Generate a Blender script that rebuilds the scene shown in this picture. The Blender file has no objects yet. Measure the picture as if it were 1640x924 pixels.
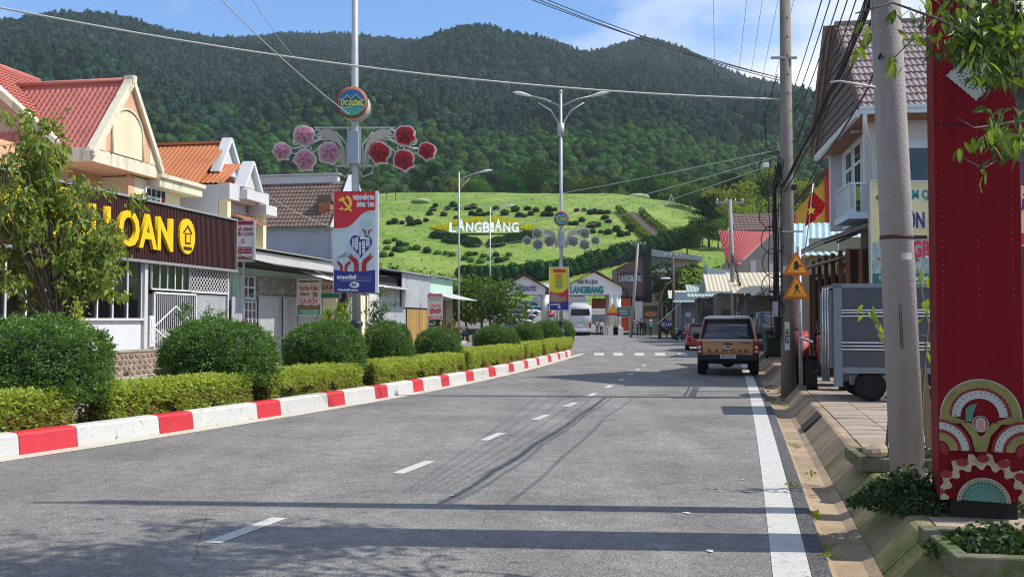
import bpy, bmesh, math, random
import numpy as np
from mathutils import Vector, Matrix, Euler, noise as mnoise
R = math.radians
random.seed(7); rng = np.random.default_rng(7)
scene = bpy.context.scene
COL = scene.collection

# ---------------------------------------------------------------- camera
F, CX, CY, CAMZ, HOR = 1570.0, 820.0, 462.0, 1.7, 513.0
TH = math.atan((HOR - CY) / F)
cam_d = bpy.data.cameras.new('camera'); cam = bpy.data.objects.new('camera', cam_d); COL.objects.link(cam)
cam.location = (0, 0, CAMZ); cam.rotation_euler = (R(90) + TH, 0, 0)
cam_d.sensor_width = 36; cam_d.lens = 36 * F / 1640; cam_d.clip_start = 0.1; cam_d.clip_end = 9000
scene.camera = cam

# ---------------------------------------------------------------- sky, sun, exposure
SUN_AZ, SUN_EL = R(94), R(50)
w = bpy.data.worlds.new('World'); scene.world = w; w.use_nodes = True
nt = w.node_tree; nt.nodes.clear()
def N(t, **k):
    n = nt.nodes.new(t)
    for a, b in k.items(): setattr(n, a, b)
    return n
def math_node(tree, op, a, b=None, clamp=False):
    n = tree.nodes.new('ShaderNodeMath'); n.operation = op; n.use_clamp = clamp
    for i, s in enumerate((a, b)):
        if s is None: continue
        if isinstance(s, (int, float)): n.inputs[i].default_value = s
        else: tree.links.new(s, n.inputs[i])
    return n.outputs[0]
out = N('ShaderNodeOutputWorld')
sky = N('ShaderNodeTexSky', sky_type='NISHITA', sun_disc=False)
sky.sun_elevation = SUN_EL; sky.sun_rotation = SUN_AZ; sky.air_density = 1.0; sky.dust_density = 0.0; sky.ozone_density = 4.0; sky.altitude = 1500
bg_sky = N('ShaderNodeBackground'); bg_sky.inputs[1].default_value = 0.15
hs_ = N('ShaderNodeHueSaturation'); hs_.inputs['Saturation'].default_value = 1.12; nt.links.new(sky.outputs[0], hs_.inputs['Color']); nt.links.new(hs_.outputs[0], bg_sky.inputs[0])
bg_cl = N('ShaderNodeBackground'); bg_cl.inputs[0].default_value = (0.95, 0.97, 1.0, 1); bg_cl.inputs[1].default_value = 0.8
tc = N('ShaderNodeTexCoord'); sep = N('ShaderNodeSeparateXYZ'); nt.links.new(tc.outputs['Generated'], sep.inputs[0])
zz = math_node(nt, 'ADD', math_node(nt, 'MAXIMUM', sep.outputs[2], 0.0), 0.16)
comb = N('ShaderNodeCombineXYZ')
nt.links.new(math_node(nt, 'DIVIDE', sep.outputs[0], zz), comb.inputs[0]); nt.links.new(math_node(nt, 'DIVIDE', sep.outputs[1], zz), comb.inputs[1])
cn = N('ShaderNodeTexNoise'); cn.inputs['Scale'].default_value = 0.85; cn.inputs['Detail'].default_value = 8; cn.inputs['Roughness'].default_value = 0.58
mp = N('ShaderNodeMapping'); mp.inputs['Location'].default_value = (4.4, 8.3, 1.1)
nt.links.new(comb.outputs[0], mp.inputs[0]); nt.links.new(mp.outputs[0], cn.inputs['Vector'])
cr = N('ShaderNodeValToRGB'); cr.color_ramp.elements[0].position = 0.43; cr.color_ramp.elements[1].position = 0.62
nt.links.new(cn.outputs['Fac'], cr.inputs[0])
mx = N('ShaderNodeMixShader'); nt.links.new(cr.outputs[0], mx.inputs[0]); nt.links.new(bg_sky.outputs[0], mx.inputs[1]); nt.links.new(bg_cl.outputs[0], mx.inputs[2])
nt.links.new(mx.outputs[0], out.inputs[0])
sd = Vector((math.sin(SUN_AZ) * math.cos(SUN_EL), math.cos(SUN_AZ) * math.cos(SUN_EL), math.sin(SUN_EL)))
sun_d = bpy.data.lights.new('sun', 'SUN'); sun = bpy.data.objects.new('sun', sun_d); COL.objects.link(sun)
sun_d.energy = 4.2; sun_d.angle = R(0.53); sun_d.color = (1.0, 0.94, 0.85)
sun.rotation_euler = (-sd).to_track_quat('-Z', 'Y').to_euler(); sun.location = sd * 60
vs = scene.view_settings; vs.view_transform = 'Standard'; vs.look = 'None'; vs.gamma = 1; vs.exposure = 0.55; vs.use_curve_mapping = False
scene.render.engine = 'CYCLES'
cy = scene.cycles; cy.use_denoising = True; cy.max_bounces = 6; cy.diffuse_bounces = 3; cy.glossy_bounces = 3; cy.transmission_bounces = 4; cy.transparent_max_bounces = 12; cy.volume_bounces = 0
cy.caustics_reflective = False; cy.caustics_refractive = False; cy.sample_clamp_indirect = 6; cy.filter_width = 1.05

# ---------------------------------------------------------------- pixel to place
def ray(px, py):
    u = (px - CX) / F; v = (CY - py) / F
    return Vector((u, math.cos(TH) - v * math.sin(TH), math.sin(TH) + v * math.cos(TH)))
def G(px, py, z=0.0):                                   # where a pixel's ray meets the level z
    d = ray(px, py); t = (z - CAMZ) / d.z
    return Vector((d.x * t, d.y * t, z))
def A(px, py, Y):                                       # where a pixel's ray reaches depth Y
    d = ray(px, py); t = Y / d.y
    return Vector((d.x * t, Y, CAMZ + d.z * t))
def interp(pts):
    xs = [p[0] for p in pts]; ys = [p[1] for p in pts]
    def f(x):
        if x <= xs[0]: i = 0
        elif x >= xs[-1]: i = len(xs) - 2
        else: i = max(k for k in range(len(xs) - 1) if xs[k] <= x)
        t = (x - xs[i]) / (xs[i + 1] - xs[i]); return ys[i] + t * (ys[i + 1] - ys[i])
    return f
def polyfit(pts, deg):
    c = np.polyfit([p[1] for p in pts], [p[0] for p in pts], deg)
    return lambda y: float(np.polyval(c, y))

# ---------------------------------------------------------------- materials
MATS = {}
def mat(name, col, rough=0.7, var=0.12, vs_=3.0, bump=0.0, bs=40.0, metal=0.0, spec=0.35, col2=None, c2s=1.5, c2lo=0.5, c2hi=0.65, streak=False, coat=0.0, emit=0.0, rnd=0.0, det=6.0):
    """principled material with noise variation, an optional second (worn or stained) colour and fine relief"""
    if name in MATS: return MATS[name]
    m = bpy.data.materials.new(name); m.use_nodes = True; t = m.node_tree; L = t.links
    b = t.nodes['Principled BSDF']; b.inputs['Roughness'].default_value = rough; b.inputs['Metallic'].default_value = metal
    b.inputs['Specular IOR Level'].default_value = spec
    if coat: b.inputs['Coat Weight'].default_value = coat
    co = t.nodes.new('ShaderNodeTexCoord').outputs['Object']
    if streak:
        mpn = t.nodes.new('ShaderNodeMapping'); mpn.inputs['Scale'].default_value = (1, 1, 0.12); L.new(co, mpn.inputs[0]); cs = mpn.outputs[0]
    else: cs = co
    n1 = t.nodes.new('ShaderNodeTexNoise'); n1.inputs['Scale'].default_value = vs_; n1.inputs['Detail'].default_value = det; n1.inputs['Roughness'].default_value = 0.65
    L.new(co, n1.inputs['Vector'])
    f = math_node(t, 'ADD', math_node(t, 'MULTIPLY', math_node(t, 'SUBTRACT', n1.outputs['Fac'], 0.5), 2.6 * var), 1.0)
    if rnd:
        oi = t.nodes.new('ShaderNodeObjectInfo')
        f = math_node(t, 'MULTIPLY', f, math_node(t, 'ADD', math_node(t, 'MULTIPLY', oi.outputs['Random'], 2 * rnd), 1 - rnd))
    base = t.nodes.new('ShaderNodeRGB'); base.outputs[0].default_value = (*col, 1); src = base.outputs[0]
    if col2:
        n2 = t.nodes.new('ShaderNodeTexNoise'); n2.inputs['Scale'].default_value = c2s; n2.inputs['Detail'].default_value = 8; n2.inputs['Roughness'].default_value = 0.7
        L.new(cs, n2.inputs['Vector'])
        rp = t.nodes.new('ShaderNodeValToRGB'); rp.color_ramp.elements[0].position = c2lo; rp.color_ramp.elements[1].position = c2hi
        L.new(n2.outputs['Fac'], rp.inputs[0])
        mxc = t.nodes.new('ShaderNodeMix'); mxc.data_type = 'RGBA'; L.new(rp.outputs[0], mxc.inputs[0]); L.new(src, mxc.inputs[6]); mxc.inputs[7].default_value = (*col2, 1); src = mxc.outputs[2]
    sc = t.nodes.new('ShaderNodeVectorMath'); sc.operation = 'SCALE'; L.new(src, sc.inputs[0]); L.new(f, sc.inputs['Scale'])
    L.new(sc.outputs[0], b.inputs['Base Color'])
    rr = math_node(t, 'ADD', math_node(t, 'MULTIPLY', math_node(t, 'SUBTRACT', n1.outputs['Fac'], 0.5), 0.25), rough, True); L.new(rr, b.inputs['Roughness'])
    if bump:
        n3 = t.nodes.new('ShaderNodeTexNoise'); n3.inputs['Scale'].default_value = bs; n3.inputs['Detail'].default_value = 5; L.new(co, n3.inputs['Vector'])
        bp = t.nodes.new('ShaderNodeBump'); bp.inputs['Strength'].default_value = bump; bp.inputs['Distance'].default_value = 0.02; L.new(n3.outputs['Fac'], bp.inputs['Height']); L.new(bp.outputs[0], b.inputs['Normal'])
    if emit:
        L.new(sc.outputs[0], b.inputs['Emission Color']); b.inputs['Emission Strength'].default_value = emit
    MATS[name] = m; return m
def leafmat(name, c1, c2, trans=0.35, rough=0.55, dead=None, objr=0.0, spec=0.25):
    """leaf: per-leaf random colour (attribute rnd), some light passing through"""
    if name in MATS: return MATS[name]
    m = bpy.data.materials.new(name); m.use_nodes = True; t = m.node_tree; L = t.links; t.nodes.clear()
    o = t.nodes.new('ShaderNodeOutputMaterial'); at = t.nodes.new('ShaderNodeAttribute'); at.attribute_name = 'rnd'
    rp = t.nodes.new('ShaderNodeValToRGB'); e = rp.color_ramp.elements; e[0].color = (*c1, 1); e[1].color = (*c2, 1)
    if dead:
        e[1].position = 0.9; x = e.new(0.95); x.color = (*dead, 1)
    L.new(at.outputs['Fac'], rp.inputs[0]); csrc = rp.outputs[0]
    if objr:
        oi = t.nodes.new('ShaderNodeObjectInfo'); h = t.nodes.new('ShaderNodeHueSaturation'); L.new(csrc, h.inputs['Color'])
        L.new(math_node(t, 'ADD', math_node(t, 'MULTIPLY', oi.outputs['Random'], 2 * objr), 1 - objr), h.inputs['Value'])
        L.new(math_node(t, 'ADD', math_node(t, 'MULTIPLY', oi.outputs['Random'], 0.05), 0.475), h.inputs['Hue']); csrc = h.outputs[0]
    d = t.nodes.new('ShaderNodeBsdfPrincipled'); d.inputs['Roughness'].default_value = rough; d.inputs['Specular IOR Level'].default_value = spec; L.new(csrc, d.inputs['Base Color'])
    tr = t.nodes.new('ShaderNodeBsdfTranslucent'); g = t.nodes.new('ShaderNodeVectorMath'); g.operation = 'MULTIPLY'; g.inputs[1].default_value = (1.5, 1.35, 0.6); L.new(csrc, g.inputs[0]); L.new(g.outputs[0], tr.inputs[0])
    mxs = t.nodes.new('ShaderNodeMixShader'); mxs.inputs[0].default_value = trans; L.new(d.outputs[0], mxs.inputs[1]); L.new(tr.outputs[0], mxs.inputs[2]); L.new(mxs.outputs[0], o.inputs[0])
    MATS[name] = m; return m
def glassmat(name, tint=(0.02, 0.025, 0.03), refl=0.25, clear=0.6, rough=0.03):
    if name in MATS: return MATS[name]
    m = bpy.data.materials.new(name); m.use_nodes = True; t = m.node_tree; L = t.links; t.nodes.clear()
    o = t.nodes.new('ShaderNodeOutputMaterial'); gl = t.nodes.new('ShaderNodeBsdfGlossy'); gl.inputs['Roughness'].default_value = rough; gl.inputs[0].default_value = (0.85, 0.9, 0.95, 1)
    tp = t.nodes.new('ShaderNodeBsdfTransparent'); tp.inputs[0].default_value = (0.8, 0.85, 0.85, 1); df = t.nodes.new('ShaderNodeBsdfDiffuse'); df.inputs[0].default_value = (*tint, 1)
    a = t.nodes.new('ShaderNodeMixShader'); a.inputs[0].default_value = clear; L.new(df.outputs[0], a.inputs[1]); L.new(tp.outputs[0], a.inputs[2])
    lw = t.nodes.new('ShaderNodeLayerWeight'); lw.inputs[0].default_value = refl
    b = t.nodes.new('ShaderNodeMixShader'); L.new(lw.outputs['Fresnel'], b.inputs[0]); L.new(a.outputs[0], b.inputs[1]); L.new(gl.outputs[0], b.inputs[2]); L.new(b.outputs[0], o.inputs[0])
    MATS[name] = m; return m

# ---------------------------------------------------------------- mesh builder
class MB:
    def __init__(s): s.v = []; s.f = []; s.m = []; s.s = []
    def add(s, vs, fs, mi=0, smooth=False):
        o = len(s.v); s.v += [tuple(p) for p in vs]
        for f in fs: s.f.append([i + o for i in f]); s.m.append(mi); s.s.append(smooth)
        return s
    def box(s, x0, x1, y0, y1, z0, z1, mi=0):
        return s.add([(x0, y0, z0), (x1, y0, z0), (x1, y1, z0), (x0, y1, z0), (x0, y0, z1), (x1, y0, z1), (x1, y1, z1), (x0, y1, z1)],
                     [(3, 2, 1, 0), (4, 5, 6, 7), (0, 1, 5, 4), (1, 2, 6, 5), (2, 3, 7, 6), (3, 0, 4, 7)], mi)
    def bar(s, p, q, wx, wz, mi=0, up=(0, 0, 1)):       # rectangular bar from p to q
        p = Vector(p); q = Vector(q); d = (q - p).normalized(); u = Vector(up)
        if abs(d.dot(u)) > 0.98: u = Vector((0, 1, 0))
        a = d.cross(u).normalized() * (wx / 2); b = a.cross(d).normalized() * (wz / 2)
        vs = [p - a - b, p + a - b, p + a + b, p - a + b, q - a - b, q + a - b, q + a + b, q - a + b]
        return s.add(vs, [(0, 1, 2, 3), (7, 6, 5, 4), (0, 4, 5, 1), (1, 5, 6, 2), (2, 6, 7, 3), (3, 7, 4, 0)], mi)
    def tube(s, pts, r, n=8, mi=0, caps=True, smooth=True, flat=1.0):
        pts = [Vector(p) for p in pts]; k = len(pts); rs = list(r) if hasattr(r, '__len__') else [r] * k
        vs = []; fs = []; pa = None
        for i, p in enumerate(pts):
            d = (pts[min(i + 1, k - 1)] - pts[max(i - 1, 0)])
            d = d.normalized() if d.length > 1e-9 else Vector((0, 0, 1))
            if pa is None:
                u = Vector((0, 0, 1)) if abs(d.z) < 0.9 else Vector((1, 0, 0)); a = d.cross(u).normalized()
            else:
                a = pa - d * pa.dot(d); a = a.normalized() if a.length > 1e-6 else d.orthogonal().normalized()
            pa = a; b = d.cross(a)
            for j in range(n):
                t = 2 * math.pi * j / n; vs.append(p + (a * math.cos(t) + b * math.sin(t) * flat) * rs[i])
        for i in range(k - 1):
            for j in range(n):
                q = (j + 1) % n; fs.append((i * n + j, i * n + q, (i + 1) * n + q, (i + 1) * n + j))
        if caps: fs.append(tuple(reversed(range(n)))); fs.append(tuple(range((k - 1) * n, k * n)))
        return s.add(vs, fs, mi, smooth)
    def ell(s, c, r, nu=12, nv=8, mi=0, smooth=True):
        c = Vector(c); vs = [c + Vector((0, 0, -r[2]))]; fs = []
        for i in range(1, nv):
            ph = -math.pi / 2 + math.pi * i / nv
            for j in range(nu):
                t = 2 * math.pi * j / nu; vs.append(c + Vector((r[0] * math.cos(ph) * math.cos(t), r[1] * math.cos(ph) * math.sin(t), r[2] * math.sin(ph))))
        vs.append(c + Vector((0, 0, r[2]))); top = len(vs) - 1
        for j in range(nu): fs.append((0, 1 + (j + 1) % nu, 1 + j)); fs.append((top, 1 + (nv - 2) * nu + j, 1 + (nv - 2) * nu + (j + 1) % nu))
        for i in range(nv - 2):
            for j in range(nu):
                a = 1 + i * nu; b = a + nu; q = (j + 1) % nu; fs.append((a + j, a + q, b + q, b + j))
        return s.add(vs, fs, mi, smooth)
    def prism(s, poly, ax, a, b, mi=0):                 # extrude a 2-D outline along axis ax from a to b
        n = len(poly)
        P = {'x': lambda p, c: (c, p[0], p[1]), 'y': lambda p, c: (p[0], c, p[1]), 'z': lambda p, c: (p[0], p[1], c)}[ax]
        vs = [P(p, a) for p in poly] + [P(p, b) for p in poly]
        fs = [tuple(range(n)), tuple(reversed(range(n, 2 * n)))] + [(i, i + n, (i + 1) % n + n, (i + 1) % n) for i in range(n)]
        return s.add(vs, fs, mi)
    def loft(s, rings, mi=0, closed=True, smooth=True, caps=True):
        n = len(rings[0]); vs = [p for r in rings for p in r]; fs = []
        for i in range(len(rings) - 1):
            for j in range(n if closed else n - 1):
                q = (j + 1) % n; fs.append((i * n + j, i * n + q, (i + 1) * n + q, (i + 1) * n + j))
        if caps and closed: fs.append(tuple(reversed(range(n)))); fs.append(tuple(range((len(rings) - 1) * n, len(rings) * n)))
        return s.add(vs, fs, mi, smooth)
    def grid(s, fn, nu, nv, mi=0, smooth=True):
        vs = [fn(i / nu, j / nv) for i in range(nu + 1) for j in range(nv + 1)]
        return s.add(vs, [(i * (nv + 1) + j, (i + 1) * (nv + 1) + j, (i + 1) * (nv + 1) + j + 1, i * (nv + 1) + j + 1) for i in range(nu) for j in range(nv)], mi, smooth)
    def mesh(s, name, mats):
        me = bpy.data.meshes.new(name); me.from_pydata(s.v, [], s.f)
        for m in (mats if isinstance(mats, (list, tuple)) else [mats]): me.materials.append(m)
        me.polygons.foreach_set('material_index', s.m); me.polygons.foreach_set('use_smooth', s.s)
        bm = bmesh.new(); bm.from_mesh(me); bmesh.ops.recalc_face_normals(bm, faces=bm.faces); bm.to_mesh(me); bm.free()
        return me
    def obj(s, name, mats, parent=None, bevel=0.0, loc=None, rot=None, seg=2, wn=False):
        o = bpy.data.objects.new(name, s.mesh(name, mats)); COL.objects.link(o)
        if parent is not None: o.parent = parent
        if loc is not None: o.location = loc
        if rot is not None: o.rotation_euler = rot
        if bevel:
            b = o.modifiers.new('bevel', 'BEVEL'); b.width = bevel; b.segments = seg; b.limit_method = 'ANGLE'; b.angle_limit = R(35); b.harden_normals = False
        return o
def inst(name, me, parent=None, loc=(0, 0, 0), rot=(0, 0, 0), sc=(1, 1, 1)):
    o = bpy.data.objects.new(name, me); COL.objects.link(o); o.location = loc; o.rotation_euler = rot; o.scale = sc
    if parent is not None: o.parent = parent
    return o
def tag(o, label=None, cat=None, group=None, kind=None):
    if label: o['label'] = label
    if cat: o['category'] = cat
    if group: o['group'] = group
    if kind: o['kind'] = kind
    return o
def thing(name, label, cat, loc=(0, 0, 0), rz=0.0, group=None):
    o = bpy.data.objects.new(name, None); COL.objects.link(o); o.empty_display_size = 0.2
    o.location = loc; o.rotation_euler = (0, 0, rz)
    return tag(o, label, cat, group)
KIDS = {}
def copy_tree(src, loc, rz, label=None, parent=None, sc=None):
    def rec(o, p):
        c = o.copy(); COL.objects.link(c); c.parent = p
        for ch in [k for k in bpy.data.objects if k.parent == o] if o.name not in KIDS else KIDS[o.name]: rec(ch, c)
        return c
    def reg(o):
        KIDS[o.name] = [k for k in bpy.data.objects if k.parent == o]
        for k in KIDS[o.name]: reg(k)
    if src.name not in KIDS: reg(src)
    c = rec(src, parent); c.location = loc; c.rotation_euler = (0, 0, rz)
    if sc: c.scale = sc
    if label: c['label'] = label
    return c
def np_mesh(name, V, Q, mats, rnd=None, smooth=False, mi=None):
    me = bpy.data.meshes.new(name); V = np.asarray(V, np.float32); Q = np.asarray(Q, np.int32); k = Q.shape[1]
    me.vertices.add(len(V)); me.vertices.foreach_set('co', V.ravel()); me.loops.add(Q.size); me.loops.foreach_set('vertex_index', Q.ravel())
    me.polygons.add(len(Q)); me.polygons.foreach_set('loop_start', np.arange(0, Q.size, k, dtype=np.int32)); me.polygons.foreach_set('loop_total', np.full(len(Q), k, np.int32))
    me.polygons.foreach_set('use_smooth', np.full(len(Q), smooth, bool))
    for m in (mats if isinstance(mats, (list, tuple)) else [mats]): me.materials.append(m)
    if mi is not None: me.polygons.foreach_set('material_index', np.asarray(mi, np.int32))
    me.update(calc_edges=True)
    if rnd is not None:
        at = me.attributes.new('rnd', 'FLOAT', 'POINT'); at.data.foreach_set('value', np.asarray(rnd, np.float32))
    return me
def unit(a): return a / np.maximum(np.linalg.norm(a, axis=1, keepdims=True), 1e-9)
def leaf_arrays(P, D, size, wid=0.45, droop=0.0, szvar=0.4, up=0.3):
    """diamond leaves at P pointing along D"""
    n = len(P); D = unit(D); rn = rng.normal(size=(n, 3)); rn[:, 2] += up * 2
    S = unit(np.cross(D, rn)); L = size * (1 + szvar * rng.uniform(-1, 1, (n, 1))); W = L * wid
    mid = P + D * L * 0.45; nrm = np.cross(S, D)
    a = P; b = mid + S * W * 0.5 + nrm * L * 0.06; c = P + D * L - np.array([[0, 0, 1.0]]) * L * droop; d = mid - S * W * 0.5 + nrm * L * 0.06
    V = np.stack([a, b, c, d], 1).reshape(-1, 3); Q = np.arange(4 * n).reshape(n, 4)
    return V, Q
def leaf_mesh(name, P, D, size, m, wid=0.45, droop=0.0, rnd=None, szvar=0.4, up=0.3):
    V, Q = leaf_arrays(np.asarray(P), np.asarray(D), size, wid, droop, szvar, up)
    r = np.repeat(rng.uniform(0, 1, len(P)) if rnd is None else rnd, 4)
    return np_mesh(name, V, Q, m, r)
def sph(n):
    return unit(rng.normal(size=(n, 3)))
TXT = {}
def text_mesh(s, size, mt, ext=0.004, bold=0.0, align='CENTER', sx=1.0, shear=0.0, space=1.0):
    k = (s, size, mt.name, ext, bold, align, sx, shear)
    if k in TXT: return TXT[k]
    c = bpy.data.curves.new('lettering', 'FONT'); c.body = s; c.size = size; c.extrude = ext; c.offset = bold; c.align_x = align; c.align_y = 'CENTER'; c.shear = shear; c.space_character = space; c.resolution_u = 3
    o = bpy.data.objects.new('lettering', c); COL.objects.link(o); bpy.context.view_layer.update()
    me = bpy.data.meshes.new_from_object(o.evaluated_get(bpy.context.evaluated_depsgraph_get()))
    me.materials.clear(); me.materials.append(mt); me.transform(Matrix.Diagonal((sx, 1, 1, 1)))
    bpy.data.objects.remove(o); bpy.data.curves.remove(c); TXT[k] = me; return me
def text(parent, s, size, mt, loc, rot=(R(90), 0, 0), name='lettering', **k):
    return inst(name, text_mesh(s, size, mt, **k), parent, loc, rot)
# ================================================================ lines of the street
def line_fn(px, deg, y0, y1):
    pts = [G(*p) for p in px]; f = polyfit(pts, deg); e = 0.5
    s0 = (f(y0 + e) - f(y0)) / e; s1 = (f(y1) - f(y1 - e)) / e
    return lambda y: f(y0) + (y - y0) * s0 if y < y0 else (f(y1) + (y - y1) * s1 if y > y1 else f(y))
KPX = [(39.4, 728.5), (124, 714.8), (257.6, 695), (314.5, 686.7), (409, 670.5), (449.5, 664.5), (520, 652), (546.7, 647.5), (599.6, 639), (621.5, 635.5), (662, 628), (678.6, 625), (711.5, 619.5), (726, 617), (751.5, 611.5), (763.5, 609), (785, 603.8),
       (795, 601.4), (814.6, 596.5), (823, 594.6), (839.6, 590.5), (846, 589), (860, 585.4), (864, 584.3), (877.7, 580.5), (883, 579), (893.5, 576), (897, 575), (907, 572.5), (910, 571.6), (915.7, 570)]
kerbX = line_fn(KPX, 3, 12.4, 47.5)
lineX = line_fn([(1267, 924), (1245, 788), (1229, 709.7), (1208, 631), (1198, 599)], 2, 6.6, 30)
dashX = line_fn([(407, 847), (662, 747), (788, 699), (864, 668), (915, 648), (952, 632), (978, 618), (997, 607), (1012, 598)], 2, 8, 32)
NOSE = 49.2
def offs(f, y, d):
    s = (f(y + 0.2) - f(y - 0.2)) / 0.4; n = math.hypot(1, s); return Vector((f(y) + d / n, y - d * s / n, 0))
def head(f, y): return math.atan((f(y + 0.5) - f(y - 0.5)))
def sweep(mb, f, y0, y1, step, prof, mi=0, smooth=False, closed=False):
    k = max(1, int(math.ceil((y1 - y0) / step))); rings = []
    for i in range(k + 1):
        y = y0 + (y1 - y0) * i / k; rings.append([offs(f, y, d) + Vector((0, 0, z)) for d, z in prof])
    return mb.loft(rings, mi, closed, smooth, caps=closed)
_le = interp([(45, kerbX(45) - 7.15), (60, -3.6), (85, -3.3), (125, -3.0)])
def leftX(y): return kerbX(y) - 7.15 if y < 45 else _le(y)
def rightX(y): return offs(lineX, y, 0.25).x if y < 60 else lineX(60) + .25 + (y - 60) * .14

# ================================================================ ground, hill, mountain
M_earth = mat('earth', (0.16, 0.125, 0.085), 0.95, 0.25, 0.6, 0.4, 9, col2=(0.10, 0.12, 0.045), c2s=0.15)
M_grass = mat('hill_grass', (0.105, 0.19, 0.02), 0.9, 0.45, 0.6, 0.9, 2, col2=(0.19, 0.26, 0.045), c2s=0.09, c2lo=0.42, c2hi=0.6, det=9)
M_floor = mat('forest_floor', (0.012, 0.03, 0.012), 0.95, 0.3, 0.05, 0, 1)
# asphalt: aggregate speckle, patches, worn wheel paths
def asphalt(name, base, speck=0.5):
    m = bpy.data.materials.new(name); m.use_nodes = True; t = m.node_tree; L = t.links; b = t.nodes['Principled BSDF']; b.inputs['Roughness'].default_value = 0.82; b.inputs['Specular IOR Level'].default_value = 0.3
    co = t.nodes.new('ShaderNodeTexCoord').outputs['Object']
    def nz(s, d=4, r=0.6, sx=1, sy=1):
        mpn = t.nodes.new('ShaderNodeMapping'); mpn.inputs['Scale'].default_value = (sx, sy, 1); mpn.inputs['Rotation'].default_value = (0, 0, R(13)); L.new(co, mpn.inputs[0])
        n = t.nodes.new('ShaderNodeTexNoise'); n.inputs['Scale'].default_value = s; n.inputs['Detail'].default_value = d; n.inputs['Roughness'].default_value = r; L.new(mpn.outputs[0], n.inputs['Vector']); return n.outputs['Fac']
    vo = t.nodes.new('ShaderNodeTexVoronoi'); vo.inputs['Scale'].default_value = 55; L.new(co, vo.inputs['Vector'])
    gr = t.nodes.new('ShaderNodeSeparateColor'); L.new(vo.outputs['Color'], gr.inputs[0])
    f = math_node(t, 'ADD', math_node(t, 'MULTIPLY', math_node(t, 'SUBTRACT', gr.outputs[0], 0.5), speck), 1.0)
    f = math_node(t, 'MULTIPLY', f, math_node(t, 'ADD', math_node(t, 'MULTIPLY', nz(120, 3), 1.5), 0.25))
    f = math_node(t, 'MULTIPLY', f, math_node(t, 'ADD', math_node(t, 'MULTIPLY', nz(0.5, 7, 0.65), 1.3), 0.35))
    f = math_node(t, 'MULTIPLY', f, math_node(t, 'ADD', math_node(t, 'MULTIPLY', nz(1.1, 3, 0.5, 1.0, 0.05), 0.6), 0.7))
    f = math_node(t, 'MULTIPLY', f, math_node(t, 'ADD', math_node(t, 'MULTIPLY', nz(5, 5, 0.7), 1.0), 0.5))
    ck = t.nodes.new('ShaderNodeTexVoronoi'); ck.feature = 'DISTANCE_TO_EDGE'; ck.inputs['Scale'].default_value = 0.32; wv = t.nodes.new('ShaderNodeMix'); wv.data_type = 'VECTOR'; wv.inputs[0].default_value = 0.12; n9 = t.nodes.new('ShaderNodeTexNoise'); n9.inputs['Scale'].default_value = 2.5; n9.inputs['Detail'].default_value = 6; L.new(co, n9.inputs['Vector']); L.new(co, wv.inputs[4]); L.new(n9.outputs['Color'], wv.inputs[5]); L.new(wv.outputs[1], ck.inputs['Vector'])
    crk = math_node(t, 'LESS_THAN', math_node(t, 'ADD', ck.outputs['Distance'], math_node(t, 'MULTIPLY', math_node(t, 'LESS_THAN', nz(0.35, 2), 0.55), 1.0)), 0.0022)
    f = math_node(t, 'MULTIPLY', f, math_node(t, 'SUBTRACT', 1.0, math_node(t, 'MULTIPLY', crk, 0.35)))
    f = math_node(t, 'MULTIPLY', f, math_node(t, 'SUBTRACT', 1.0, math_node(t, 'MULTIPLY', math_node(t, 'GREATER_THAN', nz(0.9, 5, 0.7), 0.66), 0.22)))
    c = t.nodes.new('ShaderNodeVectorMath'); c.operation = 'SCALE'; c.inputs[0].default_value = base; L.new(f, c.inputs['Scale']); L.new(c.outputs[0], b.inputs['Base Color'])
    bp = t.nodes.new('ShaderNodeBump'); bp.inputs['Strength'].default_value = 0.7; bp.inputs['Distance'].default_value = 0.012; L.new(vo.outputs['Distance'], bp.inputs['Height'])
    bp2 = t.nodes.new('ShaderNodeBump'); bp2.inputs['Strength'].default_value = 0.5; bp2.inputs['Distance'].default_value = 0.01; L.new(nz(90, 3), bp2.inputs['Height']); L.new(bp.outputs[0], bp2.inputs['Normal']); L.new(bp2.outputs[0], b.inputs['Normal'])
    return m
M_asph = asphalt('asphalt', (0.185, 0.180, 0.170))
M_asph2 = asphalt('asphalt_broken_edge', (0.085, 0.085, 0.087), 0.9)
M_conc = mat('concrete', (0.33, 0.30, 0.26), 0.88, 0.18, 2.5, 0.5, 60, col2=(0.2, 0.17, 0.13), c2s=1.2, c2lo=0.45, c2hi=0.7)
M_gut = mat('gutter_concrete', (0.36, 0.27, 0.175), 0.9, 0.2, 2.5, 0.5, 50, col2=(0.17, 0.13, 0.085), c2s=0.9, c2lo=0.42, c2hi=0.68)
M_moss = mat('mossy_kerb', (0.30, 0.22, 0.14), 0.92, 0.2, 2.5, 0.6, 50, col2=(0.095, 0.12, 0.025), c2s=0.8, c2lo=0.44, c2hi=0.6)
M_pave = mat('left_paving', (0.42, 0.36, 0.29), 0.9, 0.15, 2.0, 0.3, 40, col2=(0.3, 0.26, 0.2), c2s=0.7)
def worn_paint(name, col, under, lo, hi, sc=14):
    return mat(name, col, 0.7, 0.1, 5, 0.35, 70, col2=under, c2s=sc, c2lo=lo, c2hi=hi)
M_white_line = worn_paint('road_paint_white', (0.47, 0.465, 0.44), (0.17, 0.17, 0.17), 0.54, 0.72)
M_cream_line = worn_paint('road_paint_cream', (0.50, 0.47, 0.39), (0.2, 0.19, 0.17), 0.58, 0.72)
M_kw = mat('kerb_paint_white', (0.49, 0.485, 0.465), 0.65, 0.09, 4, 0.4, 30, col2=(0.24, 0.21, 0.17), c2s=8, c2lo=0.56, c2hi=0.7, rnd=0.06)
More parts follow.
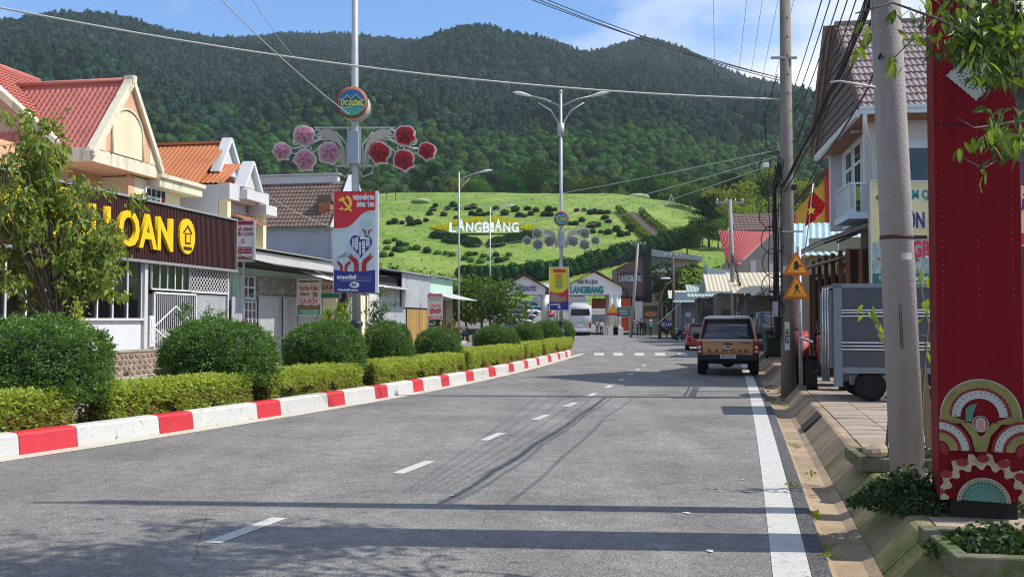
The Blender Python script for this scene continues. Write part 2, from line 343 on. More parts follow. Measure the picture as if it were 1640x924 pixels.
M_kr = mat('kerb_paint_red', (0.47, 0.028, 0.04), 0.55, 0.1, 4, 0.3, 30, col2=(0.27, 0.10, 0.08), c2s=9, c2lo=0.58, c2hi=0.7, rnd=0.1)

g = MB().add([(-4000, -400, -.12), (4000, -400, -.12), (4000, 5000, -.12), (-4000, 5000, -.12)], [(0, 1, 2, 3)]).obj('ground', M_earth); tag(g, 'bare brown and grassy earth under the whole street', 'ground', kind='structure')
_hy = interp([(116, -.1), (124, 0.1), (150, 2.4), (158, 7.2), (255, 35), (272, 36.4), (300, 34), (345, 32), (420, 30)])
_hx = interp([(-260, .55), (-120, .75), (-60, .93), (-30, 1), (25, 1), (42, .93), (52, .86), (75, .8), (110, .8), (220, .7)])
def hillz(x, y):
    z = _hy(y)
    if z <= 0: return z
    k = min(1, z / 12)
    return z * (_hx(x) * k + 1 - k) + .7 * k * mnoise.noise((x * .035, y * .035, 3)) + .25 * k * mnoise.noise((x * .12, y * .12, 9))
def hill_pt(px, py):                                     # pixel ray on the hillside
    d = ray(px, py); y = 118.0
    while y < 420:
        p = A(px, py, y)
        if p.z <= hillz(p.x, y): return Vector((p.x, y, hillz(p.x, y)))
        y += 0.5
    p = A(px, py, 262); return Vector((p.x, 262, hillz(p.x, 262)))
def hg(u, v):
    x = -260 + 520 * u; y = 116 + 304 * v; return (x, y, hillz(x, y))
h = MB().grid(hg, 130, 100).obj('hill', M_grass); tag(h, 'bright green grassy hill behind the entrance gate', 'hill', kind='structure')
_rp = interp([(-900, 40), (-300, 0), (0, 36), (60, 38), (130, 50), (190, 64), (250, 82), (300, 87), (330, 85), (370, 76), (450, 60), (560, 60), (640, 70), (700, 70), (760, 68), (850, 80), (930, 94), (985, 78), (1035, 66), (1090, 86), (1150, 112), (1200, 131), (1250, 140), (1300, 152), (1340, 164), (1500, 185), (2000, 235), (3000, 260)])
RID = 1320.0
def mtz(x, y):
    px = CX + F * x / max(y, 300); zr = CAMZ + (HOR - _rp(px)) / F * RID
    s = (y - 340) / (RID - 340)
    if s < 0: return 28 + s * 80
    if s > 1: return zr - (s - 1) * 700
    lump = mnoise.noise((x * .004, y * .0025, 1)) * 60 + mnoise.noise((x * .011, y * .006, 5)) * 26
    return 30 + (zr - 30) * (s ** 0.93) + lump * 4 * s * (1 - s) * .9
mtn = MB().grid(lambda u, v: (lambda y: (-1500 * (y / RID) * 1.35 + 3000 * 1.35 * (y / RID) * u, y, mtz(-1500 * (y / RID) * 1.35 + 3000 * 1.35 * (y / RID) * u, y)))(330 + 1150 * v), 150, 90).obj('mountain', M_floor)
tag(mtn, 'dark forested mountain ridge filling the background', 'mountain', kind='structure')

# ================================================================ road
def strip(fl, fr, y0, y1, step, z, m, name, nx=1):
    k = int((y1 - y0) / step); mb = MB()
    mb.grid(lambda u, v: (fl(y0 + (y1 - y0) * v) * (1 - u) + fr(y0 + (y1 - y0) * v) * u, y0 + (y1 - y0) * v, z), nx, k, 0, False); return mb.obj(name, m)
road = strip(leftX, rightX, -8, 121, 1.5, 0.0, M_asph, 'road'); tag(road, 'grey asphalt road curving towards the gate', 'road', kind='structure')
def part_sheet(name, m, poly, z, parent):
    mb = MB(); mb.add([(p[0], p[1], z) for p in poly], [tuple(range(len(poly)))]); return mb.obj(name, m, parent)
# broken centre line
y = 7.55
cuts = [7.55, 10.95, 13.95, 16.8, 19.4, 22.0, 24.8, 27.7, 30.6, 33.5, 36.5]
for k, y in enumerate([4.3] + cuts):
    L_ = 1.0; hw = 0.072
    poly = [offs(dashX, y, -hw), offs(dashX, y, hw), offs(dashX, y + L_ * .95, hw), offs(dashX, y + L_ * .95, -hw)]
    part_sheet('lane_dash', M_white_line, poly, 0.005, road)
mb = MB(); sweep(mb, lineX, 2, 58, .8, [(-.125, .005), (.125, .005)]); mb.obj('edge_line', M_white_line, road)
mb = MB(); sweep(mb, kerbX, 2, 50, .8, [(.015, .005), (.32, .005)]); mb.obj('kerb_line', M_cream_line, road)
for (x0, x1) in ((952, 968), (983, 998), (1017, 1032), (1050, 1066), (1086, 1101)):
    a = G(x0, 569.3); b = G(x1, 569.3); c = G(x1 - 1, 565.2); d = G(x0 - 1, 565.2)
    part_sheet('crossing_dash', M_white_line, [a, b, c, d], 0.005, road)
# dark broken asphalt at the right edge
mb = MB(); sweep(mb, lineX, 2, 40, .5, [(.13, .004), (.26, .004)]); mb.obj('broken_edge', M_asph2, road)
# right gutter, sloping kerb and pavement
def kerb_strip(f, prof, y0, y1, m, name, label, cat):
    mb = MB(); sweep(mb, f, y0, y1, .7, prof); return tag(mb.obj(name, m), label, cat, kind='structure')
kerb_strip(lineX, [(.25, .002), (.31, -.05), (.52, -.055), (.60, -.02)], 1.5, 58, M_gut, 'gutter', 'tan concrete gutter along the right road edge', 'gutter')
SWZ = .25
# sloping kerb slabs, each a piece
slabs = tag(bpy.data.objects.new('sloping_kerb', None), 'weathered sloping concrete kerb slabs beside the gutter', 'kerb', kind='structure'); COL.objects.link(slabs)
y = 2.0; i = 0
while y < 58:
    L_ = 1.22; mb = MB(); sweep(mb, lineX, y, y + L_ - .012, .45, [(.60, -.03), (.86, SWZ - .015), (.90, SWZ), (1.0, SWZ), (1.0, -.1), (.60, -.1)], closed=True)
    o = mb.obj('kerb_slab', M_moss if y < 11 else M_gut, slabs); o.location.z = random.uniform(-.006, .004); y += L_; i += 1
mb = MB(); sweep(mb, lineX, 1.5, 110, 1.0, [(1.0, SWZ - .04), (14, SWZ - .04)]); pv = tag(mb.obj('pavement', mat('pavement_bed', (.16, .135, .1), .95, .25, 3, .5, 30)), 'right pavement of square beige tiles', 'pavement', kind='structure')
M_tile = mat('paving_tile', (.33, .265, .205), .88, .15, 4, .35, 45, col2=(.17, .15, .12), c2s=2.2, c2lo=.45, c2hi=.75, rnd=.14)
tw = .49; tme = MB().prism([(-tw / 2, -tw / 2), (tw / 2, -tw / 2), (tw / 2, tw / 2), (-tw / 2, tw / 2)], 'z', -.04, 0).mesh('paving_tile', M_tile)
k = 0
for r_ in range(44):
    yy = 4.6 + r_ * .5
    for c_ in range(6):
        d = 1.26 + c_ * .5; p = offs(lineX, yy, d); hh = head(lineX, yy)
        k += 1
        if k > 285: break
        inst('paving_tile', tme, pv, (p.x, p.y, SWZ + random.uniform(-.004, .004)), (random.uniform(-.006, .006), random.uniform(-.006, .006), -hh + random.uniform(-.006, .006)))
mb = MB(); sweep(mb, lineX, 26.7, 110, 1.0, [(1.0, SWZ - .003), (14, SWZ - .003)]); mb.obj('far_paving', M_tile, pv)
mb = MB(); sweep(mb, lineX, 1.5, 26.7, 1.0, [(4.02, SWZ - .004), (14, SWZ - .004)]); mb.obj('inner_paving', M_conc, pv)

# left pavement
mb = MB(); k = 60
mb.grid(lambda u, v: (leftX(-8 + 83 * v) - .02 - 4.2 * u * 3, -8 + 83 * v, .14), 1, k, 0, False); mb.grid(lambda u, v: (leftX(-8 + 83 * v) - .02, -8 + 83 * v, .14 - .3 * u), 1, k, 0, False)
tag(mb.obj('left_pavement', M_pave), 'pale pavement in front of the left shops', 'pavement', kind='structure')

# ================================================================ median with painted kerb
med = bpy.data.objects.new('median_kerb', None); COL.objects.link(med); tag(med, 'red and white painted kerb round the planted median', 'kerb', kind='structure')
MW = 2.5
ybs = [G(*p).y for p in KPX]
ys = [ybs[0]]
for a in ybs[1:]:
    ys.append(max(a, ys[-1] + .35))
seq = []
for i in range(len(ys) - 1): seq.append((ys[i], ys[i + 1], i % 2 == 0))      # red first
yy = ys[0]; red = False
while yy > 3:
    L_ = 1.5 if not red else .72; seq.append((yy - L_, yy, red)); yy -= L_; red = not red
seq.append((ys[-1], ys[-1] + .55, True if (len(ys) - 1) % 2 == 0 else False))
KP = [(-.005, -.06), (0, .0), (-.03, .24), (-.06, .275), (-.23, .285), (-.25, .27), (-.25, -.06)]
for (a, b, rd) in seq:
    mb = MB(); sweep(mb, kerbX, a + .003, b - .003, .5, [(d, z) for d, z in KP], closed=True)
    o = mb.obj('kerb_block', M_kr if rd else M_kw, med, bevel=.012)
ye = ys[-1] + .55; rd = not seq[-1][2]
C0 = offs(kerbX, ye, -MW / 2); hd = head(kerbX, ye); ang = 0
while ang < 180:
    st = 27 if rd else 36
    rings = []
    for k in range(5):
        an = R(min(180, ang + st * k / 4)) - hd
        n = Vector((math.cos(an), math.sin(an), 0)); rings.append([C0 + n * (MW / 2 + d) + Vector((0, 0, z)) for d, z in KP])
    MB().loft(rings, 0, True, False).obj('kerb_block', M_kr if rd else M_kw, med, bevel=.012); ang += st; rd = not rd
yy = ye
while yy > 6:
    L_ = .7 if rd else 1.55
    mb = MB(); sweep(mb, lambda q: offs(kerbX, q, -MW).x, yy - L_ + .003, yy - .003, .6, [(-d, z) for d, z in KP], closed=True); mb.obj('kerb_block', M_kr if rd else M_kw, med); yy -= L_; rd = not rd
mb = MB(); sweep(mb, kerbX, 2.5, ye + .8, .8, [(-.24, .2), (-MW + .24, .2)]); tag(mb.obj('median_soil', mat('soil', (.09, .06, .038), .95, .3, 4, .8, 20)), 'brown planting soil of the median', 'soil', kind='structure')
# ================================================================ vegetation
M_ball = leafmat('ball_shrub_leaf', (.042, .105, .022), (.15, .28, .06), .3, spec=.3, rough=.45)
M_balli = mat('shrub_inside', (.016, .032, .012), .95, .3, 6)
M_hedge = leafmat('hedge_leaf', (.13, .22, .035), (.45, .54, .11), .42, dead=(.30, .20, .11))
M_twig = mat('twig', (.12, .085, .055), .9, .2, 8)
M_bark = mat('bark', (.13, .10, .075), .92, .3, 6, .8, 25)
M_barkd = mat('bark_dark', (.06, .048, .038), .92, .3, 6, .8, 25)

def lump(D, seed, f=2.2, a=.12):
    return np.array([1 + a * mnoise.noise((d[0] * f + seed, d[1] * f, d[2] * f)) + a * .5 * mnoise.noise((d[0] * f * 2.7, d[1] * f * 2.7 + seed, d[2] * f * 2.7)) for d in D])
def ball_mesh(seed, n=34000):
    """clipped conifer ball, radius 1, flattened below"""
    nc = 620; C = sph(nc); hr = np.hypot(C[:, 0], C[:, 1]); C = C * ((hr ** 2.6 + np.abs(C[:, 2]) ** 2.6) ** (-1 / 2.6))[:, None]; C[:, 2] = np.where(C[:, 2] < -.55, -.55 - (C[:, 2] + .55) * .1, C[:, 2]); rad = lump(C, seed, 2.4, .10)
    ci = rng.integers(0, nc, n); U_ = sph(n); hu_ = np.hypot(U_[:, 0], U_[:, 1]); U_ = U_ * ((hu_ ** 2.6 + np.abs(U_[:, 2]) ** 2.6) ** (-1 / 2.6))[:, None]; U_[:, 2] = np.maximum(U_[:, 2], -.55); base = np.where((rng.uniform(0, 1, n) < .45)[:, None], U_ * .965, C[ci] * rad[ci][:, None])
    tang = rng.normal(size=(n, 3)) * .036; depth = rng.uniform(-.10, .0, (n, 1)) + (rng.uniform(-.045, .02, nc))[ci][:, None]; P = base * (1 + depth * .8) + tang
    tilt = rng.normal(size=(nc, 3)) * .55; D = unit(C[ci] * .9 + tilt[ci] + rng.normal(size=(n, 3)) * .45 + np.array([[0, 0, .45]]))
    V, Q = leaf_arrays(P, D, .058, .42, .05, .4)
    r = np.clip(rng.uniform(0, .7, n) + (rng.uniform(0, .3, nc))[ci], 0, 1)
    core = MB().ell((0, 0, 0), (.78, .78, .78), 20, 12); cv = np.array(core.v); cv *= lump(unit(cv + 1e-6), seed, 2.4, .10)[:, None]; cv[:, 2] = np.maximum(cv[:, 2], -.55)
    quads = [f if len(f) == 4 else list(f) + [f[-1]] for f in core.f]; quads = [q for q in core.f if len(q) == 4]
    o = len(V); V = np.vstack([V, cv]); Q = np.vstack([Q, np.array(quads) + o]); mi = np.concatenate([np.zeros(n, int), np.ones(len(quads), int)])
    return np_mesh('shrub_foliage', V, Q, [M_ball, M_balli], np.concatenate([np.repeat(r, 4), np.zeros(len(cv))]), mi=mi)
BALLS = [ball_mesh(s) for s in (1.3, 4.7, 8.2)]
def med_at(px, off):                                     # where a pixel column crosses the line at an offset from the kerb
    u = (px - CX) / F; lo, hi = 6.0, 60.0
    for _ in range(50):
        m = (lo + hi) / 2; p = offs(kerbX, m, off)
        if p.x - u * p.y < 0: lo = m
        else: hi = m
    return offs(kerbX, lo, off)
SH = [(62, 503, 183, .52, 'big clipped ball shrub at the left end of the median'), (352, 509, 447, .52, 'broad domed ball shrub opposite the restaurant gate'), (521, 512, 590, .5, 'round ball shrub just left of the lamp post with the rose decoration'),
      (622, 513, 664, .5, 'round ball shrub just right of the lamp post with the rose decoration'), (701, 523, 741, .5, 'lower flat topped ball shrub in front of the cherry sign'), (795, 520, 833, .5, 'dark wide ball shrub in front of the leafy roadside tree'),
      (844, 515, 871, .5, 'ball shrub in the middle of the last four on the median'), (874, 512, 899, .5, 'last but one ball shrub, beside the yellow banner post'), (900, 512, 921, .48, 'last ball shrub at the far tip of the median')]
for i, (px, ty, rx, zb, lab) in enumerate(SH):
    p = med_at(px, -1.15); rad = (rx - px) / F * p.y * .95; top = A(px, ty, p.y).z; bot = zb; zc = bot + (top - bot) * .36; sz = (top - zc) * .93
    t = thing('ball_shrub', lab, 'shrub', (p.x, p.y, .2), random.uniform(0, 6), 'clipped ball shrubs on the median')
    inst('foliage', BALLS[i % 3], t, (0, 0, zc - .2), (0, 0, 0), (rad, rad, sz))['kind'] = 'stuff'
    mb = MB()
    for k in range(4): a = random.uniform(0, 6.3); mb.tube([(.05 * math.cos(a), .05 * math.sin(a), -.05), (.12 * math.cos(a), .12 * math.sin(a), .3), (.35 * math.cos(a), .35 * math.sin(a), zc)], [.05, .04, .02], 6)
    mb.obj('stem', M_barkd, t)
def hedge(a, b, off0, off1, ht, lab, dens=1.0):
    Ln = b - a; n = int(5200 * Ln * dens); yy = rng.uniform(a, b, n); side = rng.uniform(0, 1, n)
    P = np.zeros((n, 3)); D = np.zeros((n, 3)); c0 = offs(kerbX, a, (off0 + off1) / 2)
    for i in range(n):
        s = side[i]; y = yy[i]
        if s < .46: d = off1 + rng.normal() * .035 - .02; z = .2 + (ht - .2) * rng.uniform(0, 1) ** .8; D[i] = (1, -.2, .35)      # street face
        elif s < .86: d = rng.uniform(off0, off1); z = ht + rng.normal() * .022; D[i] = (0, 0, 1)
        elif s < .93: d = off0; z = rng.uniform(.2, ht); D[i] = (-1, 0, .3)
        else: d = rng.uniform(off0, off1); z = rng.uniform(.2, ht); y = a if rng.uniform() < .5 else b; D[i] = (0, -1 if y == a else 1, .3)
        nz = mnoise.noise((y * 1.6, z * 3, 1.0)); d += nz * .06; z += mnoise.noise((y * 2.3, d * 4, 6.0)) * .035
        if s < .46 and z < .46 and mnoise.noise((y * 1.3, z * 2.2, 11.0)) > .12: d -= .12
        q = offs(kerbX, y, d); P[i] = (q.x, q.y, z)
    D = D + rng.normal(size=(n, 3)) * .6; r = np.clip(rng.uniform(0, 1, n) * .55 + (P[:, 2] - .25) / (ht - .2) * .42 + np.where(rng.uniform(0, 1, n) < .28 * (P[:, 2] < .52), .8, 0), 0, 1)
    t = thing('hedge', lab, 'hedge', (c0.x, c0.y, .2), 0, 'low yellow green hedges along the median')
    P -= np.array([[c0.x, c0.y, .2]])
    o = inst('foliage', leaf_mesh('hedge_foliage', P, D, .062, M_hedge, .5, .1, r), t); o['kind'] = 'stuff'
    mb = MB()
    k = max(1, int(Ln * 9))
    for i in range(k):
        y = a + Ln * (i + random.random()) / k; d = random.uniform(off0 + .08, off1 - .06); q = offs(kerbX, y, d) - Vector((c0.x, c0.y, 0))
        for j in range(4): mb.tube([(q.x, q.y, -.02), (q.x + random.uniform(-.1, .1), q.y + random.uniform(-.1, .1), .2), (q.x + random.uniform(-.22, .22), q.y + random.uniform(-.22, .22), ht - .26)], [.011, .008, .004], 4)
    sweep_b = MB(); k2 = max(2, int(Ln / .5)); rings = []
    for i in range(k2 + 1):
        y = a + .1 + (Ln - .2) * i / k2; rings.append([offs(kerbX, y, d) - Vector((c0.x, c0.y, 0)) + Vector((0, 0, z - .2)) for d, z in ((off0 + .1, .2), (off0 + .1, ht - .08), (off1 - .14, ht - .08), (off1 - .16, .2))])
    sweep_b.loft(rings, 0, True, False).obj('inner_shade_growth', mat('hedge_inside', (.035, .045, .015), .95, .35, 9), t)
    mb.obj('stems', M_twig, t)['kind'] = 'stuff'
HS = [(-190, 98, 'near end hedge block under the big left shrub'), (150, 386, 'hedge block between the first and second ball shrubs'), (416, 566, 'hedge block below the shrub left of the rose lamp post'), (592, 734, 'hedge block below the shrub right of the rose lamp post'),
      (745, 832, 'long hedge block past the flat topped shrub'), (838, 862, 'short hedge block between the far shrubs'), (867, 884, 'small square hedge block near the far tip'), (888, 912, 'last hedge block at the far tip of the median')]
for i, (a, b, lab) in enumerate(HS):
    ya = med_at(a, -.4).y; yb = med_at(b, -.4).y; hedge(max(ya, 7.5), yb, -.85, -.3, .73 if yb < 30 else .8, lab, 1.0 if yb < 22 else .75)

# ---------------------------------------------------------------- generic tree crowns (shared meshes)
def crown(name, blobs, n, size, m, wid=.55, seed=0, core=None, flatup=.3, shell=(.65, 1.05)):
    """blobs: (centre, radii) lobes; leaf clumps near each lobe's surface"""
    Pl = []; Dl = []; Rl = []
    tot = sum(b[1][0] * b[1][1] for b in blobs)
    for (c, r) in blobs:
        k = max(8, int(n * r[0] * r[1] / tot)); d = sph(k); rad = rng.uniform(shell[0], shell[1], (k, 1)) * lump(d, seed + c[0], 2.0, .18)[:, None]
        Pl.append(np.array(c) + d * np.array(r) * rad); Dl.append(d * .8 + rng.normal(size=(k, 3)) * .6 + np.array([[0, 0, flatup]])); Rl.append(np.clip(rng.uniform(0, .8, k) + rng.uniform(0, .2), 0, 1))
    P = np.vstack(Pl); D = np.vstack(Dl); r = np.concatenate(Rl); V, Q = leaf_arrays(P, D, size, wid, .15, .5)
    rn = np.repeat(r, 4)
    if core:
        for (c, rr_) in blobs:
            e = MB().ell((0, 0, 0), (1, 1, 1), core, core // 2 + 2); ev = np.array(e.v); ev = ev * lump(unit(ev), seed + c[0] * 3, 1.9, .2)[:, None] * np.array(rr_) * .93 + np.array(c)
            q = np.array([f if len(f) == 4 else [f[0], f[1], f[2], f[2]] for f in e.f if len(f) == 4]); o = len(V); V = np.vstack([V, ev]); Q = np.vstack([Q, q + o]); rn = np.concatenate([rn, rng.uniform(.1, .8, len(ev))])
    return np_mesh(name, V, Q, m, rn, smooth=bool(core))
def blobs_broad(seed, h=1.0, wdt=1.0, k=9):
    rr = random.Random(seed); B = [((0, 0, .62 * h), (.36 * wdt, .36 * wdt, .30 * h))]
    for i in range(k):
        a = rr.uniform(0, 6.28); d = rr.uniform(.18, .38) * wdt; s = rr.uniform(.13, .24); B.append(((d * math.cos(a), d * math.sin(a), rr.uniform(.38, .86) * h), (s * wdt, s * wdt, s * .85 * h)))
    return B
def trunk_mesh(seed, h, r, m, limbs=5, top=.75, lean=.04):
    rr = random.Random(seed); mb = MB(); pts = [(0, 0, -.1)]
    for i in range(1, 6): pts.append((rr.uniform(-lean, lean) * i * h * .3, rr.uniform(-lean, lean) * i * h * .3, h * top * i / 5))
    mb.tube(pts, [r * (1.25 if i == 0 else 1 - .15 * i) for i in range(6)], 8)
    for i in range(limbs):
        q = Vector(pts[2 + i % 4]); a = rr.uniform(0, 6.28); L_ = h * rr.uniform(.18, .32); e = q + Vector((math.cos(a) * L_, math.sin(a) * L_, L_ * .7)); mb.tube([q, (q + e) / 2 + Vector((0, 0, -.03 * h)), e], [r * .45, r * .3, r * .12], 6)
    return mb.mesh('trunk', m)
M_for = leafmat('forest_leaf', (.011, .029, .018), (.027, .056, .031), .1, objr=.4, spec=.02, rough=.8)  # very dark leaf colours stand in for cloud shade on the ridge
M_for2 = leafmat('lower_forest_leaf', (.022, .055, .013), (.055, .11, .022), .15, objr=.35, spec=.03, rough=.8)
M_br = leafmat('bright_tree_leaf', (.035, .085, .014), (.11, .20, .03), .35, objr=.25)
M_yel = leafmat('yellow_green_leaf', (.10, .16, .02), (.25, .32, .04), .4, objr=.2)
M_dk = leafmat('pine_leaf', (.010, .028, .012), (.03, .065, .02), .12, objr=.25, spec=.05)
# forest on the mountain: one mass
def hidden(name, me):
    return bpy.data.objects.new(name, me)
fsrc = []
for i in range(4):
    B = [((0, 0, 4.2), (3.3, 3.3, 3.6))] + [((random.uniform(-2, 2), random.uniform(-2, 2), random.uniform(3, 7.2)), (1.9, 1.9, 1.8)) for _ in range(4)]
    if i == 3: B = [((0, 0, 2.5 + 1.7 * k), (2.4 - .42 * k, 2.4 - .42 * k, 1.3)) for k in range(5)]
    fsrc.append(crown('forest_crown', B, 150, .8, M_for, .7, i, core=9, shell=(.85, 1.08)))
fsrc2 = []
for i in range(3):
    B = [((0, 0, 3.8), (3.2, 3.2, 3.2))] + [((random.uniform(-2, 2), random.uniform(-2, 2), random.uniform(3, 6.5)), (1.8, 1.8, 1.6)) for _ in range(4)]
    fsrc2.append(crown('lower_crown', B, 300, .6, M_for2, .7, i + 9, core=9, shell=(.85, 1.1)))
def scatter(name, pts, scs, sources, label, cat):
    me = bpy.data.meshes.new(name + '_points'); me.from_pydata([tuple(p) for p in pts], [], [])
    n = len(pts)
    for nm, ty, val in (('sc', 'FLOAT', scs), ('rz', 'FLOAT', rng.uniform(0, 6.28, n))):
        a = me.attributes.new(nm, ty, 'POINT'); a.data.foreach_set('value', np.asarray(val, np.float32))
    a = me.attributes.new('pick', 'INT', 'POINT'); a.data.foreach_set('value', rng.integers(0, len(sources), n).astype(np.int32))
    o = bpy.data.objects.new(name, me); COL.objects.link(o); tag(o, label, cat, kind='stuff')
    gt = bpy.data.node_groups.new(name, 'GeometryNodeTree'); gt.interface.new_socket('Geometry', in_out='INPUT', socket_type='NodeSocketGeometry'); gt.interface.new_socket('Geometry', in_out='OUTPUT', socket_type='NodeSocketGeometry')
    gi = gt.nodes.new('NodeGroupInput'); go = gt.nodes.new('NodeGroupOutput'); ip = gt.nodes.new('GeometryNodeInstanceOnPoints'); g2 = gt.nodes.new('GeometryNodeGeometryToInstance')
    for me_ in sources:
        oi = gt.nodes.new('GeometryNodeObjectInfo'); oi.inputs['Object'].default_value = hidden(me_.name, me_); oi.inputs['As Instance'].default_value = True; gt.links.new(oi.outputs['Geometry'], g2.inputs[0])
    def attr(nm, ty):
        x = gt.nodes.new('GeometryNodeInputNamedAttribute'); x.data_type = ty; x.inputs['Name'].default_value = nm; return x.outputs['Attribute']
    cx_ = gt.nodes.new('ShaderNodeCombineXYZ'); gt.links.new(attr('rz', 'FLOAT'), cx_.inputs[2])
    ip.inputs['Pick Instance'].default_value = True
    gt.links.new(gi.outputs[0], ip.inputs['Points']); gt.links.new(g2.outputs[0], ip.inputs['Instance']); gt.links.new(attr('pick', 'INT'), ip.inputs['Instance Index']); gt.links.new(cx_.outputs[0], ip.inputs['Rotation']); gt.links.new(attr('sc', 'FLOAT'), ip.inputs['Scale'])
    gt.links.new(ip.outputs[0], go.inputs[0])
    md = o.modifiers.new('scatter', 'NODES'); md.node_group = gt
    return o
pts = []; scs = []; p2 = []; s2 = []
for _ in range(34000):
    y = math.sqrt(random.uniform(345 ** 2, 1345 ** 2)); px = random.uniform(-120, 1760); x = (px - CX) / F * y; z = mtz(x, y)
    hb = 300 + 60 * mnoise.noise((x * .006, y * .006, 2)) + 190 * max(0, (px - 950) / 400)
    hb *= random.uniform(.7, 1.3)
    if y < 345 + hb * .62: p2.append((x, y, z - 1.6)); s2.append(random.uniform(.7, 1.25))
    else: pts.append((x, y, z - 1.8)); scs.append(random.uniform(.75, 1.45))
scatter('mountain_forest', pts, scs, fsrc, 'dense dark forest covering the mountain ridge', 'forest')
scatter('foothill_forest', p2, s2, fsrc2, 'lighter green woods along the foot of the mountain', 'forest')
# ================================================================ left side of the street
SL = .18; HL = math.atan(SL); CL = math.cos(HL)
def Ypx(px, c): return c / ((px - CX) / F - SL)
def frame(c, Y, name, label, cat, z=.14, group=None): return thing(name, label, cat, (c + SL * Y, Y, z), -HL, group)
def zpx(px, py, Y): return A(px, py, Y).z - .14
M_wht = mat('white_metal', (.60, .61, .62), .45, .06, 4, col2=(.5, .47, .42), c2s=2, c2lo=.62, c2hi=.85)
M_wall_w = mat('white_wall', (.52, .52, .53), .8, .07, 2, .15, 40, col2=(.45, .43, .40), c2s=.9, c2lo=.55, c2hi=.8, streak=True)
M_wall_l = mat('lilac_wall', (.58, .57, .63), .85, .06, 2, .15, 40, col2=(.42, .41, .45), c2s=.7, c2lo=.5, c2hi=.8, streak=True)
M_cream = mat('cream_wall', (.70, .61, .42), .8, .06, 2, .15, 50, col2=(.5, .42, .3), c2s=.8, c2lo=.58, c2hi=.85, streak=True)
M_peach = mat('peach_wall', (.62, .36, .22), .8, .06, 2, .15, 50, col2=(.45, .27, .18), c2s=.8, c2lo=.58, c2hi=.85, streak=True)
M_brown = mat('brown_sign_metal', (.052, .017, .015), .55, .15, 2)
M_yel_s = mat('sign_yellow', (.80, .50, .008), .4, .04, 3)
M_steel = mat('steel', (.45, .46, .47), .4, .12, 4, metal=.6)
M_galv = mat('galvanised', (.44, .46, .48), .5, .14, 2.5, metal=.35, col2=(.27, .25, .23), c2s=1.2, c2lo=.52, c2hi=.78, streak=True)
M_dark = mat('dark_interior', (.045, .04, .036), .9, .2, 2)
M_glass = glassmat('window_glass', (.02, .022, .025), .35, .75)
M_dglass = glassmat('dark_glass', (.012, .016, .02), .4, .2)
M_stone = mat('fieldstone', (.28, .21, .15), .9, .2, 5, .8, 18, rnd=.3)
M_mort = mat('mortar', (.30, .25, .2), .95, .15, 5, .5, 40)
M_rtile = mat('pink_roof_tile', (.45, .15, .12), .65, .2, 6, .2, 30, col2=(.30, .09, .075), c2s=1.5, c2lo=.5, c2hi=.8)
M_otile = mat('orange_metal_roof', (.46, .17, .065), .5, .1, 1.5, col2=(.34, .10, .04), c2s=.8, c2lo=.45, c2hi=.75)
M_btile = mat('brown_roof_tile', (.155, .105, .085), .7, .18, 2.5, .2, 30, col2=(.09, .07, .06), c2s=1.4, c2lo=.45, c2hi=.7)
M_ptr = mat('pale_trim', (.66, .60, .46), .75, .08, 3, .2, 40, col2=(.24, .22, .17), c2s=2.4, c2lo=.52, c2hi=.72, streak=True)
M_green_w = mat('pale_green_wall', (.40, .58, .47), .8, .08, 2, .1, 40, col2=(.3, .42, .34), c2s=1, c2lo=.5, c2hi=.8)
M_red = mat('sign_red', (.42, .025, .03), .45, .06, 3)
M_navy = mat('sign_navy', (.022, .03, .16), .4, .06, 3)
M_pwhite = mat('print_white', (.60, .62, .62), .45, .04, 3)
M_pblack = mat('print_black', (.02, .02, .02), .5, .05, 3)
M_pgreen = mat('print_green', (.05, .30, .17), .45, .06, 3)
M_pyel = mat('print_yellow', (.76, .58, .05), .45, .06, 3)
M_grey = mat('grey_paint', (.30, .31, .32), .6, .1, 3)
M_wood = mat('brown_wood', (.10, .055, .03), .7, .25, 3, .3, 30)

def corr(mb, P0, U, V, pitch, amp, mi=0, sub=4):
    """corrugated sheet: waves across U, running along V"""
    P0 = Vector(P0); U = Vector(U); V = Vector(V); n = U.cross(V).normalized(); k = max(2, int(U.length / pitch) * sub)
    vs = []
    for i in range(k + 1):
        p = P0 + U * (i / k) + n * (amp * math.sin(2 * math.pi * i / sub)); vs += [p, p + V]
    return mb.add(vs, [(2 * i, 2 * i + 2, 2 * i + 3, 2 * i + 1) for i in range(k)], mi, sub > 4)
def tile_roof(mb, P0, U, V, pitch, row, amp=.02, step=.03, mi=0):
    P0 = Vector(P0); U = Vector(U); V = Vector(V); n = U.cross(V).normalized(); cols = max(1, round(U.length / pitch)); rows = max(1, round(V.length / row)); k = cols * 6
    for r in range(rows):
        vs = []
        for t, h in ((r / rows - .02 / rows, step * .2), (r / rows, step), ((r + 1) / rows, 0.0)):
            for i in range(k + 1): vs.append(P0 + U * (i / k) + V * t + n * (h + amp * (.5 + .5 * math.cos(2 * math.pi * i / 6))))
        w_ = k + 1
        mb.add(vs, [(a * w_ + i, a * w_ + i + 1, (a + 1) * w_ + i + 1, (a + 1) * w_ + i) for a in range(2) for i in range(k)], mi, False)
    return mb

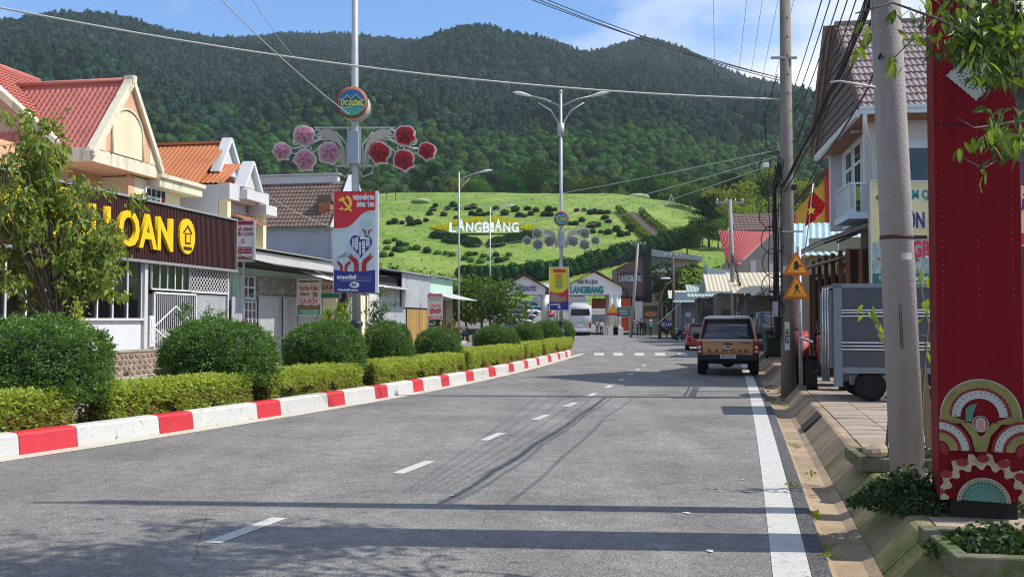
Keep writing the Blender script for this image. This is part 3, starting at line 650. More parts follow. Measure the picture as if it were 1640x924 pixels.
# ---------------------------------------------------------------- restaurant
c0 = -16.14; Y0 = 12.0
def S(px): return (Ypx(px, c0) - Y0) / CL
rs = frame(c0, Y0, 'restaurant_building', 'long restaurant with brown sign fascia and white framed windows', 'restaurant')
LE = S(369); zf0, zf1 = 3.32, 5.06
M_rfloor = mat('restaurant_floor', (.12, .10, .09), .6, .1, 2)
MB().box(-8, -.12, 0, LE, -.1, .02).obj('floor', M_rfloor, rs)
MB().box(-8.15, -8, 0, LE, 0, zf0).box(-8, 0, -.15, 0, 0, zf0).box(-8, -.05, LE - .02, LE + .1, 0, zf0).obj('wall', mat('interior_wall', (.16, .14, .12), .85, .1, 2), rs)
MB().box(-8.2, .02, -.2, LE + .1, zf0 + .002, zf0 + .2).obj('ceiling', M_wall_w, rs)
mb = MB().box(.03, .16, -.2, LE, zf0 + .01, zf1); fas = mb.obj('fascia', M_brown, rs)
mb = MB(); k = int(LE / .085)
for i in range(k): y = -.15 + (LE + .1) * i / k; mb.box(.16, .178, y, y + .045, zf0 + .04, zf1 - .03)
mb.obj('rib', M_brown, fas)['kind'] = 'stuff'
MB().box(.0, .24, -.2, LE + .04, zf1, zf1 + .06).box(.0, .26, -.2, LE + .06, zf0 - .07, zf0 + .008).box(.0, .22, LE, LE + .06, zf0, zf1).obj('sign_trim', M_steel, rs)
# lettering faces the street (+x)
RX = (R(90), 0, R(90))
y_c = S(2); y_n = S(263)
me = text_mesh('CHÂU LOAN', 1.38, M_yel_s, ext=.05, bold=.035, sx=1.0)
xs = [v.co.x for v in me.vertices]; wdt = max(xs) - min(xs); me.transform(Matrix.Diagonal(((S(263) - S(-16)) / wdt, 1, 1, 1)))
zc = zpx(240, 377, Ypx(240, c0)); inst('lettering', me, fas, (.24, (S(263) + S(-16)) / 2, zc), RX)
ey = (S(275) + S(298)) / 2; er = .55; ez = zpx(286, 379, Ypx(286, c0))
em = MB().prism([(ey + er * .88 * math.cos(a * .2618), ez + er * 1.02 * math.sin(a * .2618)) for a in range(24)], 'x', .19, .27).obj('emblem', M_yel_s, fas)
MB().prism([(ey - .28, ez + .12), (ey, ez + .36), (ey + .28, ez + .12), (ey + .24, ez + .08), (ey, ez + .29), (ey - .24, ez + .08)], 'x', .272, .285).prism([(ey - .17, ez + .1), (ey + .17, ez + .1), (ey + .17, ez - .24), (ey - .17, ez - .24)], 'x', .272, .283).prism([(ey - .25, ez - .33), (ey + .25, ez - .33), (ey + .25, ez - .43), (ey - .25, ez - .43)], 'x', .272, .283).obj('house_mark', M_brown, em)
MB().prism([(ey - .11, ez + .06), (ey + .11, ez + .06), (ey + .11, ez - .19), (ey - .11, ez - .19)], 'x', .285, .29).obj('house_mark_light', M_yel_s, em)
# window band
zs = 1.62; ye = S(226)
yy = 4.0; k = 0; mul = MB().box(-.04, .04, -.03, .03, zs, zf0 - .07).mesh('mullion', M_wht); pan = MB().box(-.008, .008, 0, .66, zs + .02, zf0 - .09).mesh('pane', M_glass)
n_ = int((ye - 4) / .72); sp = (ye - 4) / n_
for i in range(n_ + 1):
    inst('mullion', mul, rs, (-.02, 4 + i * sp, 0))
    if i < n_: inst('pane', pan, rs, (-.02, 4 + i * sp + .035, 0))
MB().box(-.1, .1, 4, ye + .05, zs - .06, zs).box(-.1, .06, 4, ye, zf0 - .07, zf0 - .01).obj('window_frame', M_wht, rs)
mb = MB(); corr(mb, (.0, 4, .72), (0, ye - 4, 0), (0, 0, zs - .78), .075, .008); mb.obj('dado', mat('white_cladding', (.62, .64, .68), .5, .06, 3, col2=(.48, .47, .46), c2s=1.5, c2lo=.55, c2hi=.8), rs)
MB().box(-.25, -.06, 0, 4, 0, zf0).box(-.16, -.03, 3.9, ye + .05, 0, zs - .08).obj('front_wall', M_wall_w, rs)
MB().box(-.14, .1, ye + .02, ye + .2, 0, zf0).obj('pillar', M_wall_w, rs)
# stone base
sb = MB().box(-.05, .3, 4, ye + .95, -.05, .66).obj('stone_base', M_mort, rs)
zr = 0; rr = random.Random(3)
stones = []
for i in range(5):
    v = [];
for row in range(4):
    y = 7.5
    while y < ye + .85:
        L_ = rr.uniform(.16, .34); hh = .145
        stones.append((y + L_ / 2, .08 + row * .16, L_ * .92, hh * rr.uniform(.85, 1.0))); y += L_ + .02
stones = sorted(stones, key=lambda s: -s[0])[:150]
sm = []
for k in range(4):
    pts = []; n = 7; o = [rr.uniform(.82, 1.0) for _ in range(n)]
    sm.append(MB().loft([[Vector((xx, .5 * q * o[j] * math.cos(6.283 * j / n), .5 * q * o[j] * math.sin(6.283 * j / n))) for j in range(n)] for xx, q in ((0, 1.0), (.02, 1.08), (.035, .8))], 0, True, False).mesh('stone', M_stone))
for i, (y, z, a, b) in enumerate(stones): inst('stone', sm[i % 4], sb, (.297, y, z), (0, 0, 0), (1, a, b * 1.1))
MB().box(-.05, .33, 4, ye + .95, .66, .72).obj('coping', M_conc, rs)
# pickets inside
mb = MB(); y = 8.0
while y < ye: mb.box(-1.32, -1.3, y, y + .03, zs - .7, zs + .55).prism([(y - .01, zs + .55), (y + .04, zs + .55), (y + .015, zs + .64)], 'x', -1.32, -1.3); y += .16
mb.box(-1.325, -1.295, 8, ye, zs - .3, zs - .25).box(-1.325, -1.295, 8, ye, zs + .4, zs + .44); mb.obj('inner_railing', M_wht, rs)
for k in range(5): MB().box(-4.2 + .3 * (k % 2), -3.2, 7.5 + 2 * k, 9 + 2 * k, .72, .76).tube([(-3.7, 8.2 + 2 * k, 0), (-3.7, 8.2 + 2 * k, .72)], .05).obj('table', M_wood, rs)
MB().box(.03, .14, S(226) + .25, S(240), .78, 1.7).box(.14, .155, S(226) + .32, S(239), .9, 1.25).box(.14, .155, S(226) + .32, S(239), 1.33, 1.6).obj('meter_cabinet', M_wht, rs)
# white gate
y0, y1 = S(241), S(310); gz = 2.42
gt_ = MB().box(.06, .12, y0, y0 + .06, 0, gz).box(.06, .12, y1 - .06, y1, 0, gz).box(.06, .12, y0, y1, gz - .06, gz).box(.065, .115, y0, y1, .62, .67).box(.065, .115, y0, y1, .02, .07).obj('gate', M_wht, rs)
mb = MB(); k = 22
for i in range(1, k): y = y0 + (y1 - y0) * i / k; mb.box(.082, .1, y - .011, y + .011, .66, gz - .05)
mb.obj('gate_bar', M_wht, gt_)['kind'] = 'stuff'
mb = MB(); ym = (y0 + y1) / 2
for a, b in (((y0, 1.35), (ym, 2.0)), ((ym, 2.0), (y1, 1.35)), ((y0, 1.35), (ym, .75)), ((ym, .75), (y1, 1.35))): mb.bar((.108, a[0], a[1]), (.108, b[0], b[1]), .02, .045)
for i in range(9):
    a = y0 + (y1 - y0) * i / 9; b = y0 + (y1 - y0) * (i + 1) / 9
    for q in range(3): z0 = .07 + q * .18; mb.bar((.09, a, z0), (.09, b, z0 + .18), .012, .02); mb.bar((.095, b, z0), (.095, a, z0 + .18), .012, .02)
mb.obj('gate_lattice', M_wht, gt_)
# windows and lattice above the gate, tin panel right of it
mb = MB()
for i in range(6): y = y0 + (S(302) - y0) * i / 5; mb.box(-.02, .04, y - .02, y + .02, gz + .08, zf0 - .07)
mb.box(-.02, .05, y0, S(302), gz + .06, gz + .11); mb.obj('transom_frame', M_wht, rs)
MB().box(-.005, .005, y0, S(302), gz + .1, zf0 - .08).obj('transom_pane', M_glass, rs)
mb = MB(); a0, a1, b0, b1 = S(303), S(362), gz + .1, zf0 - .08; nn = 13
for i in range(nn):
    for q in range(4):
        ya = a0 + (a1 - a0) * i / nn; yb = a0 + (a1 - a0) * (i + 1) / nn; za = b0 + (b1 - b0) * q / 4; zb = b0 + (b1 - b0) * (q + 1) / 4
        mb.bar((.04, ya, za), (.04, yb, zb), .012, .022); mb.bar((.046, yb, za), (.046, ya, zb), .012, .022)
mb.box(.02, .07, a0, a1, b0 - .06, b0).box(.02, .07, a1, a1 + .06, 0, zf0 - .07).obj('lattice', M_wht, rs)
mb = MB(); corr(mb, (.0, y1 + .02, 0), (0, S(362) - y1, 0), (0, 0, gz), .14, .02); mb.obj('tin_panel', M_galv, rs)
MB().box(-1.5, -1.4, y0, S(362), 0, gz).obj('inner_wall', M_wall_w, rs)

# ---------------------------------------------------------------- light box sign of the restaurant
def panel(name, label, cat, px0, py0, px1, py1, Y, dep, mfront, rz=0.0, group=None, frame_m=None, face='cam', side=1):
    """upright panel facing the camera; children placed in its own metres: x right, z up from the panel's lower left corner"""
    a = A(px0, py1, Y); b = A(px1, py0, Y); w_ = b.x - a.x; h_ = b.z - a.z
    t = thing(name, label, cat, (a.x, Y, a.z), rz, group)
    MB().box(0, w_, 0, dep, 0, h_).obj('panel', mfront, t, bevel=.006)
    if frame_m: MB().box(-.03, 0, -.012, dep + .01, -.03, h_ + .03).box(w_, w_ + .03, -.012, dep + .01, -.03, h_ + .03).box(0, w_, -.012, dep + .01, -.03, 0).box(0, w_, -.012, dep + .01, h_, h_ + .03).obj('panel_frame', frame_m, t)
    return t, w_, h_
def shape(t, name, m, pts, w_, h_, y=-.004, sc=(1, 1)):
    """flat print: outline in 0..1 panel fractions (y down), set 3 mm proud"""
    return MB().prism([(p[0] * w_, (1 - p[1]) * h_) for p in pts], 'y', y, y + .003).obj(name, m, t)
def ptext(t, s, frac, w_, h_, m, height, width=None, y=-.004, **k):
    me = text_mesh(s, height * 1.4, m, ext=.001, **k)
    xs = [v.co.x for v in me.vertices]; o = inst('lettering', me, t, (frac[0] * w_, y - .001, (1 - frac[1]) * h_), (R(90), 0, 0))
    if width: o.scale.x = width / max(1e-3, (max(xs) - min(xs)))
    return o
t, w_, h_ = panel('light_box_sign', 'white and maroon vertical light box sign at the restaurant corner', 'sign', 373, 354, 406, 418, 34.9, .22, M_pwhite, frame_m=M_steel)
M_mar = mat('print_maroon', (.26, .02, .035), .45, .05, 3)
shape(t, 'print_band', M_mar, [(0, 0), (1, 0), (1, .1), (0, .1)], w_, h_)
ptext(t, 'NHÀ HÀNG', (.5, .21), w_, h_, M_mar, .12, .66, bold=.008); ptext(t, 'CHÂU LOAN', (.5, .33), w_, h_, M_mar, .12, .72, bold=.008)
shape(t, 'print_ring', M_mar, [(.5 + .11 * math.cos(a * .5236), .5 + .06 * math.sin(a * .5236)) for a in range(12)], w_, h_); shape(t, 'print_ring_centre', M_pwhite, [(.5 + .08 * math.cos(a * .5236), .5 + .043 * math.sin(a * .5236)) for a in range(12)], w_, h_, -.0075); ptext(t, 'I', (.5, .5), w_, h_, M_mar, .09, bold=.01, y=-.008)
for z0, z1 in ((.65, .82), (.88, .96)): shape(t, 'print_band', M_mar, [(.06, z0), (.94, z0), (.94, z1), (.06, z1)], w_, h_)
for z, s in ((.695, '0263.3839 239'), (.765, '0918 839 239'), (.92, 'LANGBIANG - LẠC DƯƠNG')): ptext(t, s, (.5, z), w_, h_, M_pwhite, .05, .6, y=-.0075)
MB().bar((w_ * .5, .11, 0), (w_ * .5, .11, -3.65), .07, .07).obj('post', M_steel, t)

# ---------------------------------------------------------------- peach house with gables
c1 = -19.0; ya = Ypx(147, c1); yb = Ypx(251, c1)
h1 = frame(c1, ya, 'gabled_house', 'peach house with pink tiled roofs and arched front gable', 'house')
Lg = (yb - ya) / CL; zE = zpx(147, 236, ya); zA = zpx(205, 131, (ya + yb) / 2); ym = Lg * .53
MB().box(-9, -1.6, -7.5, 6.2, 0, zE - .1).box(-1.6, -.35, 2.9, 6.0, 0, zE - .5).obj('wall', M_peach, h1)
MB().box(-1.598, -.33, 2.88, 6.02, .3, zE - .52).obj('wing_wall', M_cream, h1)
MB().box(-.4, -.318, 2.5, 2.88, 0, zE - .5).obj('column', M_peach, h1)
MB().box(-9, .0, -.2, Lg + .15, zE - .45, zE - .02).box(-1.2, .12, Lg - .1, 6.9, zE - .75, zE - .42).box(-1.3, .22, Lg - .1, 7.0, zE - .42, zE - .28).obj('eave_slab', M_ptr, h1)
MB().box(-8.9, .02, .1, Lg - .1, zE - .47, zE - .452).obj('soffit', M_peach, h1)
# front gable triangle, with arch
gb = MB().prism([(0, zE), (Lg, zE), (ym, zA - .12)], 'x', -.25, 0).obj('gable', M_peach, h1)
MB().prism([(.0, zE - .02), (.62, zE - .02), (.62, zE + .75)], 'x', .001, .02).prism([(Lg - .62, zE - .02), (Lg, zE - .02), (Lg - .62, zE + .7)], 'x', .001, .02).obj('gable_corner', M_cream, gb)
ar = [(1.0, zE), (2.75, zE)] + [(1.875 + .875 * math.cos(a * .2244), zE + .72 + .82 * math.sin(a * .2244)) for a in range(15)]
MB().prism(ar, 'x', .0015, .03).obj('arch_panel', M_cream, gb)
mb = MB(); pts = [(.04, 1.0 - .05, zE)] + [(.04, 1.875 - .92 * math.cos(a * .2244), zE + .72 + .88 * math.sin(a * .2244)) for a in range(15)] + [(.04, 2.8, zE)]; mb.tube(pts, .045, 5); mb.obj('arch_trim', M_ptr, gb)
mb = MB()
for a, b in (((-.15, zE - .18), (ym, zA + .08)), ((ym, zA + .08), (Lg + .15, zE - .18))):
    mb.bar((-.02, a[0], a[1]), (-.02, b[0], b[1]), .28, .2)
    mb.bar((.1, a[0], a[1] - .12), (.1, b[0], b[1] - .12), .1, .1)
mb.box(-.2, .16, ym - .12, ym + .12, zA - .08, zA + .22); mb.obj('verge', M_ptr, h1)
# roof of the front gable: ridge runs back from the street
rf = MB(); bk = -5.8
tile_roof(rf, (-.16, -.22, zE - .2), (bk + .16, 0, 0), (0, ym + .22, zA - zE + .25), .2, .25, .045, .06); rf_o = rf.obj('roof', M_rtile, h1); rf_o['kind'] = 'stuff'
rf = MB(); tile_roof(rf, (bk, Lg + .22, zE - .2), (-bk - .16, 0, 0), (0, -(Lg + .22 - ym), zA - zE + .25), .2, .25, .045, .06); rf.obj('roof_far_slope', M_rtile, h1)['kind'] = 'stuff'
MB().tube([(-.2, ym, zA + .09), (bk, ym, zA + .09)], .09, 8).obj('ridge_tile', M_rtile, h1)
# main roof: gable end towards the camera, ridge along the street, eave to the street
zR = zE + 3.45; xr = -5.35; xe = -1.15; ze = zE - .02; y_s = .2
rf = MB(); tile_roof(rf, (xe, y_s, ze), (0, 4.4, 0), (xr - xe, 0, zR - ze), .2, .25, .045, .06); rf.obj('main_roof', M_rtile, h1)['kind'] = 'stuff'
rf = MB(); tile_roof(rf, (2 * xr - xe, y_s + 4.4, ze), (0, -4.4, 0), (-(xr - xe), 0, zR - ze), .155, .3); rf.obj('main_roof_far_slope', M_rtile, h1)['kind'] = 'stuff'
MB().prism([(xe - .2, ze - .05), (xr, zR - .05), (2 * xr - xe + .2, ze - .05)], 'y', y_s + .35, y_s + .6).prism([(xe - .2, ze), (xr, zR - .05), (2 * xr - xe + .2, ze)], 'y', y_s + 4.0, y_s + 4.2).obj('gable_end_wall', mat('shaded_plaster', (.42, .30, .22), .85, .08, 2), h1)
mb = MB(); mb.bar((xe + .1, y_s + .1, ze - .12), (xr, y_s + .1, zR - .02), .4, .22).bar((xr, y_s + .1, zR - .02), (2 * xr - xe, y_s + .1, ze - .12), .4, .22); mb.obj('main_verge', M_ptr, h1)
MB().tube([(xr, y_s, zR + .03), (xr, y_s + 4.4, zR + .03)], .1, 8).obj('main_ridge_tile', M_rtile, h1)
# windows
wy0, wy1 = (Ypx(203, c1) - ya) / CL - .2, (Ypx(239, c1) - ya) / CL - .25; wz0, wz1 = zpx(220, 326, yb - .8), zpx(220, 293, yb - .8)
wy0, wy1 = 3.5, 4.9
wn = MB().box(-.33, -.26, wy0, wy1, wz0 - .5, wz1).obj('window', M_wht, h1)
mb = MB()
for i in range(4):
    a = wy0 + .08 + (wy1 - wy0 - .1) * i / 4; mb.box(-.258, -.25, a, a + .25, wz1 - .36, wz1 - .1).box(-.258, -.25, a, a + .25, wz0 - .4, wz1 - .46)
mb.obj('pane', M_dglass, wn)
MB().prism([(.7, wz0 - .6), (2.1, wz0 - .6)] + [(1.4 + .7 * math.cos(a * .314), wz1 - .6 + .5 * math.sin(a * .314)) for a in range(11)], 'x', -1.6, -1.56).obj('arched_door', mat('olive_door', (.33, .32, .17), .6, .1, 2), h1)
mb = MB(); mb.tube([(-1.55, .7, wz0 - .6)] + [(-1.55, 1.4 - .75 * math.cos(a * .314), wz1 - .6 + .55 * math.sin(a * .314)) for a in range(11)] + [(-1.55, 2.1, wz0 - .6)], .07, 5); mb.obj('door_arch', M_cream, h1)
wl = MB().box(-1.6, -1.53, -5.5, -3.9, zE - 2.7, zE - 1.0).obj('window', M_wht, h1)
MB().box(-1.528, -1.52, -5.4, -4.75, zE - 2.6, zE - 1.1).box(-1.528, -1.52, -4.65, -4.0, zE - 2.6, zE - 1.1).obj('pane', M_dglass, wl)
f = thing('red_flag', 'small red flag on the peach house balcony', 'flag', A(255, 330, 34) + Vector((0, 0, -.3)), 0)
MB().tube([(0, 0, -.6), (.05, 0, .6)], .015, 6).obj('pole', M_steel, f); MB().grid(lambda u, v: (.03 + .02 * v + .2 * u * (1 - v * .75), .04 * math.sin(u * 5), .55 - .62 * v), 6, 8).obj('cloth', M_red, f)

# ---------------------------------------------------------------- white house with orange metal roof
c2 = -18.0
def house_x(name, label, px_front, Y, dpt, zw, zr_, xlen, mw, mr, kind):
    """house whose ridge runs away from the street; near slope faces the camera. local y along street"""
    t = frame(c2 if True else 0, Y, name, label, 'house')
    return t
h2 = frame(c2, 38.6, 'orange_roof_house', 'white house with orange sheet metal roof and small white front gables', 'house')
ez_, rz_ = zpx(330, 294, 38.6), zpx(330, 233, 41.6); D2 = 3.7; ry = 2.2
MB().box(-10, -.6, 0, D2, 0, ez_ - .02).obj('wall', M_wall_l, h2)
mb = MB(); corr(mb, (-10.2, -.35, ez_ - .05), (8.9, 0, 0), (0, ry + .35, rz_ - ez_ + .05), .2, .018); mb.obj('roof', M_otile, h2)
mb = MB(); corr(mb, (-1.3, D2 + .3, ez_ - .05), (-8.9, 0, 0), (0, -(D2 - ry) - .3, rz_ - ez_ + .05), .2, .018); mb.obj('roof_far_slope', M_otile, h2)
MB().box(-10.2, -1.4, ry - .14, ry + .14, rz_ - .04, rz_ + .07).obj('ridge_cap', M_otile, h2)
MB().prism([(ry - .95, rz_ - 1.35), (ry - .0, rz_ + .1), (ry + 1.05, rz_ - 1.35)], 'x', -1.5, -1.3).obj('gable', M_wall_w, h2)
mb = MB(); mb.bar((-1.32, ry - 1.05, rz_ - 1.4), (-1.32, ry, rz_ + .16), .42, .15).bar((-1.32, ry, rz_ + .16), (-1.32, ry + 1.15, rz_ - 1.4), .42, .15); mb.obj('verge', M_wht, h2)
mb = MB(); corr(mb, (-2.4, .3, ez_ + .1), (1.9, 0, 0), (0, 1.6, 1.0), .2, .018); mb.obj('front_roof', M_otile, h2)
MB().prism([(1.05, ez_ + .05), (1.75, ez_ + 1.05), (2.5, ez_ + .05)], 'x', -.35, -.1).box(-.6, -.12, 0, D2, ez_ - .6, ez_ + .04).obj('front_gable', M_wall_w, h2)
mb = MB(); mb.bar((-.15, .95, ez_ - .02), (-.15, 1.75, ez_ + 1.12), .5, .13).bar((-.15, 1.75, ez_ + 1.12), (-.15, 2.6, ez_ - .02), .5, .13); mb.obj('front_verge', M_wht, h2)
MB().box(-.6, .2, .9, 2.7, ez_ - .5, ez_ - .1).box(-.5, .3, 2.5, 3.6, ez_ - .95, ez_ - .55).obj('balcony_slab', M_wall_w, h2)
MB().box(-.58, -.2, .0, .3, 0, ez_ - .6).box(-.4, -.05, 3.0, 3.3, 0, ez_ - .95).obj('column', M_cream, h2)
wn = MB().box(-.59, -.52, .7, 2.3, ez_ - 2.4, ez_ - 1.1).obj('window', M_wht, h2); MB().box(-.519, -.51, .8, 1.45, ez_ - 2.3, ez_ - 1.2).box(-.519, -.51, 1.55, 2.2, ez_ - 2.3, ez_ - 1.2).obj('pane', M_dglass, wn)
mb = MB(); tile_roof(mb, (.45, .4, ez_ - 1.5), (0, 2.2, 0), (-1.0, 0, .5), .16, .2); mb.obj('window_awning', mat('rust_tile', (.33, .15, .09), .7, .15, 3), h2)

# ---------------------------------------------------------------- house with brown tiled roof
h3 = frame(-17.2, 48.2, 'brown_roof_house', 'blue white house with brown tiled roof and brick chimney', 'house')
ez_, rz_ = zpx(480, 361, 48.2), zpx(480, 290, 50.4); D3 = 4.5
M_blue_w = mat('pale_blue_wall', (.42, .47, .58), .85, .08, 1.5, .1, 40, col2=(.36, .36, .38), c2s=.8, c2lo=.5, c2hi=.8)
MB().box(-11, -.3, .2, D3 - .2, 0, ez_).obj('wall', M_blue_w, h3)
mb = MB(); tile_roof(mb, (-11, -.2, ez_ - .05), (10.75, 0, 0), (0, D3 / 2 + .2, rz_ - ez_ + .05), .2, .3, .03, .03); mb.obj('roof', M_btile, h3)['kind'] = 'stuff'
mb = MB(); tile_roof(mb, (-.25, D3 + .2, ez_ - .05), (-10.75, 0, 0), (0, -D3 / 2 - .2, rz_ - ez_ + .05), .2, .3, .03, .03); mb.obj('roof_far_slope', M_btile, h3)['kind'] = 'stuff'
MB().box(-9.5, -.9, D3 / 2 - .1, D3 / 2 + .3, rz_ - .1, rz_ + .35).box(-9.6, -.8, D3 / 2 - .2, D3 / 2 + .35, rz_ + .35, rz_ + .42).obj('ridge_parapet', M_wall_w, h3)
MB().prism([(-.3, ez_ - .3), (D3 / 2, rz_ + .15), (D3 + .3, ez_ - .3), (D3 + .3, 0), (-.3, 0)], 'x', -.3, .0).obj('gable_wall', M_wall_w, h3)
mb = MB(); mb.bar((-.1, -.4, ez_ - .15), (-.1, D3 / 2, rz_ + .28), .4, .14).bar((-.1, D3 / 2, rz_ + .28), (-.1, D3 + .4, ez_ - .15), .4, .14); mb.obj('verge', M_wht, h3)
ch = MB(); M_brick = mat('brick', (.34, .12, .055), .85, .15, 4, .3, 30, rnd=.25)
cx0 = -.95; chm = MB().box(cx0 - .3, cx0 + .3, .5, 1.1, ez_ - .5, ez_ + 1.25).obj('chimney', M_mort, h3)
bme = MB().box(-.14, .14, -.012, .012, -.045, .045).mesh('brick', M_brick)
for r_ in range(15):
    for k in range(2): inst('brick', bme, chm, (cx0 - .15 + .3 * k + (.07 if r_ % 2 else -.05) * .6, .495, ez_ - .3 + r_ * .102))
MB().box(cx0 - .42, cx0 + .42, .4, 1.2, ez_ + 1.25, ez_ + 1.36).box(cx0 - .36, cx0 + .36, .45, 1.15, ez_ + 1.36, ez_ + 1.6).obj('chimney_cap', M_btile, chm)

# ---------------------------------------------------------------- green shop with tin doors and awnings
sh = frame(c0, 35.0, 'tin_front_shop', 'pale green shop with grey tin shutters under patched awnings', 'shop')
def S2(px): return (Ypx(px, c0) - 35.0) / CL
e2 = S2(541)
MB().box(-7, -.2, .1, e2, 0, 3.5).obj('wall', M_green_w, sh)
mb = MB(); corr(mb, (-7.2, -.1, 4.75), (0, e2 + .2, 0), (7.0, 0, -.45), .18, .02); mb.obj('roof', mat('yellowed_roof_sheet', (.55, .54, .36), .5, .1, 1.5), sh)
MB().box(-.6, -.3, 0, e2, 3.5, 4.2).obj('dark_gap', mat('dark_gap_fill', (.12, .14, .14), .7, .25, 3), sh)  # solid dark box filling the gap between wall top and roof
def awning(t, name, m, x0, z0, x1, z1, y0, y1, sag=.06, k=14):
    mb = MB(); mb.grid(lambda u, v: (x0 + (x1 - x0) * u, y0 + (y1 - y0) * v, z0 + (z1 - z0) * u - sag * math.sin(math.pi * u) * (1 + .5 * math.sin(v * k)) + .03 * mnoise.noise((u * 4, v * 9, 1))), 8, 24); o = mb.obj(name, m, t); s_ = o.modifiers.new('thick', 'SOLIDIFY'); s_.thickness = .015; return o
awning(sh, 'awning', mat('grey_tarpaulin', (.36, .35, .33), .7, .18, 2.5, col2=(.2, .19, .18), c2s=1.5, c2lo=.5, c2hi=.75), -.3, 4.1, 1.5, 3.55, -.1, e2)
awning(sh, 'awning', mat('white_tarpaulin', (.74, .74, .72), .6, .06, 2), .9, 3.5, 2.6, 3.05, S2(447), e2 + .3, .04)
MB().bar((2.4, S2(485), 3.1), (2.2, S2(436), -.14), .06, .06).bar((1.45, S2(447), 3.5), (2.6, S2(447), 3.06), .04, .04).bar((1.4, 0, 3.55), (1.4, e2, 3.55), .05, .05).bar((2.55, S2(447), 3.03), (2.55, e2 + .3, 3.03), .04, .04).bar((1.4, e2 - .1, 0), (1.4, e2 - .1, 3.55), .06, .06).obj('awning_frame', M_steel, sh)
# window with panes, grille door, shutters
wn = MB().box(-.2, -.14, S2(392), S2(414), 2.35, 3.2).obj('window', M_wht, sh)
for i in range(2):
    for q in range(2): a = S2(392) + .08 + i * .46 * (S2(414) - S2(392)); MB().box(-.139, -.13, a, a + .36 * (S2(414) - S2(392)), 2.42 + q * .4, 2.74 + q * .4).obj('pane', M_dglass, wn)
dr = MB().box(-.2, -.15, S2(390), S2(415), 0, 2.28).obj('grille_door', mat('violet_glass', (.12, .07, .11), .3, .1, 3), sh)
mb = MB(); a0, a1 = S2(390), S2(415)
for i in range(5): y = a0 + (a1 - a0) * i / 4; mb.box(-.15, -.11, y - .03, y + .03, 0, 2.28)
for q in range(8): z = .05 + q * .31; mb.box(-.15, -.12, a0, a1, z, z + .04)
mb.obj('grille', M_wht, dr)
for (p0, p1) in ((418, 455), (457, 480), (482, 512)):
    mb = MB(); corr(mb, (-.1, S2(p0), 0), (0, S2(p1) - S2(p0), 0), (0, 0, 2.45), .11, .012); o = mb.obj('shutter', M_galv, sh); MB().box(-.12, -.07, S2(p0), S2(p1), 2.45, 2.52).obj('shutter_rail', M_steel, o)
MB().box(-.19, -.12, S2(418), S2(512), 2.55, 3.2).obj('sign_board', mat('faded_board', (.2, .2, .18), .8, .3, 5, col2=(.4, .4, .38), c2s=4, c2lo=.5, c2hi=.6), sh)
mb = MB(); corr(mb, (.05, S2(369), 0), (0, S2(388) - S2(369), 0), (0, 0, 2.4), .16, .02); mb.obj('side_tin', M_galv, sh)
MB().box(-.15, -.02, S2(515), S2(541), 0, 2.8).obj('cream_wall', M_cream, sh)

M_pink = mat('print_pink', (.55, .07, .12), .45, .06, 3)
def shop_sign(name, label, px0, py0, px1, py1, Y, base, lines, bands, posts=True):
    t, w_, h_ = panel(name, label, 'sign', px0, py0, px1, py1, Y, .03, base, frame_m=M_wht)
    for (m, pts) in bands: shape(t, 'print_band', m, pts, w_, h_)
    for i, (s, fx, fy, m, hgt, wd) in enumerate(lines): ptext(t, s, (fx, fy), w_, h_, m, hgt, wd * w_, y=-.0085, bold=.006)
    if posts:
        z = -A(px0, py1, Y).z + .1; MB().bar((.06, .05, z), (.06, .05, h_), .04, .04).bar((w_ - .06, .05, z), (w_ - .06, .05, h_), .04, .04).obj('post', M_steel, t)
    return t, w_, h_
t, w_, h_ = shop_sign('farm_shop_sign', 'cream strawberry and carrot shop sign with green foot band', 476, 447, 513, 504, 39.5, mat('print_cream', (.64, .60, .54), .45, .06, 4),
    [('THAM QUAN VÀ HÁI TẠI VƯỜN', .5, .07, M_pblack, .055, .86), ('Vườn Dâu', .5, .26, M_red, .17, .86), ('Sạch', .33, .42, M_red, .13, .42), ('CÀ RỐT', .5, .63, M_pink, .16, .82), ('Đ/C: LANGBIANG - LẠC DƯƠNG', .5, .89, M_pwhite, .04, .8), ('ĐT: 0918 555 266', .5, .95, M_pwhite, .04, .8)],
    [(M_pgreen, [(0, .84), (1, .84), (1, 1), (0, 1)]), (mat('print_veg', (.3, .1, .06), .5, .4, 30, col2=(.1, .25, .08), c2s=25), [(0, .74), (.2, .70), (.4, .75), (.6, .71), (.8, .75), (1, .70), (1, .84), (0, .84)]), (mat('print_berry', (.25, .12, .16), .5, .4, 30, col2=(.5, .5, .55), c2s=22), [(.66, .38), (.8, .35), (.92, .42), (.86, .5), (.7, .49)])])
shop_sign('carrot_sign', 'half hidden carrot sign behind the poster, beside the strawberry sign', 514, 445, 545, 477, 42.5, MATS['print_cream'], [('VƯỜN DÂU', .5, .15, M_red, .1, .8), ('CÀ RỐT', .5, .5, M_pink, .16, .85)], [(M_pgreen, [(0, .78), (1, .78), (1, 1), (0, 1)])])

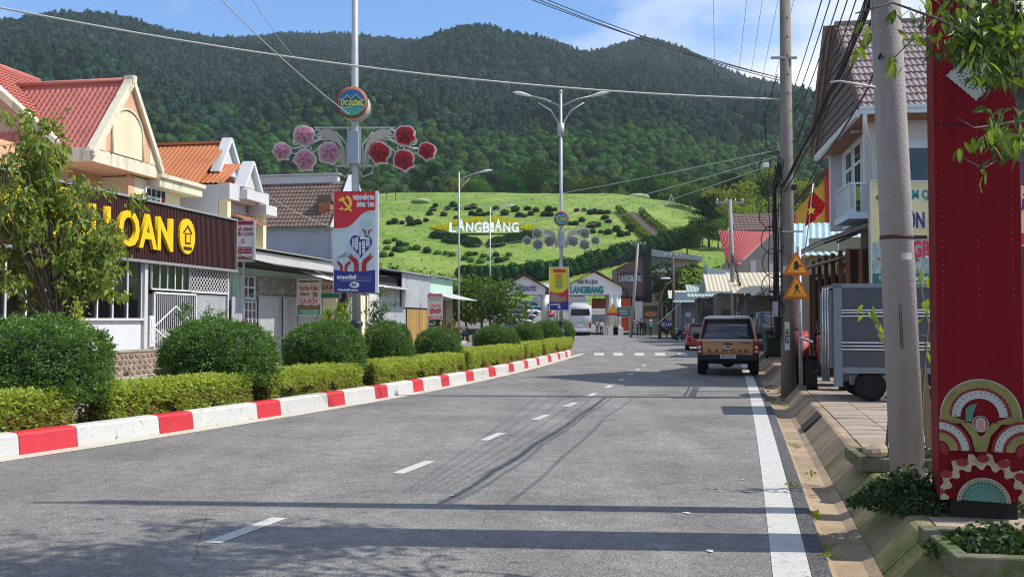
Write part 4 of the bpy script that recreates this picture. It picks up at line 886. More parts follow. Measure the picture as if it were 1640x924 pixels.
# ---------------------------------------------------------------- grey tin shed, green hut
sd_ = frame(c0, 46.0, 'tin_shed', 'grey corrugated tin shed with slatted brown gate', 'shed')
def S3(px): return (Ypx(px, c0) - 46.0) / CL
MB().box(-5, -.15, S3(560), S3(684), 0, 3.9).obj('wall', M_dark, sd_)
mb = MB(); corr(mb, (0, S3(606), 0), (0, S3(650) - S3(606), 0), (0, 0, 3.4), .15, .02); mb.obj('front_sheet', M_galv, sd_)
mb = MB(); corr(mb, (.12, S3(640), 2.3), (0, S3(686) - S3(640), 0), (0, 0, 2.05), .16, .02); mb.obj('upper_sheet', M_galv, sd_)
mb = MB(); corr(mb, (-5.2, S3(606), 4.5), (0, S3(690) - S3(606), 0), (5.6, 0, -.25), .18, .02); mb.obj('roof', M_galv, sd_)
gtx = MB().box(.02, .06, S3(650), S3(684), 0, 2.25).obj('gate', mat('gate_backing', (.07, .05, .03), .9, .1, 3), sd_); sl = MB().box(.06, .085, -.055, .055, .05, 2.2).mesh('slat', mat('bamboo_slat', (.42, .27, .09), .7, .2, 6, rnd=.25))
k = int((S3(684) - S3(650)) / .16)
for i in range(k): inst('slat', sl, gtx, (0, S3(650) + .1 + i * .16, 0))
MB().box(-.1, .1, S3(560), S3(572), 0, 2.6).box(-.1, .05, S3(590), S3(606), 0, 2.9).obj('white_post', M_wall_w, sd_)
MB().box(-.1, 0, S3(572), S3(590), 0, 2.8).obj('cream_front', M_cream, sd_)
awning(sd_, 'awning', M_galv, -.1, 3.45, 1.0, 3.2, S3(606), S3(646), .02)
hu = frame(c0, 60.8, 'green_hut', 'small green walled hut with a drooping tin awning', 'hut')
MB().box(-4, 0, 0, 6.4, 2.9, 4.3).obj('upper_wall', M_green_w, hu)
MB().box(-4, -3.9, 0, 6.4, 0, 2.9).box(-4, 0, -.1, 0, 0, 2.9).obj('wall', M_dark, hu); MB().box(-.3, 0, 4.6, 6.4, 0, 2.9).obj('pillar', mat('dirty_plaster', (.3, .26, .2), .9, .2, 2), hu)
mb = MB(); corr(mb, (-4.3, -.1, 4.55), (0, 6.9, 0), (4.7, 0, -.2), .2, .02); mb.obj('roof', M_galv, hu)
mb = MB(); corr(mb, (-.1, -.2, 3.35), (0, 7.2, 0), (1.7, 0, -.45), .2, .02); mb.obj('awning', mat('pale_tin', (.5, .53, .52), .5, .1, 2, metal=.2), hu)
shop_sign('cherry_sign', 'pink cherry shop sign on posts before the green hut', 685, 471, 708, 511, 58.5, MATS['print_cream'],
    [('THAM QUAN VƯỜN', .5, .09, M_pwhite, .07, .85), ('VƯỜN DÂU SẠCH', .5, .24, M_pgreen, .09, .8), ('Cherry', .5, .46, M_pink, .22, .8), ('LANGBIANG', .55, .94, M_pwhite, .06, .7)],
    [(M_pink, [(0, 0), (1, 0), (1, .15), (0, .15)]), (M_pink, [(0, .88), (1, .88), (1, 1), (0, 1)]), (mat('print_cherries', (.45, .05, .09), .5, .5, 22, col2=(.5, .45, .5), c2s=14), [(.1, .62), (.3, .56), (.6, .6), (.9, .55), (.95, .72), (.7, .8), (.45, .76), (.15, .82)])])
# ================================================================ hill planting
HB = []
for s in (2.1, 6.6):
    HB.append(crown('hill_shrub', [((0, 0, .55), (1, 1, .75))], 900, .2, leafmat('hill_shrub_leaf', (.018, .042, .012), (.05, .085, .022), .15, objr=.3, spec=.05), .6, s, core=10, shell=(.88, 1.06)))
HB.append(crown('hill_shrub_purple', [((0, 0, .55), (1, 1, .75))], 700, .2, leafmat('hill_shrub_purple_leaf', (.05, .035, .025), (.10, .07, .045), .15, objr=.3, spec=.05), .6, 3, core=10, shell=(.88, 1.06)))
HB.append(crown('hill_shrub_light', [((0, 0, .55), (1, 1, .75))], 900, .2, leafmat('hill_shrub_light_leaf', (.05, .11, .025), (.12, .21, .04), .2, objr=.3, spec=.05), .6, 5, core=10, shell=(.88, 1.06)))
Z5 = lambda x, y: (600 + x / 2.98, 280 + y / 2.98)
top_b = [(70, 230), (95, 225), (130, 228), (165, 215), (175, 235), (205, 228), (245, 215), (262, 185), (290, 145), (278, 165), (330, 190), (350, 160), (375, 145), (395, 160), (390, 205), (465, 185), (490, 190), (520, 188), (470, 155), (445, 160), (500, 170), (545, 185), (580, 160), (620, 185), (670, 168), (690, 190), (715, 195), (730, 160), (745, 185), (770, 170), (810, 190), (835, 190), (830, 165), (860, 165),
         (965, 168), (1000, 168), (1030, 180), (1050, 178), (1080, 180), (1110, 178), (1100, 205), (1115, 220), (990, 215), (935, 232), (960, 232), (1025, 240), (1040, 245), (1060, 240), (985, 275), (1040, 270), (1080, 270), (1115, 275), (1155, 262), (1175, 285), (1205, 280), (1225, 262), (1215, 250)]
low_b = [(60, 320), (95, 310), (120, 335), (150, 330), (170, 350), (60, 350), (100, 355), (130, 360), (200, 350), (450, 380), (480, 375), (520, 385), (460, 410), (505, 415), (590, 410), (610, 405), (630, 400), (640, 380), (580, 380), (430, 400), (550, 400), (40, 385), (80, 380), (300, 372), (340, 375), (370, 380), (250, 365)]
for lst, lab, grp, v in ((top_b, 'round dark clipped shrub dotted on the upper grass of the hill', 'dark shrubs on the upper hill', (0, 1, 2, 0)), (low_b, 'round light green clipped shrub low on the hill', 'light shrubs low on the hill', (3, 3, 0, 3))):
    for i, q in enumerate(lst):
        px, py = Z5(*q); p = hill_pt(px, py + 3); s = random.uniform(.5, .8) * p.y / 190
        t = thing('hill_shrub', lab, 'shrub', p, random.uniform(0, 6), grp); inst('foliage', HB[v[i % 4]], t, (0, 0, -.05 * s), (0, 0, 0), (s, s, s * random.uniform(.85, 1.15)))['kind'] = 'stuff'
# dark hedge at the hill foot, clump by clump
hp = [(612, 462), (650, 458), (690, 455), (740, 452), (800, 449), (860, 444), (910, 438), (960, 426), (1010, 412), (1060, 399), (1112, 388)]
hx = interp(hp); k = 0; px = 742
HBK = crown('dark_hedge_clump', [((0, 0, 1.2), (1.2, 1.2, 1.5)), ((.5, .2, .9), (.9, .9, 1.0))], 1300, .26, leafmat('dark_hedge_leaf', (.010, .034, .010), (.03, .085, .018), .12, objr=.25, spec=.05), .55, 4, core=12, shell=(.9, 1.06))
while px < 1115:
    p = hill_pt(px, hx(px) + 4); s = random.uniform(.95, 1.15) * p.y / 150
    t = thing('hedge_clump', 'dark green clump of the hedge row along the hill foot', 'hedge', p, random.uniform(0, 6), 'dark hedge clumps along the hill foot'); inst('foliage', HBK, t, (0, 0, -.2), (0, 0, 0), (s, s, s))['kind'] = 'stuff'
    px += 13.5
# flower petals round the hillside letters
def bed(name, label, zx, zy, rx, ry, rot, m, group, hgt, n=900):
    px, py = Z5(zx, zy); c = hill_pt(px, py); dx = hill_pt(px + 4, py).x - c.x; sx = rx / 2.98 * c.y / F; sy = abs(hill_pt(px, py - ry / 2.98).y - hill_pt(px, py + ry / 2.98).y) / 2 + .3
    a = rng.uniform(0, 6.283, n); r = np.sqrt(rng.uniform(0, 1, n)); X = sx * r * np.cos(a); Yv = sy * r * np.sin(a); cr_, sr_ = math.cos(rot), math.sin(rot); X, Yv = X * cr_ - Yv * sr_, X * sr_ + Yv * cr_
    P = np.array([(x, y, hillz(c.x + x, c.y + y) - c.z + hgt * (1 - q ** 6) * random.uniform(.7, 1)) for x, y, q in zip(X, Yv, r)]); D = np.tile([[0, -.3, 1.0]], (n, 1)) + rng.normal(size=(n, 3)) * .5
    t = thing(name, label, 'flower bed' if 'yellow' in label else 'hedge', c, 0, group); inst('foliage', leaf_mesh('bed_foliage', P, D, .42, m, .7, .1), t)['kind'] = 'stuff'
    mb = MB(); pr = [(sx * .9 * math.cos(q * .4488) * cr_ - sy * .9 * math.sin(q * .4488) * sr_, sx * .9 * math.cos(q * .4488) * sr_ + sy * .9 * math.sin(q * .4488) * cr_) for q in range(14)]
    mb.loft([[Vector((x, y, hillz(c.x + x, c.y + y) - c.z + dz)) for x, y in pr] for dz in (-.2, hgt * .8)], 0, True, False); mb.obj('growth', M_balli if 'yellow' not in label else mat('petal_inside', (.30, .30, .03), .9, .2, 3), t)
M_petal = leafmat('petal_yellow', (.40, .42, .02), (.62, .58, .03), .2, spec=.05); M_hpet = leafmat('petal_hedge', (.02, .045, .012), (.055, .10, .025), .15, spec=.05)
for (a, b, rx, ry, ro) in ((315, 256, 46, 8, .05), (400, 232, 44, 11, -.25), (478, 222, 34, 12, -.3), (578, 220, 34, 14, .1), (645, 232, 42, 11, .25), (735, 256, 38, 8, 0)):
    bed('petal_bed', 'yellow flower bed petal behind the hillside letters', a, b, rx, ry, ro, M_petal, 'yellow petals round the hillside letters', .28)
for (a, b, rx, ry, ro) in ((315, 298, 55, 9, .1), (390, 318, 70, 14, .25), (468, 335, 45, 15, .15), (582, 335, 48, 15, -.1), (668, 312, 68, 14, -.25), (730, 298, 45, 9, -.1)):
    bed('petal_hedge', 'dark low hedge petal below the hillside letters', a, b, rx, ry, ro, M_hpet, 'dark hedge petals below the hillside letters', .9)
pl = hill_pt(Z5(522, 0)[0], 376.5); lt = thing('hillside_letters', 'large white standing letters reading LANGBIANG on the hill', 'sign', pl, 0)
wtot = (1341 - 685) / (1502 / 260) * pl.y / F; xs0 = -wtot / 2
chars = 'LANGBIANG'; wd = {'I': .45}; tot = sum(wd.get(c, 1.05) for c in chars); x = xs0
for c in chars:
    w1 = wtot * wd.get(c, 1.05) / tot; me = text_mesh(c, 3.2, mat('letter_white', (.78, .78, .78), .5, .04, 2), ext=.16, bold=.1)
    xx = [v.co.x for v in me.vertices]; yy_ = [v.co.y for v in me.vertices]; o = inst('letter', me, lt, (x + w1 / 2 - (max(xx) + min(xx)) / 2 * w1 * .86 / (max(xx) - min(xx)), 0, 1.3), (R(66), 0, 0), (w1 * .86 / (max(xx) - min(xx)), 1 if c != 'A' else 1.25, 1))
    if c == 'A': o.location.z += .35
    x += w1
MB().box(xs0, -xs0, .1, .3, -.3, .25).obj('plinth', M_dark, lt)
# stairs with clipped hedge rails
sa = hill_pt(1063, 391); sb_ = hill_pt(1008, 341); st = thing('hillside_stairs', 'long stone stairway climbing the hill between clipped hedges', 'stairs', sa, 0)
nst = 34; d_ = sb_ - sa; M_step = mat('stone_step', (.16, .14, .12), .9, .2, 3)
sme = MB().box(-1.7, 1.7, -.5, .6, -.5, .12).mesh('step', M_step)
for i in range(nst):
    q = d_ * (i / nst); inst('step', sme, st, (q.x, q.y, hillz(sa.x + q.x, sa.y + q.y) - sa.z + .15), (0, 0, .5))
for sgn in (-1, 1):
    n = 2600; tt = rng.uniform(0, 1, n); P = np.array([(d_.x * u + sgn * 2.6 + rng.uniform(-.55, .55), d_.y * u, hillz(sa.x + d_.x * u + sgn * 2.6, sa.y + d_.y * u) - sa.z + rng.uniform(.2, 1.3)) for u in tt])
    inst('hedge_rail', leaf_mesh('hedge_rail', P, sph(n) + np.array([[0, 0, .8]]), .5, leafmat('rail_leaf', (.06, .11, .02), (.17, .24, .04), .2, spec=.05), .6), st)['kind'] = 'stuff'
# little tent frame and marker on the crest
p = hill_pt(1075, 330); wf = thing('letter_a_structure', 'white letter A shaped frame standing on the hill crest', 'frame', p, 0); MB().bar((-.9, 0, 0), (0, 0, 3.0), .2, .2).bar((.9, 0, 0), (0, 0, 3.0), .2, .2).bar((-.5, 0, 1.1), (.5, 0, 1.1), .18, .18).obj('frame', M_wht, wf)
p = hill_pt(626, 322); wf = thing('swing_frame', 'dark wooden swing frame on the left of the crest', 'frame', p, 0); MB().bar((-1, 0, 0), (-1, 0, 3.2), .15, .15).bar((1.1, 0, 0), (1.1, 0, 3.4), .15, .15).bar((-1.2, 0, 3.1), (1.3, 0, 3.2), .12, .12).obj('frame', M_wood, wf)
for px_, py_, s in ((674, 324, 2.4), (1022, 309, 3.2)):
    p = hill_pt(px_, py_); t = thing('garden_mound', 'pale round planted mound on the crest ' + ('left of the letters' if px_ < 800 else 'above the stairs'), 'mound', p, 0); MB().ell((0, 0, .1), (s, s, s * .35), 14, 8).obj('mound', mat('mound', (.25, .30, .14), .9, .3, 2), t)

# rough grass tufts over the hillside
tv = []; tq = []; tr_ = []
for k in range(16):
    a = random.uniform(0, 6.28); r = random.uniform(0, .35); c = np.array((r * math.cos(a), r * math.sin(a), 0)); d = np.array((random.gauss(0, .3), random.gauss(0, .3), 1)) * random.uniform(.1, .26); sd2 = np.array((math.sin(a * 3), math.cos(a * 3), 0)) * .09
    o = len(tv); tv += [c - sd2, c + sd2, c + d + sd2 * .2, c + d - sd2 * .2]; tq.append((o, o + 1, o + 2, o + 3)); tr_ += [random.random()] * 4
tuft = np_mesh('grass_tuft', tv, tq, leafmat('tuft_leaf', (.14, .22, .03), (.21, .28, .055), .3, objr=.2, spec=.03), tr_)
gp = []; gs = []
for _ in range(8000):
    y = random.uniform(138, 275); px = random.uniform(590, 1150); x = (px - CX) / F * y
    if random.random() < .75 + .5 * mnoise.noise((x * .09, y * .05, 4)): gp.append((x, y, hillz(x, y) - .03)); gs.append(random.uniform(.3, .8))
scatter('hill_tufts', gp, gs, [tuft], 'rough grass tufts covering the hill', 'grass')
# ================================================================ trees
TM = {}
for i in range(3):
    TM['broad%d' % i] = (crown('broad_crown', blobs_broad(11 + i), 3200, .055, M_br, .6, i, shell=(.6, 1.06)), trunk_mesh(20 + i, 1.0, .026, M_bark))
    TM['dark%d' % i] = (crown('dark_crown', blobs_broad(31 + i, 1.0, .9), 2600, .055, M_for2, .6, i + 5, shell=(.6, 1.06)), trunk_mesh(40 + i, 1.0, .028, M_barkd))
def pine_blobs(seed):
    rr = random.Random(seed); B = []
    for k in range(22):
        z = rr.uniform(.4, .98); r0 = (1.05 - z) * .38 + .03; a = rr.uniform(0, 6.28); B.append(((r0 * .7 * math.cos(a), r0 * .7 * math.sin(a), z), (.11, .11, .045)))
    return B
for i in range(2): TM['pine%d' % i] = (crown('pine_crown', pine_blobs(60 + i), 2200, .05, M_dk, .3, i + 8, shell=(.3, 1.1)), trunk_mesh(70 + i, 1.0, .022, M_barkd, 6, .95, .015))
for i in range(2): TM['yel%d' % i] = (crown('yellow_crown', blobs_broad(81 + i, 1, 1), 2600, .055, M_yel, .6, i + 3, shell=(.5, 1.06)), trunk_mesh(90 + i, 1.0, .024, M_bark))
def tree(kind, p, hgt, label, group=None, wide=1.0, name='tree'):
    cm, tm = TM[kind]; t = thing(name, label, 'tree', p, random.uniform(0, 6.28), group)
    inst('crown', cm, t, (0, 0, 0), (0, 0, 0), (hgt * wide, hgt * wide, hgt))['kind'] = 'stuff'; inst('trunk', tm, t, (0, 0, 0), (0, 0, 0), (hgt, hgt, hgt)); return t
rr = random.Random(5)
for i in range(46):                                       # wood behind the crest
    px = 596 + i * 14.6 + rr.uniform(-6, 6); y = rr.uniform(276, 322); x = (px - CX) / F * y; z = hillz(x, y)
    kd = rr.choice(['broad0', 'broad1', 'broad2', 'dark0', 'dark1', 'yel0', 'pine0']) if px < 960 else rr.choice(['broad0', 'broad2', 'dark1', 'broad1', 'dark2'])
    tree(kd, (x, y, z), rr.uniform(6.5, 10) if px < 840 else rr.uniform(8, 15), {'b': 'bright green tree', 'd': 'dark green tree', 'y': 'yellow green tree', 'p': 'dark pine'}[kd[0]] + ' in the row behind the hill crest', {'b': 'bright', 'd': 'dark', 'y': 'yellow green', 'p': 'pine'}[kd[0]] + ' trees behind the crest', 1.15)
for i in range(52):
    px = rr.uniform(1128, 1420); y = rr.uniform(165, 330); x = (px - CX) / F * y; z = hillz(x, y); kd = rr.choice(['broad0', 'broad1', 'broad2', 'dark0', 'dark1', 'yel0', 'broad1', 'pine1'])
    tree(kd, (x, y, z), rr.uniform(7, 13), {'b': 'bright green tree', 'd': 'dark green tree', 'y': 'pale yellow green tree', 'p': 'dark pine'}[kd[0]] + ' in the wood beyond the red roofed house', {'b': 'bright', 'd': 'dark', 'y': 'pale', 'p': 'pine'}[kd[0]] + ' trees of the right wood', 1.2)
tree('pine1', hill_pt(690, 306), 8.5, 'tall dark tree alone on the left of the crest', None, 1.3, 'pine_tree')
for i, (px, py, h_, kd) in enumerate([(1105, 335, 7, 'broad0'), (1135, 330, 9, 'dark1'), (1165, 340, 10, 'pine0'), (1200, 330, 12, 'broad1'), (1230, 335, 12, 'broad2'), (1150, 372, 9, 'pine1'), (1180, 385, 8, 'yel1'), (1215, 372, 9, 'broad0'), (1240, 365, 10, 'dark0'), (1125, 395, 5, 'yel0'), (1150, 400, 6, 'broad1'), (1100, 410, 5.5, 'dark2'), (1260, 350, 11, 'dark2'), (1290, 345, 12, 'broad1'), (1320, 340, 12, 'dark0'), (1170, 318, 10, 'broad2'), (1215, 315, 11, 'yel0'), (1130, 318, 8, 'broad1'), (1195, 352, 9, 'pine0'), (1250, 390, 9, 'yel1'), (1280, 380, 9, 'broad0')]):
    tree(kd, hill_pt(px, py), h_, {'b': 'bright green tree', 'd': 'dark green tree', 'y': 'pale yellow green tree', 'p': 'dark pine with bare trunk'}[kd[0]] + ' on the slope right of the stairs', {'b': 'bright', 'd': 'dark', 'y': 'pale', 'p': 'pine'}[kd[0]] + ' trees on the right slope', 1.2)
for i, (px, y, h_, kd, lab) in enumerate([(1098, 116, 8.4, 'dark0', 'dark leafy tree beside the glass fronted building'), (1128, 122, 8.2, 'dark2', 'dark leafy tree behind the tin roofed shops'), (1068, 150, 8, 'broad1', 'bright tree behind the glass fronted building'), (1150, 112, 8, 'yel0', 'yellow green tree left of the red roofed house'), (770, 84, 5.9, 'broad0', 'leafy roadside tree in front of the entrance gate'), (748, 88, 5.2, 'broad2', 'smaller leafy tree beside the single arm street lamp'),
        (720, 96, 5.0, 'broad1', 'bushy tree behind the green hut'), (625, 104, 7.0, 'yel1', 'pale tree behind the tin shed roof'), (648, 110, 7.2, 'broad0', 'light green tree over the tin shed'), (700, 112, 7.0, 'yel0', 'yellowish bushy tree over the green hut'), (640, 120, 9.0, 'dark1', 'dark bushy tree below the hill grass on the left'), (675, 126, 9.4, 'broad2', 'green bushy tree below the hill grass'), (722, 124, 8.6, 'broad0', 'green tree left of the hill foot hedge'), (600, 118, 9.0, 'broad1', 'green tree just right of the rose poster')]):
    x = (px - CX) / F * y; tree(kd, (x, y, max(.05, hillz(x, y)) if y > 116 else .05), h_ * (.82 if 'below the hill' in lab or 'foot hedge' in lab else 1), lab, None, 1.25)
pm = crown('purple_crown', [((0, 0, .6), (.5, .5, .38)), ((.35, 0, .5), (.35, .35, .3)), ((-.35, .1, .5), (.38, .38, .3))], 1600, .09, leafmat('purple_leaf', (.06, .025, .035), (.16, .07, .09), .2), .6, 3)
for px, y, s in ((665, 122, 4.2),):
    x = (px - CX) / F * y; t = thing('purple_tree', 'purplish leaved bush above the tin shed', 'tree', (x, y, hillz(x, y) + 1.0), 0); inst('crown', pm, t, (0, 0, 0), (0, 0, 0), (s, s, s))['kind'] = 'stuff'; inst('trunk', TM['broad0'][1], t, (0, 0, -1.5), (0, 0, 0), (s, s, s))
# street tree in front of the restaurant: loose sprays of leaves on visible limbs
def spray_tree(name, label, p, tips, leafm, leaf, npt, base_r=.06, spread=.32, wid=.38, droop=.45):
    t = thing(name, label, 'tree', p, 0); mb = MB(); Pl = []; Dl = []
    for (x, y, z) in tips:
        k = Vector((x * .06, y * .06, min(z * .38, 1.75))); m_ = Vector((x * .5, y * .5, k.z + (z - k.z) * .55)); e = Vector((x, y, z)); mb.tube([(0, 0, -.1), k, (k + m_) / 2, m_, e], [base_r, base_r * .75, base_r * .35, base_r * .22, .005], 6)
        for j in range(5):
            b0 = m_.lerp(e, random.uniform(0, 1)); b1 = b0 + Vector((random.gauss(0, spread), random.gauss(0, spread), random.gauss(.05, spread * .6))); mb.tube([b0, b1], [.009, .003], 4)
            n = npt; u = rng.uniform(0, 1, (n, 1)); P = np.array(b0) * (1 - u) + np.array(b1) * u + rng.normal(size=(n, 3)) * .07; Pl.append(P); d = np.array(b1 - b0) * 1.0; Dl.append(np.tile(d / max(1e-6, np.linalg.norm(d)), (n, 1)) * .4 + rng.normal(size=(n, 3)) * .6 + np.array([[0, 0, -.35]]))
    mb.obj('trunk', M_bark, t); inst('crown', leaf_mesh('spray_crown', np.vstack(Pl), np.vstack(Dl), leaf, leafm, wid, droop), t)['kind'] = 'stuff'; return t
rt = random.Random(8); tips = []
for i in range(56):
    z = rt.uniform(2.5, 6.0); wr = 1.75 * math.sin(min(1, (6.3 - z) / 2.6) * 1.5) * (1 if z > 2.6 else .75); a = rt.uniform(0, 6.28); r = wr * math.sqrt(rt.uniform(.15, 1)); tips.append((r * math.cos(a) - .15 - (.5 if z > 4.6 else 0), r * math.sin(a), z))
M_st = leafmat('street_tree_leaf', (.10, .17, .03), (.30, .38, .09), .45)
spray_tree('street_tree', 'loose leafy street tree hiding part of the yellow restaurant letters', A(92, 600, 21.0) * 1 - Vector((0, 0, A(92, 600, 21).z - .12)), tips, M_st, .15, 26, .06, .36, .5, .25)
t = spray_tree('yellow_shoot', 'slender yellow green shoot before the restaurant window', (A(122, 500, 18.3).x, 18.3, .14), [(.03, 0, 1.85), (-.06, .05, 1.6), (.1, -.04, 1.45)], leafmat('shoot_leaf', (.25, .32, .03), (.45, .50, .06), .4), .1, 16, .02, .1)
t = spray_tree('dark_bonsai', 'small layered dark tree in front of the white gate', (A(325, 540, 27.5).x, 27.5, .14), [(.5, 0, 1.8), (-.5, .1, 1.9), (.15, .1, 2.1), (-.1, 0, 1.55), (.7, 0, 1.35), (-.75, 0, 1.75)], M_ball, .07, 60, .05, .14, .4, 0)
spray_tree('papaya_plant', 'yellowish leafy plant below the strawberry sign', (A(540, 520, 36).x, 36.0, .14), [(.3, 0, 2.0), (-.4, .1, 1.9), (.0, .1, 2.3), (.4, 0, 1.5), (-.3, 0, 1.4)], M_yel, .16, 22, .04, .2)
spray_tree('roadside_bush', 'thin green bush right of the big poster', (A(604, 520, 40).x, 40.0, .14), [(.3, 0, 2.2), (-.3, .1, 2.4), (.0, .1, 2.7), (.3, 0, 1.5), (-.3, 0, 1.4), (.1, 0, 1.9)], M_br, .12, 30, .03, .25)
spray_tree('dry_bush', 'small dry bush beside the green hut', (A(722, 530, 62).x, 62.0, .14), [(.5, 0, 1.2), (-.5, .1, 1.3), (.0, .1, 1.7), (.3, 0, .9)], leafmat('dry_leaf', (.12, .11, .03), (.24, .22, .07), .3), .14, 26, .03, .3)
# ================================================================ lamp posts with roses
M_pole = mat('lamp_pole', (.42, .43, .44), .5, .1, 3, metal=.3, col2=(.3, .29, .28), c2s=2, c2lo=.5, c2hi=.8)
M_lbase = mat('cast_green_base', (.03, .055, .05), .5, .2, 5)
M_lamp = mat('lamp_shell', (.62, .64, .66), .4, .05, 3)
M_scroll = mat('scroll_white', (.60, .60, .57), .5, .1, 5)
M_ringr = mat('rust_ring', (.30, .10, .05), .7, .25, 6)
def rose_mesh(name, ms):
    mb = MB(); n = 11; rr = random.Random(4); out = [(-.45, .2), (-.3, .42), (-.05, .5), (.2, .42), (.42, .3), (.5, .05), (.38, -.18), (.45, -.35), (.15, -.42), (-.02, -.55), (-.25, -.35), (-.5, -.2)]
    mb.prism([(x * 1.16, z * 1.16) for x, z in out], 'y', .0, .12, 0); mb.prism(out, 'y', -.05, .01, 1)
    for k, (rad, y, m) in enumerate(((.40, -.09, 1), (.34, -.10, 2), (.30, -.13, 1), (.22, -.15, 2), (.16, -.18, 1), (.08, -.20, 2))):
        for j in range(5):
            a0 = j * 1.2566 + k * .7; pts = [(0, 0)] + [(rad * (1 + .1 * math.sin(3 * q)) * math.cos(a0 + q * .25), rad * (1 + .1 * math.sin(3 * q)) * math.sin(a0 + q * .25)) for q in range(5)]; mb.prism(pts, 'y', y - .004 * j, y + .035, m)
    return mb.mesh(name, ms)
M_rr = mat('rose_red', (.36, .012, .022), .4, .12, 6); M_rd = mat('rose_red_deep', (.11, .004, .008), .4, .12, 6)
M_rp = mat('rose_pink', (.52, .26, .33), .5, .15, 6); M_rpd = mat('rose_pink_deep', (.30, .10, .16), .5, .15, 6)
M_rg = mat('rose_grey', (.24, .24, .23), .5, .12, 6); M_rgd = mat('rose_grey_deep', (.15, .15, .14), .5, .12, 6)
ROSE = {k: rose_mesh('rose', [M_scroll, a, b]) for k, a, b in (('r', M_rr, M_rd), ('p', M_rp, M_rpd), ('g', M_rg, M_rgd))}
def arc(c, r0, r1, a0, a1, n=14): return [(c[0] + (r0 + (r1 - r0) * i / n) * math.cos(R(a0 + (a1 - a0) * i / n)), 0, c[1] + (r0 + (r1 - r0) * i / n) * math.sin(R(a0 + (a1 - a0) * i / n))) for i in range(n + 1)]
def lamp_post(p, label, left, right, lean=0.0):
    t = thing('lamp_post', label, 'lamp post', (p.x, p.y, .2), 0, 'lamp posts on the median')
    H = 12.9
    prof = [(.26, 0), (.26, .12), (.2, .16), (.2, .5), (.23, .55), (.17, .62), (.14, .8), (.17, .9), (.17, .96), (.13, 1.0), (.12, 1.35), (.15, 1.4), (.15, 1.46), (.1, 1.5)]
    MB().tube([(0, 0, z) for r, z in prof], [r for r, z in prof], 14).obj('base', M_lbase, t)
    MB().tube([(0, 0, 1.45), (lean, 0, 6.4), (lean * 1.6, 0, H)], [.105, .085, .06], 12).ell((lean * 1.6, 0, H), (.09, .09, .1), 10, 6).obj('pole', M_pole, t)
    for s in (-1, 1):
        ar = MB(); ar.tube([(lean * 1.5 + s * .14, 0, H - 2.1), (lean * 1.5 + s * .16, 0, H - 1.5), (lean * 1.5 + s * .5, 0, H - .95), (lean * 1.5 + s * 1.15, 0, H - .55)], .032, 8).tube([(lean * 1.5, 0, H - .75), (lean * 1.5 + s * .8, 0, H - .38), (lean * 1.5 + s * 1.6, 0, H - .2)], .036, 8); a_o = ar.obj('arm', M_pole, t)
        hd_ = [(1.45, .03, -.24), (1.6, .11, -.2), (1.9, .17, -.12), (2.2, .15, -.06), (2.4, .04, -.03)]
        rings = [[Vector((lean * 1.5 + s * x, r * math.cos(6.283 * j / 10), H + z + r * .55 * math.sin(6.283 * j / 10))) for j in range(10)] for x, r, z in hd_]; MB().loft(rings).obj('lamp_head', M_lamp, t)
    MB().tube([(lean * 1.5, 0, H - 2.2), (lean * 1.5, 0, H - 1.6)], .16, 10).obj('collar', M_pole, t)
    # round sign
    zc = 6.52; R0 = .36
    ds = MB().tube([(lean, -.42, zc), (lean, .1, zc)], [R0, R0], 28).obj('round_sign', mat('sign_drum', (.5, .47, .42), .6, .1, 4), t)
    MB().tube([(lean, -.445, zc), (lean, -.40, zc)], [R0 + .012, R0 + .012], 28).obj('rim', M_ringr, ds)
    M_db = mat('disc_blue', (.035, .12, .30), .4, .05, 3); M_dg = mat('disc_green', (.02, .11, .09), .4, .05, 3); M_dt = mat('disc_teal', (.06, .28, .24), .4, .05, 3); M_dl = mat('disc_line', (.62, .62, .52), .4, .05, 3)
    r1 = .31
    def seg(zf, y, m, nm, n=30):                           # disc area below a curve zf(x)
        pts = [(lean + r1 * math.cos(R(q)), zc + r1 * math.sin(R(q))) for q in range(0, 360, 12)]; pts = [(x, min(z, zc + zf((x - lean) / r1) * r1)) for x, z in pts]; up = [(lean + r1 * (1 - 2 * q / 24), zc + r1 * zf(1 - 2 * q / 24)) for q in range(1, 24)]
        lower = [(x, z) for x, z in [(lean + r1 * math.cos(R(180 + q)), zc + r1 * math.sin(R(180 + q))) for q in range(0, 181, 10)]]
        top = [(lean + r1 * u, zc + r1 * max(min(zf(u), math.sqrt(max(0, 1 - u * u))), -math.sqrt(max(0, 1 - u * u)))) for u in [1 - 2 * q / 40 for q in range(1, 40)]]
        return MB().prism(lower + top, 'y', y, y + .003).obj(nm, m, ds)
    mt = lambda u: .18 + (.32 * max(0, 1 - abs(u + .35) / .35) if u < 0 else .40 * max(0, 1 - abs(u - .3) / .4))
    MB().tube([(lean, -.449, zc), (lean, -.446, zc)], [r1, r1], 28, smooth=False).obj('sky_print', M_db, ds)
    seg(lambda u: mt(u) + .05, -.452, M_dl, 'ridge_line'); seg(mt, -.455, M_dg, 'mountain_print'); seg(lambda u: -.30 + .12 * math.sin(u * 3.0) + .05, -.458, M_dl, 'wave_line'); seg(lambda u: -.30 + .12 * math.sin(u * 3.0), -.461, M_dt, 'field_print')
    me = text_mesh('LẠC DƯƠNG', .16, mat('disc_text', (.68, .62, .12), .4, .04, 3), ext=.001, bold=.006); o = inst('lettering', me, ds, (lean, -.464, zc - .02), (R(90), 0, 0)); xs = [v.co.x for v in me.vertices]; o.scale.x = .5 / (max(xs) - min(xs))
    # rose bracket
    br = MB(); zt, zb = 6.02, 5.12
